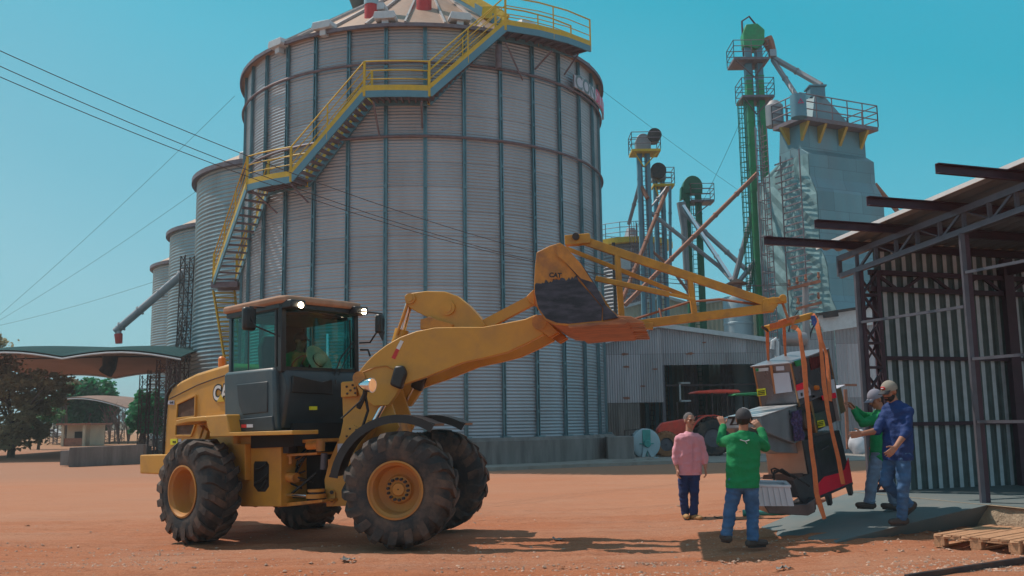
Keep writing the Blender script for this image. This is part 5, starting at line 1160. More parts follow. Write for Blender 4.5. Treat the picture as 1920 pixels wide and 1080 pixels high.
# ---- buildings
def sheet_mat(name,c,w=1.0,h=2.6,cv=.14,dirt=(.22,.12,.09),da=.4,metal=.35,rough=.5):
    return silo_wall_mat(name,(0,-5000),5000,w/2,0,c,rough,metal,0,rowh=h,cvar=cv)
M['patch']=sheet_mat('patchy_galvanised_sheet',(.46,.44,.48),2.1,2.4,.20); M['creamsheet']=mat('cream_cladding',(.50,.46,.36),.6,.1,var=.1,scale=.6,dirt=(.36,.33,.28),dirt_amt=.4,dscale=.6); M['shadedsheet']=sheet_mat('shaded_grey_sheet',(.30,.33,.37),1.9,5,.12)
def corr_wall(mb,x0,x1,Y,topf,botf,pitch=.12,amp=.02,slope=0):
    n=int((x1-x0)/pitch*4); 
    for i in range(n+1):
        x=x0+(x1-x0)*i/n; y=Y+slope*(x-x0)+amp*math.sin(2*pi*(x-x0)/pitch); mb.v+= [V((x,y,botf(x))),V((x,y,topf(x)))]
    for i in range(n): a=2*i; q=len(mb.v)-2*(n+1); mb.f.append((q+a,q+a+2,q+a+3,q+a+1))
def interp(pts): 
    def f(x):
        if x<=pts[0][0]: return pts[0][1]
        for (a,b),(c,d) in zip(pts,pts[1:]):
            if x<=c: return b+(d-b)*(x-a)/(c-a)
        return pts[-1][1]
    return f
YW=47
wx=lambda px,py=700: P(px,py,YW).x
wz=lambda px,py: P(px,py,YW).z
wh=thing('warehouse',(wx(1300),YW,0),'patchy corrugated warehouse with a wide dark doorway, right of the big silo','warehouse')
topf=interp([(wx(1100,650),wz(1100,655)),(wx(1235,610),wz(1235,612)),(wx(1480,645),wz(1480,645))])
mb=MB(); zl=wz(1200,755); zd=wz(1300,684)
corr_wall(mb,wx(1100),wx(1243),YW,topf,lambda x:zl); corr_wall(mb,wx(1243),wx(1480),YW,topf,lambda x:zd)
mb.build('front_wall','patch',wh,smooth=60)
mb=MB(); corr_wall(mb,wx(1100),wx(1198),YW+.05,lambda x:zl+.02,lambda x:0); mb.build('lower_wall','oldconc',wh,smooth=60)
mb=MB(); a=V((wx(1100),YW-.15,topf(wx(1100))+.05)); b=V((wx(1235),YW-.15,wz(1235,612)+.05)); c=V((wx(1480),YW-.15,topf(wx(1480))+.05)); mb.bar(a,b,.25,.22); mb.bar(b,c,.25,.22); mb.build('roof_trim','meshnet',wh,smooth=None)
mb=MB(); dY=V((0,16,0)); u=V((0,0,.12)); mb.add([a+u,b+u,b+u+dY,a+u+dY],[(0,1,2,3)]); mb.add([b+u,c+u,c+u+dY,b+u+dY],[(0,1,2,3)]); mb.build('roof','galvd',wh,smooth=None)
mb=MB(); mb.bx(wx(1100),wx(1480),YW+15.8,YW+16,0,5); mb.bx(wx(1100)-.1,wx(1100),YW,YW+16,0,5); mb.bx(wx(1480),wx(1480)+.1,YW,YW+16,0,5); mb.build('inner_walls','dark',wh,smooth=None)  # near-black colour stands in for the shade inside the doorway
mb=MB()
for px in (1243,): mb.bar((wx(px),YW+.1,0),(wx(px),YW+.1,zd),.16,.16)
mb.build('door_post','steelgrey',wh,smooth=None)
mb=MB(); corr_wall(mb,wx(1322),wx(1352),YW+6,lambda x:5,lambda x:0,.25,.04); mb.build('inner_panel','ring',wh,smooth=None)  # inner panels coloured dark to match the painted interior shade
mb=MB(); corr_wall(mb,wx(1400),wx(1428),YW+6,lambda x:5,lambda x:0,.25,.04); mb.build('inner_panel','ring',wh,smooth=None)
mb=MB(); mb.bar((wx(1243),YW+3,zd-.9),(wx(1470),YW+3,zd-.9),.1,.1); mb.build('inner_beam','ring',wh,smooth=None)
mb=MB(); q=P(1275,735,YW+1); mb.box(q,(.08,.1,1.0)); mb.box(q+V((.25,0,.45)),(.55,.1,.08)); mb.box(q+V((.25,0,-.45)),(.55,.1,.08)); mb.build('window_frame','meshnet',wh,smooth=None)
for (px,py,s) in ((1171,664,1),(1174,688,1),(1229,692,.8),(1294,663,1.1),(1320,642,.7),(1205,724,.7),(1175,746,1)):   # rust holes
    q=P(px,py,YW-.03); mb=MB(); r2=random.Random(px); mb.prism([(q.x+.22*s*cos(k*pi/5)*r2.uniform(.5,1.1),q.z+.07*s*math.sin(k*pi/5)*r2.uniform(.5,1.2)) for k in range(10)],YW-.035,YW-.02,lambda u,v,w:V((u,w,v))); mb.build('rust_patch','rustpipe',wh,smooth=None)
# cream building behind
YB2=62; bx_=lambda px,py:P(px,py,YB2)
cb=thing('cream_building',(bx_(1300,600).x,YB2,0),'tall cream corrugated building behind the warehouse roof','building')
tf=interp([(bx_(px,py).x,bx_(px,py).z) for px,py in ((1165,577),(1244,556),(1300,572),(1365,556),(1442,545))])
mb=MB(); corr_wall(mb,bx_(1165,600).x,bx_(1442,600).x,YB2,tf,lambda x:0,.3,.035); mb.build('wall','creamsheet',cb,smooth=60)
mb=MB(); 
for (a,b) in (((1165,577),(1244,556)),((1244,556),(1300,572)),((1300,572),(1442,545))): mb.bar(bx_(*a)+V((0,-.1,0)),bx_(*b)+V((0,-.1,0)),.2,.18)
mb.build('roof_edge','meshnet',cb,smooth=None)
mb=MB(); mb.bx(bx_(1165,600).x,bx_(1442,600).x,YB2+.2,YB2+8,0,zat(1244,575,YB2)-.8); mb.build('body','creamsheet',cb,smooth=None)
# pale duct
Yd=54; q=P(1389,700,Yd); du=thing('round_duct',(q.x,Yd,0),'thick pale blue round duct rising behind the warehouse roof','duct')
z0,z1=0,zat(1389,562,Yd); mb=MB(); mb.lathe([(.83,0),(.83,zat(1389,610,Yd)),(.86,zat(1389,609,Yd)),(.86,zat(1389,606,Yd)),(.83,zat(1389,605,Yd)),(.83,z1),(.75,z1+.15)],28,c=(q.x,Yd,0)); mb.build('pipe','duct',du)
mb=MB(); mb.lathe([(.02,z1+1.25),(.62,z1+.95),(.60,z1+.88),(.02,z1+.88)],24,c=(q.x,Yd,0)); mb.tube([V((q.x,Yd,z1)),V((q.x,Yd,z1+.9))],.3,10); mb.build('rain_cap','rustpipe',du)
# grey corrugated building right
YR=42; gx_=lambda px,py:P(px,py,YR)
gb=thing('grey_building',(gx_(1530,700).x,YR,0),'grey corrugated building between the dryer and the open shed','building')
tf=interp([(gx_(px,py).x,gx_(px,py).z) for px,py in ((1445,642),(1475,632),(1545,622),(1625,609))])
mb=MB(); corr_wall(mb,gx_(1448,700).x,gx_(1568,700).x,YR,tf,lambda x:0,.16,.025); mb.build('wall','shadedsheet',gb,smooth=60)  # darker bluish sheet colour carries the shade on this left part
mb=MB(); corr_wall(mb,gx_(1568,700).x,gx_(1640,700).x,YR-.15,tf,lambda x:0,.16,.03); mb.build('wall','creamsheet' if 0 else 'patch',gb,smooth=60)  # lighter sheet colour stands for the lit right part
mb=MB(); mb.prism([(1533,590),(1600,579),(1640,574),(1640,608),(1546,622)],0,.15,lambda u,v,w:P(u,v,YR-.3)+V((0,w,0))); mb.build('fascia_panel','meshnet',gb,smooth=None)
mb=MB(); mb.bar(P(1530,590,YR-.5),P(1640,573,YR-.5),.12,.12); mb.bar(P(1544,592,YR-.5),P(1571,589,YR-.5),.15,.2); mb.build('gutter','darkmetal',gb,smooth=None)
mb=MB(); mb.tube([P(1448,655,YR-.3),P(1449,640,YR-.3),P(1454,636,YR-.3),P(1457,642,YR-.3),P(1457,680,YR-.3)],.10,8); mb.build('vent_pipe','meshnet',gb)
mb=MB(); mb.bar(P(1585,730,YR-2),P(1590,842,YR-2),.12,.12); mb.bar(P(1583,722,YR-2),P(1606,722,YR-2),.1,.1); tag(mb.build('steel_post','rustpipe',smooth=None),'rusty red post beside the white sack behind the machine','post')
q=G(1603,853,0); sk=MB(); sk.ell(q+V((.15,0,.38)),.38,.36,.45,n=18,m=12); sk.ell(q+V((.2,0,.80)),.17,.17,.26)
sk.v=[v+V((noise.noise(v*3),noise.noise(v*3+V((5,5,5))),noise.noise(v*3+V((9,1,1)))))*.14 for v in sk.v]; tag(sk.build('bulk_sack','bag',smooth=180),'white woven sack standing by the rusty post','sack')
# blower + box
q=G(1208,861,0); bl=thing('centrifugal_blower',q,'round pale blue blower on a stand at the silo base','blower')
c_=q+V((.05,0,.62)); mb=MB(); Rb=Matrix.Translation(c_)@Matrix.Rotation(radians(12),4,'Z'); mb.lathe([(.02,-.17),(.40,-.17),(.57,-.15),(.6,-.13),(.6,.16),(.57,.18),(.02,.18)],36,axis='Y'); mb.xf(Rb).build('housing','duct',bl,smooth=40)
mb=MB(); mb.lathe([(.02,-.34),(.13,-.34),(.15,-.30),(.15,-.16),(.02,-.16)],18,axis='Y'); mb.box((0,-.2,.3),(.34,.04,.5)); mb.bar((-.3,-.2,0),(.3,-.2,0),.04,.04); mb.bar((0,-.2,-.5),(0,-.2,.5),.04,.04); mb.xf(Rb).build('motor','tealplastic',bl,bevel=.01)
mb=MB(); mb.prism([(-.25,-.6),(-.14,-.05),(.14,-.05),(.3,-.6),(.2,-.6),(0,-.25),(-.15,-.6)],-.25,-.18,lambda u,v,w:V((u,w,v))); mb.box((0,0,-.58),(.9,.5,.08)); mb.xf(Rb).build('stand','duct',bl,smooth=None)
mb=MB(); mb.tube([q+V((-.75,0,.0)),q+V((-.75,0,1.15)),q+V((-.1,0,1.2)),q+V((-.1,0,.9))],.025,6); mb.tube([q+V((-.6,0,.9)),q+V((-.2,0,1.0))],.06,6); mb.build('guard_frame','cable',bl)
q=G(1140,866,0); q2=G(1186,864,0); mb=MB(); mb.bx(q.x,q2.x,q.y,q.y+1.4,0,.95); tag(mb.build('concrete_box','oldconc',bevel=.03),'square concrete duct box between silo base and blue blower','concrete box')
mb=MB(); a=G(905,883,0); b=G(1290,868,0); mb.bar(a+V((0,0,.04)),b+V((0,0,.04)),.5,.16); tag(mb.build('kerb','concrete'),'low concrete kerb','kerb',kind='structure')
# ---- tractor
def tractor(Y,px,py,label,red=True):
    q=G(px,py,0); s=q.y/F; body='redtr' if red else 'green'; t=thing('tractor',q,label,'tractor')
    def T(x,z,y=0): return q+V((x,y,z))       # faces -x
    def whl(x,z,r,w,y,m='rubber'):
        mb=MB(); mb.lathe([(r*.5,-w/2),(r*.86,-w/2),(r*.95,-w*.35),(r*.97,0),(r*.95,w*.35),(r*.86,w/2),(r*.5,w/2)],30,axis='Y')
        for k in range(20):
            for sg in(-1,1):
                a=2*pi*(k+.5*(sg>0))/20; da=.16
                mb.bar((r*.96*cos(a),0,r*.96*sin(a)),(r*.96*cos(a+da),sg*w*.5,r*.96*sin(a+da)),.05*r+.02,.06*r+.02,up=(cos(a),0,sin(a)))
        mb.xf(Matrix.Translation(T(x,z,y))); wo=mb.build('wheel',m,t,smooth=40)
        mb=MB(); mb.lathe([(r*.52,-w/2+.03),(r*.5,-w/2+.06),(r*.42,-w*.2),(r*.2,-w*.2),(.02,-w*.25)],24,axis='Y'); mb.xf(Matrix.Translation(T(x,z,y))); mb.build('rim','steelgrey',wo)
    for y in (-.8,.8): whl(0,.80,.80,.46,y); whl(-1.95,.54,.55,.34,y,'dustytyre')
    mb=MB(); mb.xz([(-2.15,.80),(-2.22,1.15),(-2.0,1.42),(-.85,1.62),(-.8,.9)],-.3,.3); mb.xf(Matrix.Translation(q)).build('bonnet',body,t,bevel=.06)
    mb=MB(); mb.xz([(-2.0,.55),(-2.0,.85),(0,.9),(.3,.9),(.3,.5)],-.22,.22); mb.xf(Matrix.Translation(q)).build('chassis','darkmetal',t,bevel=.03)
    for y in (-.8,.8):
        mb=MB(); n=12
        for i in range(n+1):
            a=radians(10+150*i/n)
            for yy,rd in ((y-.22,.90),(y-.22,.94),(y+.22,.94),(y+.22,.90)): mb.v.append(T(rd*cos(a),.80+rd*sin(a),yy))
        for i in range(n):
            for j in range(4): mb.f.append((4*i+j,4*i+(j+1)%4,4*i+4+(j+1)%4,4*i+4+j))
        mb.build('mudguard',body,t)
    mb=MB(); mb.bx(q.x-.25,q.x+.25,q.y-.25,q.y+.25,1.1,1.25); mb.bx(q.x+.12,q.x+.25,q.y-.25,q.y+.25,1.2,1.6); mb.build('seat','seat',t,bevel=.03)
    mb=MB(); mb.tube([T(-.75,1.2),T(-.45,1.7)],.03,6); mb.lathe([(.18,0),(.2,.015),(.18,.03),(.16,.015),(.18,0)],14,c=T(-.43,1.72)); mb.build('steering_wheel','black',t)
    for x,y in ((-.1,-.6),(-.1,.6),(.55,-.55),(.55,.55)):
        mb=MB(); mb.bar(T(x+.2,1.3,y),T(x+.2,2.67,y),.06,.06); mb.build('canopy_post','darkmetal',t,smooth=None)
    mb=MB(); mb.prism([(-1.15,0),(-1.0,.09),(-.1,.14),(.75,.12),(.85,0)],-.75,.75,lambda u,v,w:T(u+.45,2.65+v,w)); mb.build('canopy',body,t,bevel=.03)
    mb=MB(); mb.tube([T(-1.3,1.5,-.1),T(-1.3,2.3,-.1)],.035,8); mb.build('exhaust','darkmetal',t)
    return t
M['dustytyre']=mat('clay_caked_tyre',(.30,.13,.06),.9,var=.3,scale=8)
tractor(43,1330,855,'red tractor with a flat red canopy parked at the warehouse door')
tractor(50,1400,846,'tractor with a green canopy behind the red one, deeper in the warehouse',False)

# ================================================================ OPEN SHED, SLAB, RAMP
S0=V((5.59,15.06,0)); ea=V((.33,-.944,0)); eb=V((.944,.33,0)); ZS=.42
def sp(s,b,z): return S0+ea*s+eb*b+V((0,0,z))
mb=MB(); pts=[(-.35,-.12),(6.5,-.12),(6.5,11),(-.35,11)]
mb.add([sp(s,b,z) for z in(-.3,ZS) for s,b in pts],[(3,2,1,0),(4,5,6,7),(1,2,6,5),(2,3,7,6),(3,0,4,7)]); tag(mb.build('shed_floor','ramp',smooth=None,base=sp(3,0,0)),'smooth grey raised concrete floor of the shed','floor',kind='structure')
mb=MB(); n=60; m_=6; rr=random.Random(8)
for i in range(n+1):
    for j in range(m_+1): s=-.35+6.85*i/n; p=sp(s,-.125-.05*rr.random()*(j<m_)-.02,-.25+(ZS+.245)*j/m_); mb.v.append(p)
for i in range(n):
    for j in range(m_): a=i*(m_+1)+j; mb.f.append((a,a+1,a+m_+2,a+m_+1))
mb.add([sp(s,b,ZS-.003) for s,b in ((-.35,-.2),(6.5,-.2),(6.5,-.1),(-.35,-.1))],[(0,1,2,3)])
tag(mb.build('slab_edge','roughconc',smooth=60,base=sp(3,0,0)),'rough sunlit edge of the raised concrete floor','floor edge',kind='structure')
# ramp
A=sp(-.3,-.1,ZS+.004); B=sp(2.42,-.1,ZS+.004)
D=G(1421,991); C1=G(1475,1006); C=G(1562,1018); B2=G(1842,986)
def fan(t): # near boundary
    return t
mb=MB(); NU,NV=30,14
low=[D,D.lerp(C1,.5),C1,C1.lerp(C,.5),C]
def lowp(v):
    t=v*4; i=min(int(t),3); return low[i].lerp(low[i+1],t-i)
for i in range(NU+1):
    for j in range(NV+1):
        u=i/NU; v=j/NV; a=lowp(v); b=A.lerp(B,v); p=a.lerp(b,u); hgt=(b.z-a.z)*(u**.92)+a.z
        p.z=hgt+.012*(1-u)*0+ (-.03 if u==0 else 0); mb.v.append(p)
for i in range(NU):
    for j in range(NV): a=i*(NV+1)+j; mb.f.append((a,a+1,a+NV+2,a+NV+1))
k0=len(mb.v)
for i in range(NU+1):
    u=i/NU; top=mb.v[i*(NV+1)+NV]; lw=C.lerp(B2,u); lw.z=gz(lw.x,lw.y)-.03; q=top.lerp(lw,1.0); mb.v+=[top.copy(),q]
for i in range(NU): a=k0+2*i; mb.f.append((a,a+1,a+3,a+2))
k0=len(mb.v)
for i in range(NU+1): top=mb.v[i*(NV+1)]; mb.v+=[top.copy(),V((top.x-.05,top.y+.1,-.1))]
for i in range(NU): a=k0+2*i; mb.f.append((a,a+2,a+3,a+1))
rampo=tag(mb.build('ramp','ramp',smooth=30),'grey concrete ramp up to the shed floor','ramp',kind='structure')
# shed
sh=thing('open_shed',sp(0,0,0),'open sided steel shed with striped corrugated back wall and unfinished roof','shed')
zA_=P(1600,506,15.06).z; zB_=P(1795,431,12.9).z
zbt=lambda s:zA_+(zB_-zA_)/2.29*s; zto=lambda s:zbt(s)+.29
mb=MB(); smax=6.2
mb.bar(sp(-.42,0,zbt(-.42)),sp(smax,0,zbt(smax)),.07,.08); mb.bar(sp(-.46,0,zto(-.46)),sp(smax,0,zto(smax)),.07,.09)
mb.bar(sp(-.44,0,zbt(-.44)),sp(-.44,0,zto(-.44)),.07,.07)
k=0; s=0.0
while s<smax:
    mb.bar(sp(s,0,zbt(s)),sp(s,0,zto(s)),.05,.05)
    mb.bar(sp(s+(.04),0,zbt(s)+.02),sp(s+.40,0,zto(s+.40)-.03),.035,.035) if k%2==0 else mb.tube([sp(s+.03,0,zto(s)-.03),sp(s+.45,0,zbt(s+.45)+.03)],.012,5)
    s+=.45; k+=1
mb.build('roof_truss','steelgrey',sh,smooth=None)
mb=MB(); lattice(mb,sp(0,.17,ZS),sp(0,.17,zbt(0)-.02),.32,9,.035,u=eb,v=ea*.4); mb.build('lattice_column','maroon',sh,smooth=None)
mb=MB(); mb.bar(sp(0,-.02,ZS-.05),sp(0,-.02,zbt(0)-.04),.085,.085); mb.build('corner_post','steelgrey',sh,smooth=None)
mb=MB(); mb.bar(sp(2.2,-.02,ZS-.05),sp(2.2,-.02,zbt(2.2)-.03),.06,.06); mb.build('middle_post','steelgrey',sh,smooth=None)
mb=MB(); mb.bar(sp(2.2,.05,ZS),sp(2.2,.05,zbt(2.2)-.03),.07,.07); mb.build('middle_post','maroon',sh,smooth=None)
for (a,b,z) in ((0,2.16,P(1605,605,15.06).z),(2.24,smax,P(1810,508,12.8).z),(2.24,smax,P(1815,672,12.8).z),(2.24,smax,P(1826,791,12.8).z)):
    mb=MB(); mb.bar(sp(a,-.03,z),sp(b,-.03,z),.035,.04); mb.build('side_rail','steelgrey',sh,smooth=None)
for s_,bl_ in ((-.05,1.71),(.9,1.47),(2.0,1.43),(3.3,1.45),(5.2,.2)):
    mb=MB(); z=zto(s_)+.115; 
    mb.add([],[]); 
    for (dy,dz_,w_,h_) in ((0,0,.012,.13),(.03,.06,.06,.012),(.03,-.06,.06,.012)): mb.bar(sp(s_+dy,-bl_,z+dz_),sp(s_+dy,10.5,z+dz_),w_,h_)
    mb.build('purlin','maroon',sh,smooth=None)
# roof sheets: corrugated along the slope
mb=MB(); nb=170
for i in range(nb+1):
    b=-.28+10.8*i/nb; dz_=.022*(1 if (i%4) in(0,1) else -1)
    for s_ in (-.62,smax+.3): mb.v.append(sp(s_,b,zto(s_)+.21+dz_))
for i in range(nb): mb.f.append((2*i,2*i+1,2*i+3,2*i+2))
mb.build('roof_sheet',mat('roof_zinc',(.17,.18,.20),.5,.3,var=.06),sh,smooth=None)
mb=MB(); mb.bar(sp(-.62,-.30,zto(-.62)+.22),sp(smax+.3,-.30,zto(smax+.3)+.22),.02,.06); mb.build('verge_trim','white',sh,smooth=None)
# back wall
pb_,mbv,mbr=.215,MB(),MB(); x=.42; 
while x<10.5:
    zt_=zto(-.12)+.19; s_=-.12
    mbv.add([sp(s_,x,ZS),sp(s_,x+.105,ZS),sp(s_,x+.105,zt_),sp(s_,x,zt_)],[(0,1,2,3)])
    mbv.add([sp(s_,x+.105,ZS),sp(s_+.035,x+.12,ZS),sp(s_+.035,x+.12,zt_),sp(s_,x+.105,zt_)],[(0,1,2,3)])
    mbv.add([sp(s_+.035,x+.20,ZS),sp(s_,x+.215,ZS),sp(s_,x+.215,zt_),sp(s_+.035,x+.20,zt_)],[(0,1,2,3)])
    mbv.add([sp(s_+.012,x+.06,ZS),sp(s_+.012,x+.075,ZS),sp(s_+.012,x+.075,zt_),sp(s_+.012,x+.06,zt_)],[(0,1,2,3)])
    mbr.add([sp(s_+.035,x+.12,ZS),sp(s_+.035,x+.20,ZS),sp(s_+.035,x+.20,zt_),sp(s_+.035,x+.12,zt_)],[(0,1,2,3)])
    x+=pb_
bw=mbv.build('back_wall',mat('dark_green_grey_sheet',(.11,.145,.15),.5,.3,var=.2),sh,smooth=None); mbr.build('ribs_painted_lit',mat('lit_tone_ribs',(.52,.55,.60),.45,.15,var=.12),bw,smooth=None)  # ridge faces get a lighter material for the light they catch
for z in (P(1650,670,15).z,P(1720,795,15.2).z):
    mb=MB(); mb.bar(sp(.0,.4,z),sp(.0,10.4,z),.05,.06); mb.build('wall_rail','maroon',sh,smooth=None)
mb=MB(); zq=P(1640,510,15.1).z; zq2=P(1640,541,15.1).z; mb.bar(sp(.02,.2,zq),sp(.02,10.4,zq),.06,.08); mb.bar(sp(.02,.2,zq2),sp(.02,10.4,zq2),.06,.08)
for i in range(18): x=.3+i*.56; mb.bar(sp(.02,x,zq2),sp(.02,x+.45,zq),.045,.045) if i%2 else mb.bar(sp(.02,x,zq),sp(.02,x+.45,zq2),.045,.045)
mb.build('wall_truss','maroon',sh,smooth=None)
for b_ in (3.05,6.1): 
    mb=MB(); mb.bar(sp(.06,b_,ZS),sp(.06,b_,zto(0)),.16,.16); mb.build('inner_post','maroon',sh,smooth=None)
    mb=MB(); mb.bar(sp(-.2,b_,zbt(0)+.05),sp(smax,b_,zbt(smax)+.05),.1,.14); mb.build('inner_beam','maroon',sh,smooth=None)
mb=MB(); mb.add([sp(-.1,10.5,ZS),sp(smax,10.5,ZS),sp(smax,10.5,zto(smax)),sp(-.1,10.5,zto(-.1))],[(0,1,2,3)]); mb.build('end_wall','sheetd',sh,smooth=None)
# ---- pallets and bar
def pallet(o,u,v,L_,W_,name,label,z0):
    t=thing(name,o,label,'pallet','wooden pallets by the shed')
    q=lambda a,b,z:o+u*a+v*b+V((0,0,z))
    r=random.Random(int(L_*100))
    for i in range(9):
        b0=W_*i/9+.012; w_=W_/9-.02; mb=MB(); dz_=r.uniform(0,.006)
        mb.add([q(a,b,z) for z in(.118+dz_,.14+dz_) for a,b in ((-.01+r.uniform(-.02,.01),b0),(L_+r.uniform(-.01,.02),b0),(L_,b0+w_),(0,b0+w_))],[(3,2,1,0),(4,5,6,7),(0,1,5,4),(1,2,6,5),(2,3,7,6),(3,0,4,7)]); mb.build('top_board','wood',t,smooth=None)
    for a in (.0,L_/2-.05,L_-.1):
        mb=MB(); mb.add([q(x,y,z) for z in(.095,.117) for x,y in ((a,0),(a+.1,0),(a+.1,W_),(a,W_))],[(3,2,1,0),(4,5,6,7),(0,1,5,4),(1,2,6,5),(2,3,7,6),(3,0,4,7)]); mb.build('cross_board','wood',t,smooth=None)
        for b in (0,W_/2-.06,W_-.12):
            mb=MB(); mb.add([q(x,y,z) for z in(.018,.094) for x,y in ((a+.002,b),(a+.098,b),(a+.098,b+.12),(a+.002,b+.12))],[(3,2,1,0),(4,5,6,7),(0,1,5,4),(1,2,6,5),(2,3,7,6),(3,0,4,7)]); mb.build('block','wood',t,smooth=None)
    for b in (.0,W_/2-.05,W_-.1):
        mb=MB(); mb.add([q(x,y,z) for z in(-.004,.016) for x,y in ((0,b),(L_,b),(L_,b+.1),(0,b+.1))],[(3,2,1,0),(4,5,6,7),(0,1,5,4),(1,2,6,5),(2,3,7,6),(3,0,4,7)]); mb.build('bottom_board','wood',t,smooth=None)
o=G(1752,1026); u_=V((.79,.61,0)); v_=V((.61,-.79,0)); pallet(o+V((0,0,.01)),u_,v_,1.3,.95,'wooden_pallet','pale wooden pallet lying on the dirt below the shed floor',0)
o2=G(1895,1040)+V((.12,-.05,.005)); pallet(o2,V((.9,.43,0)),V((.43,-.9,0)),1.2,.8,'wooden_pallet','second pallet at the right edge, cut off by the picture',0)
mb=MB(); a=G(1700,1090); b=G(1960,1052); mb.bar(a+V((0,0,.03)),b+V((0,0,.04)),.05,.06); tag(mb.build('steel_bar','darkmetal',smooth=None,bevel=.004),'dark steel bar lying on the dirt at the bottom right corner','steel bar')
mb=MB(); a=G(1393,968); b=G(1500,966); a.z+=.05; b.z+=.05; mb.tube([a,b],.05,12); tag(mb.build('plastic_pipe','tealplastic'),'teal plastic pipe lying behind the green shirted man','pipe')
mb=MB(); a=G(1470,952); b=G(1590,941); a.z+=.05;b.z+=.05; mb.tube([a,b],.045,10); tag(mb.build('plastic_pipe','rustpipe'),'pinkish pipe lying under the hanging machine','pipe')
mb=MB(); pts=[G(px,py)+V((0,0,.012)) for px,py in ((1322,972),(1330,967),(1345,972),(1375,976),(1420,974),(1470,973),(1510,966))]; mb.tube(pts,.009,5); tag(mb.build('ground_cable','cable'),'thin black cable on the dirt beside the pink shirted man','cable')
DYM=.9
def PM(px,py,Y): return P(px,py,Y+DYM)
# ================================================================ HANGING MACHINE
e3=V((-.18,-.13,1)).normalized(); e1=V((.72,.69,0)); e1=(e1-e3*e1.dot(e3)).normalized(); e2=e3.cross(e1)
OM=PM(1483,680,11.55)
MA=Matrix((e1,e2,e3)).transposed().to_4x4(); MA.translation=OM
MBm=Matrix((e2,e1,e3)).transposed().to_4x4(); MBm.translation=OM
mc=thing('hanging_machine',G(1530,985),'tilted stainless and red packing machine hanging from orange straps','machine')
def rf(b,pts): return [onp(MA,x,y,b) for x,y in pts]       # (a,c) on a plane parallel to the right face
def lf(a,pts): return [onp(MBm,x,y,a) for x,y in pts]      # (b,c) on a plane parallel to the left face
def mbx(name,a0,a1,b0,b1,c0,c1,m,parent=mc,bev=.006):
    mb=MB(); mb.bx(a0,a1,b0,b1,c0,c1); return mb.xf(MA).build(name,m,parent,smooth=None,bevel=bev)
def rface(name,pts,m,b=-.004,th=.006,parent=mc,bev=0):
    mb=MB(); mb.xz(rf(b,pts),b-th,b+.001); return mb.xf(MA).build(name,m,parent,smooth=None,bevel=bev)
def lface(name,pts,m,a=-.004,th=.006,parent=mc,bev=0):
    mb=MB(); mb.prism(lf(a,pts),a-th,a+.001,lambda u,v,w:V((w,u,v))); return mb.xf(MA).build(name,m,parent,smooth=None,bevel=bev)
Wa=onp(MA,1556,672,0)[0]; Wb=onp(MBm,1411,683,0)[0]; cu_=onp(MA,1497,763,0)[1]
M['mirror']=mat('mirror_dark_steel',(.17,.17,.19),.25,.6,var=.3,scale=2.5); M['bronze']=mat('tinted_steel_edge',(.5,.30,.17),.3,.8,var=.1)
M['polish']=mat('polished_steel',(.42,.42,.45),.12,1,var=.1,scale=2)
cab_=mbx('upper_cabinet',0,Wa,0,Wb,cu_,-.01,'mirror')
mbx('cabinet_lid',-.02,Wa+.02,-.02,Wb+.03,-.012,.008,'galv')
for a,b in ((0,-.002),(Wa,-.002)): mbx('edge_strip',a-.012,a+.012,-.006,.012,cu_,-.012,'bronze',cab_,0)
mbx('edge_strip',-.006,.012,Wb-.02,Wb+.004,cu_,-.012,'bronze',cab_,0)
lface('edge_strip',[(1443,683),(1448,683),(1456,738),(1452,738)],'bronze',parent=cab_)
lface('paper_sheet',[(1450,700),(1480,698),(1486,734),(1455,738)],'paper',a=-.012,parent=cab_)
lface('label',[(1455,687),(1470,686),(1471,694),(1456,695)],'paper',parent=cab_); 
q=lface('green_label',[(1417,691),(1441,689),(1441,695),(1418,697)],'meshnet',parent=cab_); lface('green_mark',[(1417.5,691.3),(1422,691),(1422.4,696),(1418,696.6)],'green',a=-.012,parent=q)
q=lface('warning_label',[(1419,730),(1435,728),(1437,741),(1421,743)],'labely',parent=cab_,a=-.008)
for k in range(3): lface('warning_line',[(1421.5,733+k*3.2),(1434,731.4+k*3.2),(1434.2,732.8+k*3.2),(1421.7,734.4+k*3.2)],'black',a=-.016,parent=q)
rface('green_block',[(1489,677),(1497,675),(1499,685),(1492,687)],'green',b=-.02,parent=cab_,th=.03)
q=rface('red_label',[(1492,723),(1508,716),(1519,731),(1520,741),(1497,748)],'paper',parent=cab_); rface('red_band',[(1492,722),(1508,716),(1512,722),(1512,728),(1494,733)],'plred',b=-.012,parent=q)
rface('label_mark',[(1501,737),(1504,736),(1505,742),(1502,743)],'black',b=-.014,parent=q); rface('label_mark',[(1508,735),(1516,733),(1516,736),(1508,738)],'black',b=-.014,parent=q)
q=rface('white_label',[(1557,712),(1563,711),(1568,740),(1561,742)],'paper',b=-.002,parent=cab_); rface('red_label',[(1541,707),(1546,705),(1550,730),(1544,732)],'plred',parent=cab_)
rface('red_label',[(1540,742),(1566,736),(1568,746),(1543,751)],'plred',parent=cab_)
rface('painted_red_reflection',[(1517,672),(1536,667),(1539,688),(1521,694)],mat('red_reflection_paint',(.18,.03,.03),.3,.5,var=.6,scale=18),parent=cab_)  # mottled red reflection painted on the steel as a thin plate
bp_=rf(-.02,[(1531,727)])[0]; mb=MB(); mb.lathe([(.001,-.05),(.028,-.05),(.034,-.03),(.034,0)],16,axis='Y',c=(bp_[0],0,bp_[1])); kn=mb.xf(MA).build('stop_button','orange',cab_)
bp_=rf(-.02,[(1527,743)])[0]; mb=MB(); mb.lathe([(.001,-.03),(.016,-.03),(.018,0)],12,axis='Y',c=(bp_[0],0,bp_[1])); mb.xf(MA).build('knob','black',cab_)
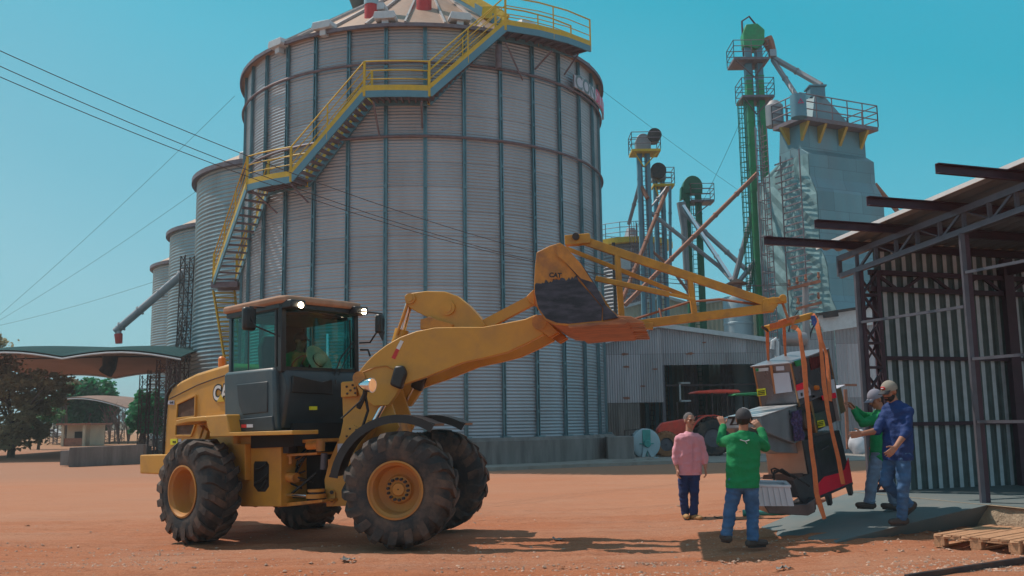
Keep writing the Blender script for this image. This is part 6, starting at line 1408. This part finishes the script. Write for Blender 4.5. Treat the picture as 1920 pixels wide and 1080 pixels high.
# side box with the white top (held by the man in green)
mb=MB(); mb.bx(Wa,Wa+.26,.05,.45,cu_-.06-.30,cu_-.06+.06); sb=mb.xf(MA).build('side_box','bronze',mc,smooth=None,bevel=.01)
q=PM(1586,753,12.2); 
mb=MB(); mb.bx(Wa-.02,Wa+.33,.02,.48,cu_+.0,cu_+.012); mb.xf(MA).build('side_box_lid','paper',mc,smooth=None)
M['hoodside']=mat('blue_grey_steel',(.30,.34,.38),.35,.5,var=.2,scale=3)
# hood box reaching out to the left
ch=rf(0,[(1493,760),(1426,782),(1428,801),(1440,812),(1491,832),(1504,824)])
mb=MB(); mb.xz(ch,0,Wb*.95); hb_=mb.xf(MA).build('chute_hood','hoodside',mc,smooth=None,bevel=.008)
# its bright top plate
(p0,p1)=ch[0],ch[1]
mb=MB(); mb.add([V((p0[0],-.01,p0[1]+.004)),V((p1[0]-.01,-.01,p1[1]+.004)),V((p1[0]-.01,Wb*.97,p1[1]+.004)),V((p0[0],Wb*.97,p0[1]+.004)),V((p0[0],-.01,p0[1]+.012)),V((p1[0]-.01,-.01,p1[1]+.012)),V((p1[0]-.01,Wb*.97,p1[1]+.012)),V((p0[0],Wb*.97,p0[1]+.012))],[(3,2,1,0),(4,5,6,7),(0,1,5,4),(1,2,6,5),(2,3,7,6),(3,0,4,7)]); mb.xf(MA).build('hood_top','stainless',mc,smooth=None)
M4=MA@Matrix.Translation((ch[1][0]-.012,Wb*.50,(ch[1][1]+ch[2][1])/2+.02))@Matrix.Rotation(-pi/2,4,'Z')@Matrix.Rotation(pi/2,4,'X')
text('ZAN',.17,M4,'black',hb_,ext=.002,bold=.006)
x,z=rf(-.01,[(1481,774)])[0]; text('Z',.075,MA@Matrix.Translation((x,-.006,z))@Matrix.Rotation(pi/2,4,'X'),'black',hb_,ext=.001)
# dark throat under the hood
th_=rf(.08,[(1500,826),(1488,829),(1440,812),(1420,818),(1428,836),(1456,848),(1500,850)])
mb=MB(); mb.xz(th_,.08,Wb*.85); mb.xf(MA).build('throat','hoodside',mc,smooth=None,bevel=.006)
# middle bay
cm0=onp(MA,1503,826,0)[1]; am=rf(0,[(1500,790)])[0][0]
mbx('middle_bay',.02,Wa,.06,Wb,cm0,cu_,'machgrey')
mbx('bay_post',Wa-.05,Wa,0,.06,cm0,cu_,'stainless'); mbx('bay_post',.30,.35,.0,.055,cm0,cu_,'bronze')
rface('viewing_panel',[(1525,776),(1553,768),(1558,797),(1530,804)],'mirror',b=.04); q=rface('warning_label',[(1532,789),(1544,787),(1547,799),(1534,802)],'labely',b=.02)
for k in range(3): rface('warning_line',[(1534,791.5+k*3),(1543,789.8+k*3),(1543.2,791+k*3),(1534.2,792.8+k*3)],'black',b=.012,parent=q)
mb=MB(); mb.tube([(.12,-.03,(cm0+cu_)/2),(.12,.3,(cm0+cu_)/2)],.13,20); mb.xf(MA).build('drum_opening','rubber',mc)
M['wrap']=mat('crumpled_violet_film',(.08,.06,.17),.25,.2,var=.5,scale=25,bump=1,bscale=60)
r=random.Random(2); mb=MB(); fp=rf(-.02,[(1480,773),(1500,768),(1506,824),(1487,828)]); n=9
for i in range(n):
    for j in range(n):
        u,v=i/(n-1),j/(n-1); a=fp[0][0]*(1-u)*(1-v)+fp[1][0]*u*(1-v)+fp[2][0]*u*v+fp[3][0]*(1-u)*v; c=fp[0][1]*(1-u)*(1-v)+fp[1][1]*u*(1-v)+fp[2][1]*u*v+fp[3][1]*(1-u)*v; mb.v.append(V((a,-.02-.035*r.random(),c)))
mb.f=[(i*n+j,(i+1)*n+j,(i+1)*n+j+1,i*n+j+1) for i in range(n-1) for j in range(n-1)]; mb.xf(MA).build('plastic_wrap','wrap',mc,smooth=None)
# lower cabinet
lo=rf(0,[(1505,826),(1574,806),(1598,905),(1528,934)])
mb=MB(); mb.xz(lo,0,Wb*.9); lc=mb.xf(MA).build('lower_cabinet','machgrey',mc,smooth=None,bevel=.01)
rface('red_panel',[(1525,912),(1528,934),(1598,905),(1590,858),(1584,880),(1572,887),(1545,894),(1533,908)],'plred',parent=lc)
rface('bottom_rail',[(1528,933),(1598,904),(1599,908),(1529,938)],'darkst',b=-.008,parent=lc)
rface('door_panel',[(1526,832),(1566,820),(1580,878),(1540,890)],'darkst',b=-.003,th=.005,parent=lc)
x,z=rf(0,[(1545,840)])[0]; mb=MB(); mb.tube([(x-.09,-.02,z),(x-.06,-.04,z+.01),(x+.06,-.04,z+.01),(x+.09,-.02,z)],.010,6); mb.xf(MA).build('door_handle','machgrey',lc)
for (px,py) in ((1594,908),(1555,926),(1524,936)):
    x,z=rf(.03,[(px,py)])[0]
    for b in ((.04,) if px!=1594 else (.04,Wb*.8)):
        mb=MB(); mb.prism([(-.06,0),(.05,0),(.03,-.15),(-.02,-.17)],b-.03,b+.03,lambda u,v,w:V((x+u-.02,w,z+v+.02))); mb.xf(MA).build('foot','darkst',mc,smooth=None,bevel=.005)
# stainless apron plate on the left, tray and its sides
lface('apron_plate',[(1436,842),(1503,826),(1514,888),(1442,892)],mat('steel_with_ground_reflection',(.55,.38,.30),.4,.6,var=.2,scale=2),a=-.12,th=.012)  # orange-brown reflection of the ground is put into the steel's colour
q0=PM(1443,893,11.2)
tl=thing_tray=rf(-.02,[(1488,886),(1518,890),(1526,935),(1514,948),(1500,940),(1486,902)])
mb=MB(); mb.xz(rf(-.04,[(1486,901),(1518,888),(1527,934),(1512,946),(1499,938)]),-.05,-.035); mb.xf(MA).build('tray_side','darkst',mc,smooth=None,bevel=.003)
lface('tray_back',[(1432,890),(1505,887),(1508,902),(1430,898)],'darkst',a=-.14)
lface('tray_lip',[(1418,897),(1448,888),(1450,891),(1421,900)],'stainless',a=-.12)
mb=MB(); bt_=[(1433,949),(1512,945),(1528,934),(1529,960),(1515,967),(1442,963)]
cb0=[PM(x,y,11.35) for x,y in bt_]; mb.add(cb0+[p+V((0,.55,0)) for p in cb0],[tuple(range(6)),tuple(reversed(range(6,12)))]+[(i,i+6,(i+1)%6+6,(i+1)%6) for i in range(6)]); mb.build('hopper_base','darkst',mc,smooth=None,bevel=.008)
mb=MB(); mb.tube([PM(1448,888,11.2),PM(1446,880,11.2),PM(1452,878,11.2),PM(1470,885,11.2),PM(1490,893,11.15),PM(1508,905,11.1),PM(1518,912,11.1)],.012,6); mb.tube([PM(1449,896,11.25),PM(1452,882,11.2),PM(1462,884,11.2),PM(1482,894,11.2)],.012,6); mb.tube([PM(1452,900,11.2),PM(1450,888,11.2),PM(1466,880,11.2),PM(1492,897,11.15)],.016,6); mb.build('power_cable','cable',mc)
# crate
cr0=thing('plastic_crate',PM(1456,949,11.2),'ribbed white plastic crate riding on the machine tray','crate')
yc=11.12; f4=[(1419,910),(1481,912),(1489,949),(1424,949)]; fw=[PM(x,y,yc) for x,y in f4]; bk4=[p+V((.06,.42,.03)) for p in fw]
mb=MB(); mb.add(fw+bk4,[(0,3,2,1),(0,4,7,3),(1,2,6,5),(2,3,7,6),(4,5,6,7)]); mb.build('tub','plastic',cr0,smooth=None)
mb=MB()
for a,b in ((0,1),(1,5),(5,4),(4,0)):
    al=fw+bk4; mb.bar(al[a],al[b],.035,.03)
mb.build('rim','plastic',cr0,smooth=None,bevel=.005)
for k in range(1,6):
    t=k/6; mb=MB(); mb.bar(fw[0].lerp(fw[1],t)+V((0,-.008,-.02)),fw[3].lerp(fw[2],t)+V((0,-.008,.01)),.012,.02); mb.build('rib','plastic',cr0,smooth=None)
# ---- spreader beam, straps
sb_=thing('spreader_beam',PM(1478,600,12.05),'short rusty yellow spreader beam under the jib hook','spreader beam')
p0=PM(1438,616,11.75); p1=PM(1520,592,12.1)
mb=MB(); mb.bar(p0,p1,.11,.085); mb.build('beam','jyellow',sb_,smooth=None,bevel=.008)
mb=MB(); mb.bar(PM(1464,603,11.8),PM(1494,595,11.85),.16,.05); mb.build('top_plate','rustdust',sb_,smooth=None,bevel=.006)
mb=MB(); mb.tube([PM(1428,612,11.75),PM(1440,620,11.75),PM(1446,616,11.8)],.02,6); mb.build('hook','darkmetal',sb_)
def strap(pts,label,w=.055,th=.008,m='straps'):
    q=[PM(*p) for p in pts]; mb=MB(); prev=None
    for i,p in enumerate(q):
        d=(q[min(i+1,len(q)-1)]-q[max(i-1,0)]).normalized(); s=d.cross(V((0,1,.1))).normalized()
        if prev and s.dot(prev)<0: s=-s
        prev=s; n=d.cross(s).normalized()
        ww=w*(1+.15*math.sin(i*1.7)); s=(s+n*.35*math.sin(i*2.1)).normalized()
        for a,b in ((-1,-1),(1,-1),(1,1),(-1,1)): mb.v.append(p+s*(a*ww/2)+n*(b*th/2))
    for i in range(len(q)-1):
        for j in range(4): mb.f.append((4*i+j,4*i+(j+1)%4,4*i+4+(j+1)%4,4*i+4+j))
    mb.f+=[(3,2,1,0),tuple(4*(len(q)-1)+k for k in range(4))]
    return tag(mb.build('lifting_strap',m,smooth=60),label,'strap','orange lifting straps')
strap([(1484,612,11.6),(1492,614,11.5),(1499,622,11.42),(1503,650,11.35),(1508,682,11.3),(1512,740,11.25),(1517,790,11.22),(1521,840,11.2),(1527,880,11.15),(1531,925,11.1)],'orange strap down the near left of the machine front, its loose end dangling',w=.058)
strap([(1530,922,11.08),(1537,945,11.05),(1546,973,11.05)],'loose orange strap end dangling lowest below the machine',w=.055)
strap([(1523,588,12.05),(1530,600,11.95),(1538,640,11.75),(1540,662,11.7),(1545,720,11.6),(1552,770,11.55),(1560,810,11.5),(1572,860,11.45),(1581,908,11.4)],'orange strap down the right side of the machine front',w=.055)
strap([(1523,590,12.15),(1534,612,12.1),(1541,640,12.05),(1549,662,12.0),(1553,700,11.8),(1557,752,11.62)],'shorter orange strap just right of the long right one',w=.048)
strap([(1439,618,11.8),(1439,640,11.95),(1440,664,12.1),(1441,676,12.15)],'thin orange strap at the far left corner of the machine',w=.038)
strap([(1470,608,11.95),(1471,635,12.1),(1472,655,12.3),(1473,668,12.35)],'thin orange strap at the back left of the machine top',w=.038)
strap([(1444,612,11.6),(1462,608,11.7),(1480,600,11.7),(1490,596,11.75),(1483,605,11.7)],'orange strap wrapped round the spreader beam',w=.07)
strap([(1524,592,11.98),(1527,604,11.94),(1530,612,11.9)],'dark blue sleeve on the strap at the beam end',w=.06,th=.012,m='shirtb')

# ================================================================ PEOPLE
def remeshed(mb,name,vox,smooth_it=2,fold=0,cutz=None,ff=7,keep=None,seed=0):
    me=mb.mesh(name); o=bpy.data.objects.new('tmp',me); S.collection.objects.link(o)
    m=o.modifiers.new('r','REMESH'); m.mode='VOXEL'; m.voxel_size=vox; m.use_smooth_shade=True
    if smooth_it: s=o.modifiers.new('s','SMOOTH'); s.iterations=smooth_it; s.factor=.5
    dg=bpy.context.evaluated_depsgraph_get(); dg.update(); ev=o.evaluated_get(dg); m2=bpy.data.meshes.new_from_object(ev); bpy.data.objects.remove(o)
    vs=[v.co.copy() for v in m2.vertices]; ns=[v.normal.copy() for v in m2.vertices]; fs=[tuple(p.vertices) for p in m2.polygons]; bpy.data.meshes.remove(m2)
    if fold:
        for i,v in enumerate(vs):
            a=noise.noise(V((v.x*ff,v.y*ff,v.z*ff*1.7+seed)))+.6*noise.noise(V((v.x*ff*2.3,v.y*ff*2.3,v.z*ff*3.6+seed)))
            r_=1-abs(noise.noise(V((v.x*ff*.8+9,v.y*ff*.8,v.z*ff*1.9+seed))))*2
            vs[i]=v+ns[i]*fold*(a*.9+r_*.6-.3)
    out=MB(); out.v=vs
    out.f=[f for f in fs if (cutz is None or all(vs[k].z>cutz for k in f)) and (keep is None or keep(sum((vs[k] for k in f),V())/len(f)))]
    return out
def hand(mb,w,d,n,th,curl=.5,s=1.0):
    """wrist, direction to the fingers, palm normal, thumb-side direction"""
    d=d.normalized(); th=(th-d*th.dot(d)).normalized(); n=d.cross(th).normalized() if n is None else (n-d*n.dot(d)-th*n.dot(th)).normalized()
    L=.09*s
    for k in (-1.5,-.5,.5,1.5): mb.cap_(w+th*(k*.012*s),w+d*L+th*(k*.020*s),.017*s,.014*s,n=8)
    for i,(k,l) in enumerate(((1.5,.072),(.5,.082),(-.5,.077),(-1.5,.060))):
        p=w+d*L+th*(k*.0215*s); dd=d+th*(k*.06); ang_=0
        for j,fr_ in enumerate((.42,.32,.26)):
            ang_+=curl*(.5 if j==0 else .8); v=(dd.normalized()*cos(ang_)+n*math.sin(ang_)); q=p+v*l*fr_*s; mb.cap_(p,q,(.0100-.0010*j)*s,(.0092-.0010*j)*s,n=8); p=q
    p=w+d*.025*s+th*.025*s; v=(d*.6+th*.8+n*.25*curl).normalized(); q=p+v*.045*s; mb.cap_(p,q,.014*s,.011*s,n=8); v2=(d*.85+th*.35+n*.5*curl).normalized(); mb.cap_(q,q+v2*.035*s,.0105*s,.009*s,n=8)
def person(name,label,J,face,headd,style):
    """J joints in world space; face: chest direction; headd: look direction"""
    f=V(face).normalized(); f.z=0; f.normalize(); sd=f.cross(V((0,0,1)))   # sd = the person's right
    base=V(((J['anL']+J['anR'])/2).to_tuple()); base.z=min(J['anL'].z,J['anR'].z)-.08
    t=thing('person',base,label,'person')
    B=MB(); k=style.get('k',1.0); kb=k*.80
    pel=(J['hipL']+J['hipR'])/2; chest=(J['shL']+J['shR'])/2; nk=J['neck']
    sp_l=lambda a,b,t_:a.lerp(b,t_)
    fl=(f,.72)
    B.cap_(pel,sp_l(pel,chest,.85),.135*kb,.15*kb,flat=(f,.74)); B.cap_(sp_l(chest,J['shL'],.75),sp_l(chest,J['shR'],.75),.075*kb,.075*kb); B.cap_(J['hipL'],J['hipR'],.105*kb,.105*kb)
    B.cap_(sp_l(pel,chest,.9),nk,.08*kb,.058*k); hd=J['head']; hf=V(headd).normalized(); hu=V((0,0,1)); hu=(hu-hf*hu.dot(hf)).normalized() ; hs=hf.cross(hu)
    B.cap_(nk-V((0,0,.03)),hd-hu*.06-hf*.01,.058*k,.056*k)
    for s_ in 'LR':
        B.cap_(J['sh'+s_],J['el'+s_],.056*kb,.046*kb); B.cap_(J['el'+s_],J['wr'+s_],.044*k,.029*k)
        B.cap_(J['hip'+s_],J['kn'+s_],.088*kb,.062*kb); B.cap_(J['kn'+s_],J['an'+s_],.058*kb,.042*kb)
        h=J['hand'+s_]; hand(B,J['wr'+s_],h[0],V(h[1]),V(h[2]),h[3])
        td=J['toe'+s_]; B.cap_(J['an'+s_]-V((0,0,.035)),J['an'+s_]-V((0,0,.05))+td*.13,.035,.028)
    # head
    B.ell(hd+hu*.028-hf*.008,.077,.095,.098,hs,hf,hu); B.ell(hd-hu*.045+hf*.022,.058,.066,.070,hs,hf,hu); B.ell(hd-hu*.093+hf*.066,.026,.02,.018,hs,hf,hu,n=10,m=6)
    B.cap_(hd+hf*.083+hu*.018,hd+hf*.108-hu*.022,.009,.0145,n=8); B.ell(hd+hf*.092-hu*.026,.018,.013,.009,hs,hf,hu,n=8,m=6)
    B.cap_(hd+hf*.078+hs*.042+hu*.030,hd+hf*.078-hs*.042+hu*.030,.014,.014,n=8)
    for s_ in(-1,1): B.ell(hd+hs*s_*.080-hf*.008+hu*.0,.010,.022,.034,hs,hf,hu,n=10,m=6); B.ell(hd+hs*s_*.048+hf*.055-hu*.012,.024,.024,.024,hs,hf,hu,n=10,m=6)
    B.ell(hd+hf*.080-hu*.055,.026,.012,.008,hs,hf,hu,n=10,m=6)
    bd=remeshed(B,'body',.0075,1); bd.build('body',style['skin'],t,smooth=180)
    for s_ in(-1,1):
        e=MB(); e.ell(hd+hs*s_*.031+hf*.086+hu*.008,.0125,.006,.006,hs,hf,hu,n=10,m=6); e.build('eye','eye',t,smooth=180)
        e=MB(); e.tube([hd+hs*s_*.017+hf*.097+hu*.030,hd+hs*s_*.034+hf*.095+hu*.034,hd+hs*s_*.050+hf*.084+hu*.028],.0055,6); e.build('eyebrow',style['hair'],t)
    e=MB(); e.tube([hd+hs*.024+hf*.086-hu*.057,hd+hf*.095-hu*.055,hd-hs*.024+hf*.086-hu*.057],.006,6); e.build('mouth','lip',t)
    # hair
    hm=MB(); hm.ell(hd+hu*.032-hf*.016,.084,.100,.102,hs,hf,hu,n=26,m=18); hair=MB(); hair.v=[v+ (v-hd).normalized()*.006*noise.noise(v*45) for v in hm.v]
    def kp(c): 
        q=c-hd; u=q.dot(hu); g_=q.dot(hf); return u>.098 or (g_<.035 and u>.03) or (g_<.01 and u>-.03) or (g_<-.03 and u>-.065)
    hair.f=[fc for fc in hm.f if kp(sum((hair.v[i] for i in fc),V())/len(fc))]; hair.build('hair',style['hair'],t,smooth=180)
    if style.get('beard'):
        bm_=MB(); bm_.ell(hd-hu*.055+hf*.024,.064,.070,.068,hs,hf,hu,n=20,m=14); v0=bm_.v; bm_.f=[fc for fc in bm_.f if (lambda q:q.dot(hu)<-.045 or (q.dot(hu)<-.0 and abs(q.dot(hs))>.050))(sum((v0[i] for i in fc),V())/len(fc)-hd)]; bm_.build('beard',style['hair'],t,smooth=180)
    if style.get('cap'):
        cf_=style.get('capdir',1)*hf; cm_=MB(); cm_.ell(hd+hu*.040-hf*.008,.094,.111,.106,hs,hf,hu,n=28,m=18); v0=cm_.v
        cm_.f=[fc for fc in cm_.f if (sum((v0[i] for i in fc),V())/len(fc)-hd).dot(hu)>.030]; cap=cm_.build('cap',style['cap'],t,smooth=180)
        br=MB(); nn=10
        for i in range(nn+1):
            a=-.95+1.9*i/nn
            for rr,dz_ in ((.100,.034),(.190,.022-.03*abs(a)**2),(.190,.016-.03*abs(a)**2),(.100,.026)):
                x=math.sin(a)*.093*(1 if rr<.15 else .86); y=cos(a)*rr if rr>.15 else cos(a)*.106; br.v.append(hd+hs*x+cf_*(y)+hu*(dz_+.008))
        for i in range(nn):
            for j in range(4): br.f.append((4*i+j,4*i+(j+1)%4,4*i+4+(j+1)%4,4*i+4+j))
        br.build('cap_brim',style.get('brim',style['cap']),cap,smooth=50)
        if style.get('badge'):
            bb=MB(); bb.ell(hd+hf*.098+hu*.078,.038,.012,.024,hs,hf,hu,n=12,m=8); bg=bb.build('cap_badge','red',cap,smooth=180)
            bb=MB(); bb.ell(hd+hf*.106+hu*.078,.024,.008,.006,hs,hf,hu,n=10,m=6); bb.build('badge_mark','white',cap,smooth=180)
        if style.get('strapline'):
            bb=MB(); bb.tube([hd+hu*(.045+.10*cos(a*.9))+hs*(.096*math.sin(a))*1.0-hf*.03 for a in [k_*.16-.1 for k_ in range(12)]],.004,5); bb.build('cap_piping','white',cap)
    # shirt
    sh_=MB(); kk=k*.90*style.get('loose',1.0)
    hem=style.get('hem',-.06); up=(chest-pel).normalized()
    for s_ in 'LR':
        a=sp_l(chest,J['sh'+s_],.62); b=sp_l(pel,J['hip'+s_],.80)+up*(hem-.10)
        sh_.cap_(b,a,.138*kk,.112*kk,flat=(f,.96)); sh_.cap_(a,J['sh'+s_],.085*kk,.076*kk)
        se=J['wr'+s_] if style.get('sleeve','long')=='long' else sp_l(J['el'+s_],J['wr'+s_],.35)
        if style.get('sleeve')=='three': se=sp_l(J['el'+s_],J['wr'+s_],.30)
        if style.get('sleeve')=='cuff': se=sp_l(J['el'+s_],J['wr'+s_],.62)
        sh_.cap_(J['sh'+s_],J['el'+s_],.078*kk,.063*kk); sh_.cap_(J['el'+s_],sp_l(J['el'+s_],se,.93),.062*kk,.047*kk)
    sh_.cap_(pel+up*(hem-.10),chest,.155*kk,.145*kk,flat=(f,.84)); sh_.cap_(chest,nk-V((0,0,.02)),.10*kk,.068*kk)
    so__=remeshed(sh_,'shirt',.011,2,fold=.014,cutz=(pel+up*hem).z-.02,ff=6,seed=len(label)); shirt=so__.build('shirt',style['shirt'],t,smooth=180)
    if style.get('collar'):
        for s_ in(-1,1):
            c_=MB(); n0=nk+V((0,0,-.005)); c_.add([n0+sd*s_*.075-f*.01+V((0,0,.025)),n0+sd*s_*.045+f*.060+V((0,0,.012)),n0+sd*s_*.012+f*.085-V((0,0,.02)),n0+sd*s_*.055+f*.100-V((0,0,.075)),n0+sd*s_*.098+f*.045-V((0,0,.03))],[(0,1,2,3,4)]); c_.build('collar',style['shirt'],shirt,smooth=None)
        c_=MB(); c_.tube([nk+f*.105-V((0,0,.06)),sp_l(nk,pel,.4)+f*.142,sp_l(nk,pel,.95)+f*.150],.007,5); c_.build('button_placket',style['shirt'],shirt)
    if style.get('backmark'):
        c_=MB(); q=nk-f*.118-V((0,0,.075)); c_.tube([q+sd*.05+V((0,0,.012)),q-f*.012+V((0,0,.0)),q-sd*.06+V((0,0,.018))],.006,5); c_.tube([q-f*.010,q-f*.012+sd*.02-V((0,0,.03))],.005,5); c_.build('back_print','meshnet',shirt)
    # trousers
    tr=MB(); tk=k*.91*style.get('baggy',1.0)
    tr.cap_(J['hipL']+up*.02,J['hipR']+up*.02,.112*tk,.112*tk); tr.cap_(pel,pel+up*.09,.128,.125,flat=(f,.85))
    for s_ in 'LR':
        tr.cap_(J['hip'+s_],J['kn'+s_],.110*tk,.082*tk); tr.cap_(J['kn'+s_],J['an'+s_]+V((0,0,-.0)),.080*tk,.070*tk)
        d=(J['an'+s_]-J['kn'+s_]).normalized(); 
        for q,rr in ((.72,.076),(.86,.079),(.97,.082)): c_=sp_l(J['kn'+s_],J['an'+s_],q); tr.ell(c_,rr*tk,rr*tk,.028,n=14,m=8)
    def kl(c):
        for s_ in 'LR':
            a=J['an'+s_]; d=(J['kn'+s_]-a).normalized(); q=c-a
            if q.length<.16 and q.dot(d)<.0-.02: return False
        return True
    to_=remeshed(tr,'trousers',.011,2,fold=.013,keep=kl,ff=7,seed=3+len(label)); to_.build('trousers',style['jeans'],t,smooth=180)
    if style.get('belt'):
        c_=MB(); q=pel+up*.105; c_.ell(q+f*.13+V((0,0,-.02)),.03,.02,.022,sd,f,V((0,0,1)),n=10,m=6); c_.build('belt_tag','red',t,smooth=180)
    # shoes
    for s_ in 'LR':
        a=J['an'+s_]; td=J['toe'+s_].normalized(); sole=a-V((0,0,.085)) if abs(td.z)<.2 else a-V((0,0,.07)); w_=V((0,0,1)); w_=(w_-td*w_.dot(td)).normalized(); q=a-w_*.045
        sm=MB(); sm.cap_(q-td*.05,q+td*.14,.047,.040,n=14); sm.cap_(q+td*.0,a+w_*.05,.050,.048,n=12); sm.cap_(q+td*.08-w_*.0,q+td*.165,.043,.036,n=12)
        lowp_=(q-w_*.038).dot(w_); 
        for i,v in enumerate(sm.v):
            h=v.dot(w_); 
            if h<lowp_: sm.v[i]=v+w_*(lowp_-h)
        rs=remeshed(sm,'shoe',.008,2); sho=rs.build('boot' if style.get('boots') else 'shoe',style['shoe'],t,smooth=180)
        sl_=MB(); pts=[]
        for i in range(14): a_=2*pi*i/14; x_=cos(a_)*.120+.055; y_=math.sin(a_)*(.042 if cos(a_)>0 else .038); pts.append((x_,y_))
        sv=td.cross(w_); sl_.prism(pts,-.050,-.030,lambda u,v,w:q+td*u+sv*v+w_*w); sl_.build('sole','black',sho,smooth=None)
    return t
def mk(Y,js,off={}):
    return {k:P(v[0],v[1],Y+off.get(k,0)+(v[2] if len(v)>2 else 0)) for k,v in js.items()}
dn=V((0,0,-1))
# man in pink, standing
J=mk(15.1,dict(head=(1293,789),neck=(1292,815),shL=(1312,824),shR=(1273,824),elL=(1321,856),elR=(1266,857),wrL=(1323,877,-.05),wrR=(1270,879,-.05),hipL=(1302,886),hipR=(1283,886),knL=(1302,927,-.02),knR=(1281,927),anL=(1301,964,-.05),anR=(1285,962,.05)))
J.update(handL=(dn+V((0,-.2,0)),(-1,0,0),(0,-1,0),.5),handR=(dn+V((0,-.2,0)),(1,0,0),(0,-1,0),.5),toeL=V((.45,-.9,0)),toeR=V((.0,-1,0)))
person('person','man in a pink shirt and blue jeans standing with tan boots, watching',J,(.1,-1,0),(.42,-1,-.05),dict(skin='skin2',hair='hairg',shirt='shirtp',jeans='jeansd',shoe='boot',boots=1,collar=1,sleeve='cuff',loose=1.06,hem=-.02,k=.97))
# man in green seen from the back, arms raised to the machine
J=mk(11.45,dict(head=(1394,787),neck=(1393,815),shL=(1371,826),shR=(1417,826),elL=(1352,830,.16),elR=(1435,838,.12),wrL=(1356,798,.30),wrR=(1427,805,.26),hipL=(1379,905),hipR=(1406,905),knL=(1369,955,.04),knR=(1411,960),anL=(1363,1002,.02),anR=(1411,1011,-.04)))
J.update(handL=(V((-.15,.45,.8)),(.5,.6,-.2),(.9,.1,.1),.5),handR=(V((-.5,.3,.75)),(-.3,.7,-.1),(-.8,.2,.2),.5),toeL=V((-.15,1,0)).normalized(),toeR=V((.95,.25,0)).normalized())
person('person','man in a green shirt and dark cap seen from behind, pushing the machine',J,(.05,1,0),(.30,1,.10),dict(skin='skin',hair='hairb',shirt='shirtg',jeans='jeans',shoe='shoe',cap='capd',strapline=1,backmark=1,loose=1.06,hem=-.04,baggy=1.05))
# man in green at the right holding the machine
J=mk(13.0,dict(head=(1642,749),neck=(1655,773),shL=(1649,786,-.16),shR=(1652,783,.18),elL=(1617,793,-.12),elR=(1622,782,.16),wrL=(1601,769,-.1),wrR=(1602,766,.1),hipL=(1648,853,-.09),hipR=(1650,852,.10),knL=(1636,897,-.10),knR=(1666,901,.10),anL=(1630,941,-.10),anR=(1679,944,.12)))
J.update(handL=(V((-.55,.1,.75)),(-.6,0,-.3),(0,.8,.2),.6),handR=(V((-.6,-.1,.7)),(-.6,0,-.3),(0,-.8,.2),.6),toeL=V((-1,-.15,.06)).normalized(),toeR=V((-1,0,.12)).normalized())
person('person','man in a green shirt and pale grey cap leaning toward the machine from the right',J,(-1,-.1,0),(-.93,-.25,-.38),dict(skin='skin',hair='hairb',shirt='shirtg',jeans='jeansl',shoe='shoe',cap='capg',loose=1.05,hem=-.07,belt=1,baggy=1.08))
# man in blue walking
J=mk(11.9,dict(head=(1668,735),neck=(1680,760),shL=(1702,772,-.12),shR=(1664,770,.10),elL=(1698,812,-.20),elR=(1644,808,.05),wrL=(1679,839,-.30),wrR=(1617,813,-.05),hipL=(1694,856,-.06),hipR=(1673,856,.08),knL=(1694,910,-.10),knR=(1661,905,.10),anL=(1691,970,-.02),anR=(1703,945,.22)))
J.update(handL=(V((-.75,-.2,-.6)),(-.2,.8,0),(-.5,0,.8),.45),handR=(V((-1,-.1,-.12)),(0,.3,-1),(-.1,0,1),.35),toeL=V((-.95,-.3,0)).normalized(),toeR=V((-.85,-.1,-.55)).normalized())
person('person','bearded man in a blue shirt and trucker cap walking on the ramp',J,(-.80,-.6,0),(-.86,-.45,-.30),dict(skin='skin',hair='hairb',shirt='shirtb',jeans='jeans',shoe='shoe',cap='capt',brim='capd',badge=1,beard=1,sleeve='three',loose=1.02,hem=-.03,k=1.03))
# driver
hx=MR.inverted()@P(564,640,14.25)
def dl(x,y,z): return MR@V((x,y,z))
X0,Y0,Z0=hx.x,hx.y,hx.z; 
J=dict(head=dl(X0,Y0,Z0),neck=dl(X0-.04,Y0,Z0-.19),shL=dl(X0-.06,Y0+.18,Z0-.25),shR=dl(X0-.06,Y0-.18,Z0-.25),elL=dl(X0+.05,Y0+.24,Z0-.50),elR=dl(X0+.02,Y0-.24,Z0-.50),wrL=dl(X0+.26,Y0+.12,Z0-.46),wrR=dl(X0+.26,Y0-.12,Z0-.46),hipL=dl(X0-.05,Y0+.09,Z0-.72),hipR=dl(X0-.05,Y0-.09,Z0-.72),knL=dl(X0+.36,Y0+.12,Z0-.68),knR=dl(X0+.36,Y0-.12,Z0-.68),anL=dl(X0+.42,Y0+.12,Z0-1.06),anR=dl(X0+.42,Y0-.12,Z0-1.06))
fd=(MR.to_3x3()@V((1,0,0))).normalized(); sd_=(MR.to_3x3()@V((0,1,0))).normalized(); up_=V((0,0,1))
J.update(handL=(fd,dn,-sd_,.7),handR=(fd,dn,sd_,.7),toeL=fd,toeR=fd)
person('person','driver in a green shirt sitting behind the glass of the loader cab',J,fd,fd+V((.2,-.2,-.1)),dict(skin='skin',hair='hairb',shirt='shirtg',jeans='jeansd',shoe='shoe',cap='capd',loose=1.0))

# ================================================================ HAZE
hz=MB(); hz.bx(-700,700,-70,900,-1.5,32)
hm=bpy.data.materials.new('haze_air'); hm.use_nodes=True; n_=hm.node_tree.nodes; n_.clear(); o_=n_.new('ShaderNodeOutputMaterial'); v_=n_.new('ShaderNodeVolumePrincipled'); v_.inputs['Color'].default_value=(.80,.84,.88,1); v_.inputs['Density'].default_value=.0010; v_.inputs['Anisotropy'].default_value=.2; hm.node_tree.links.new(v_.outputs[0],o_.inputs['Volume'])
ho=hz.build('haze',hm,smooth=None); ho['kind']='stuff'; ho['label']='thin dusty haze hanging in the air'
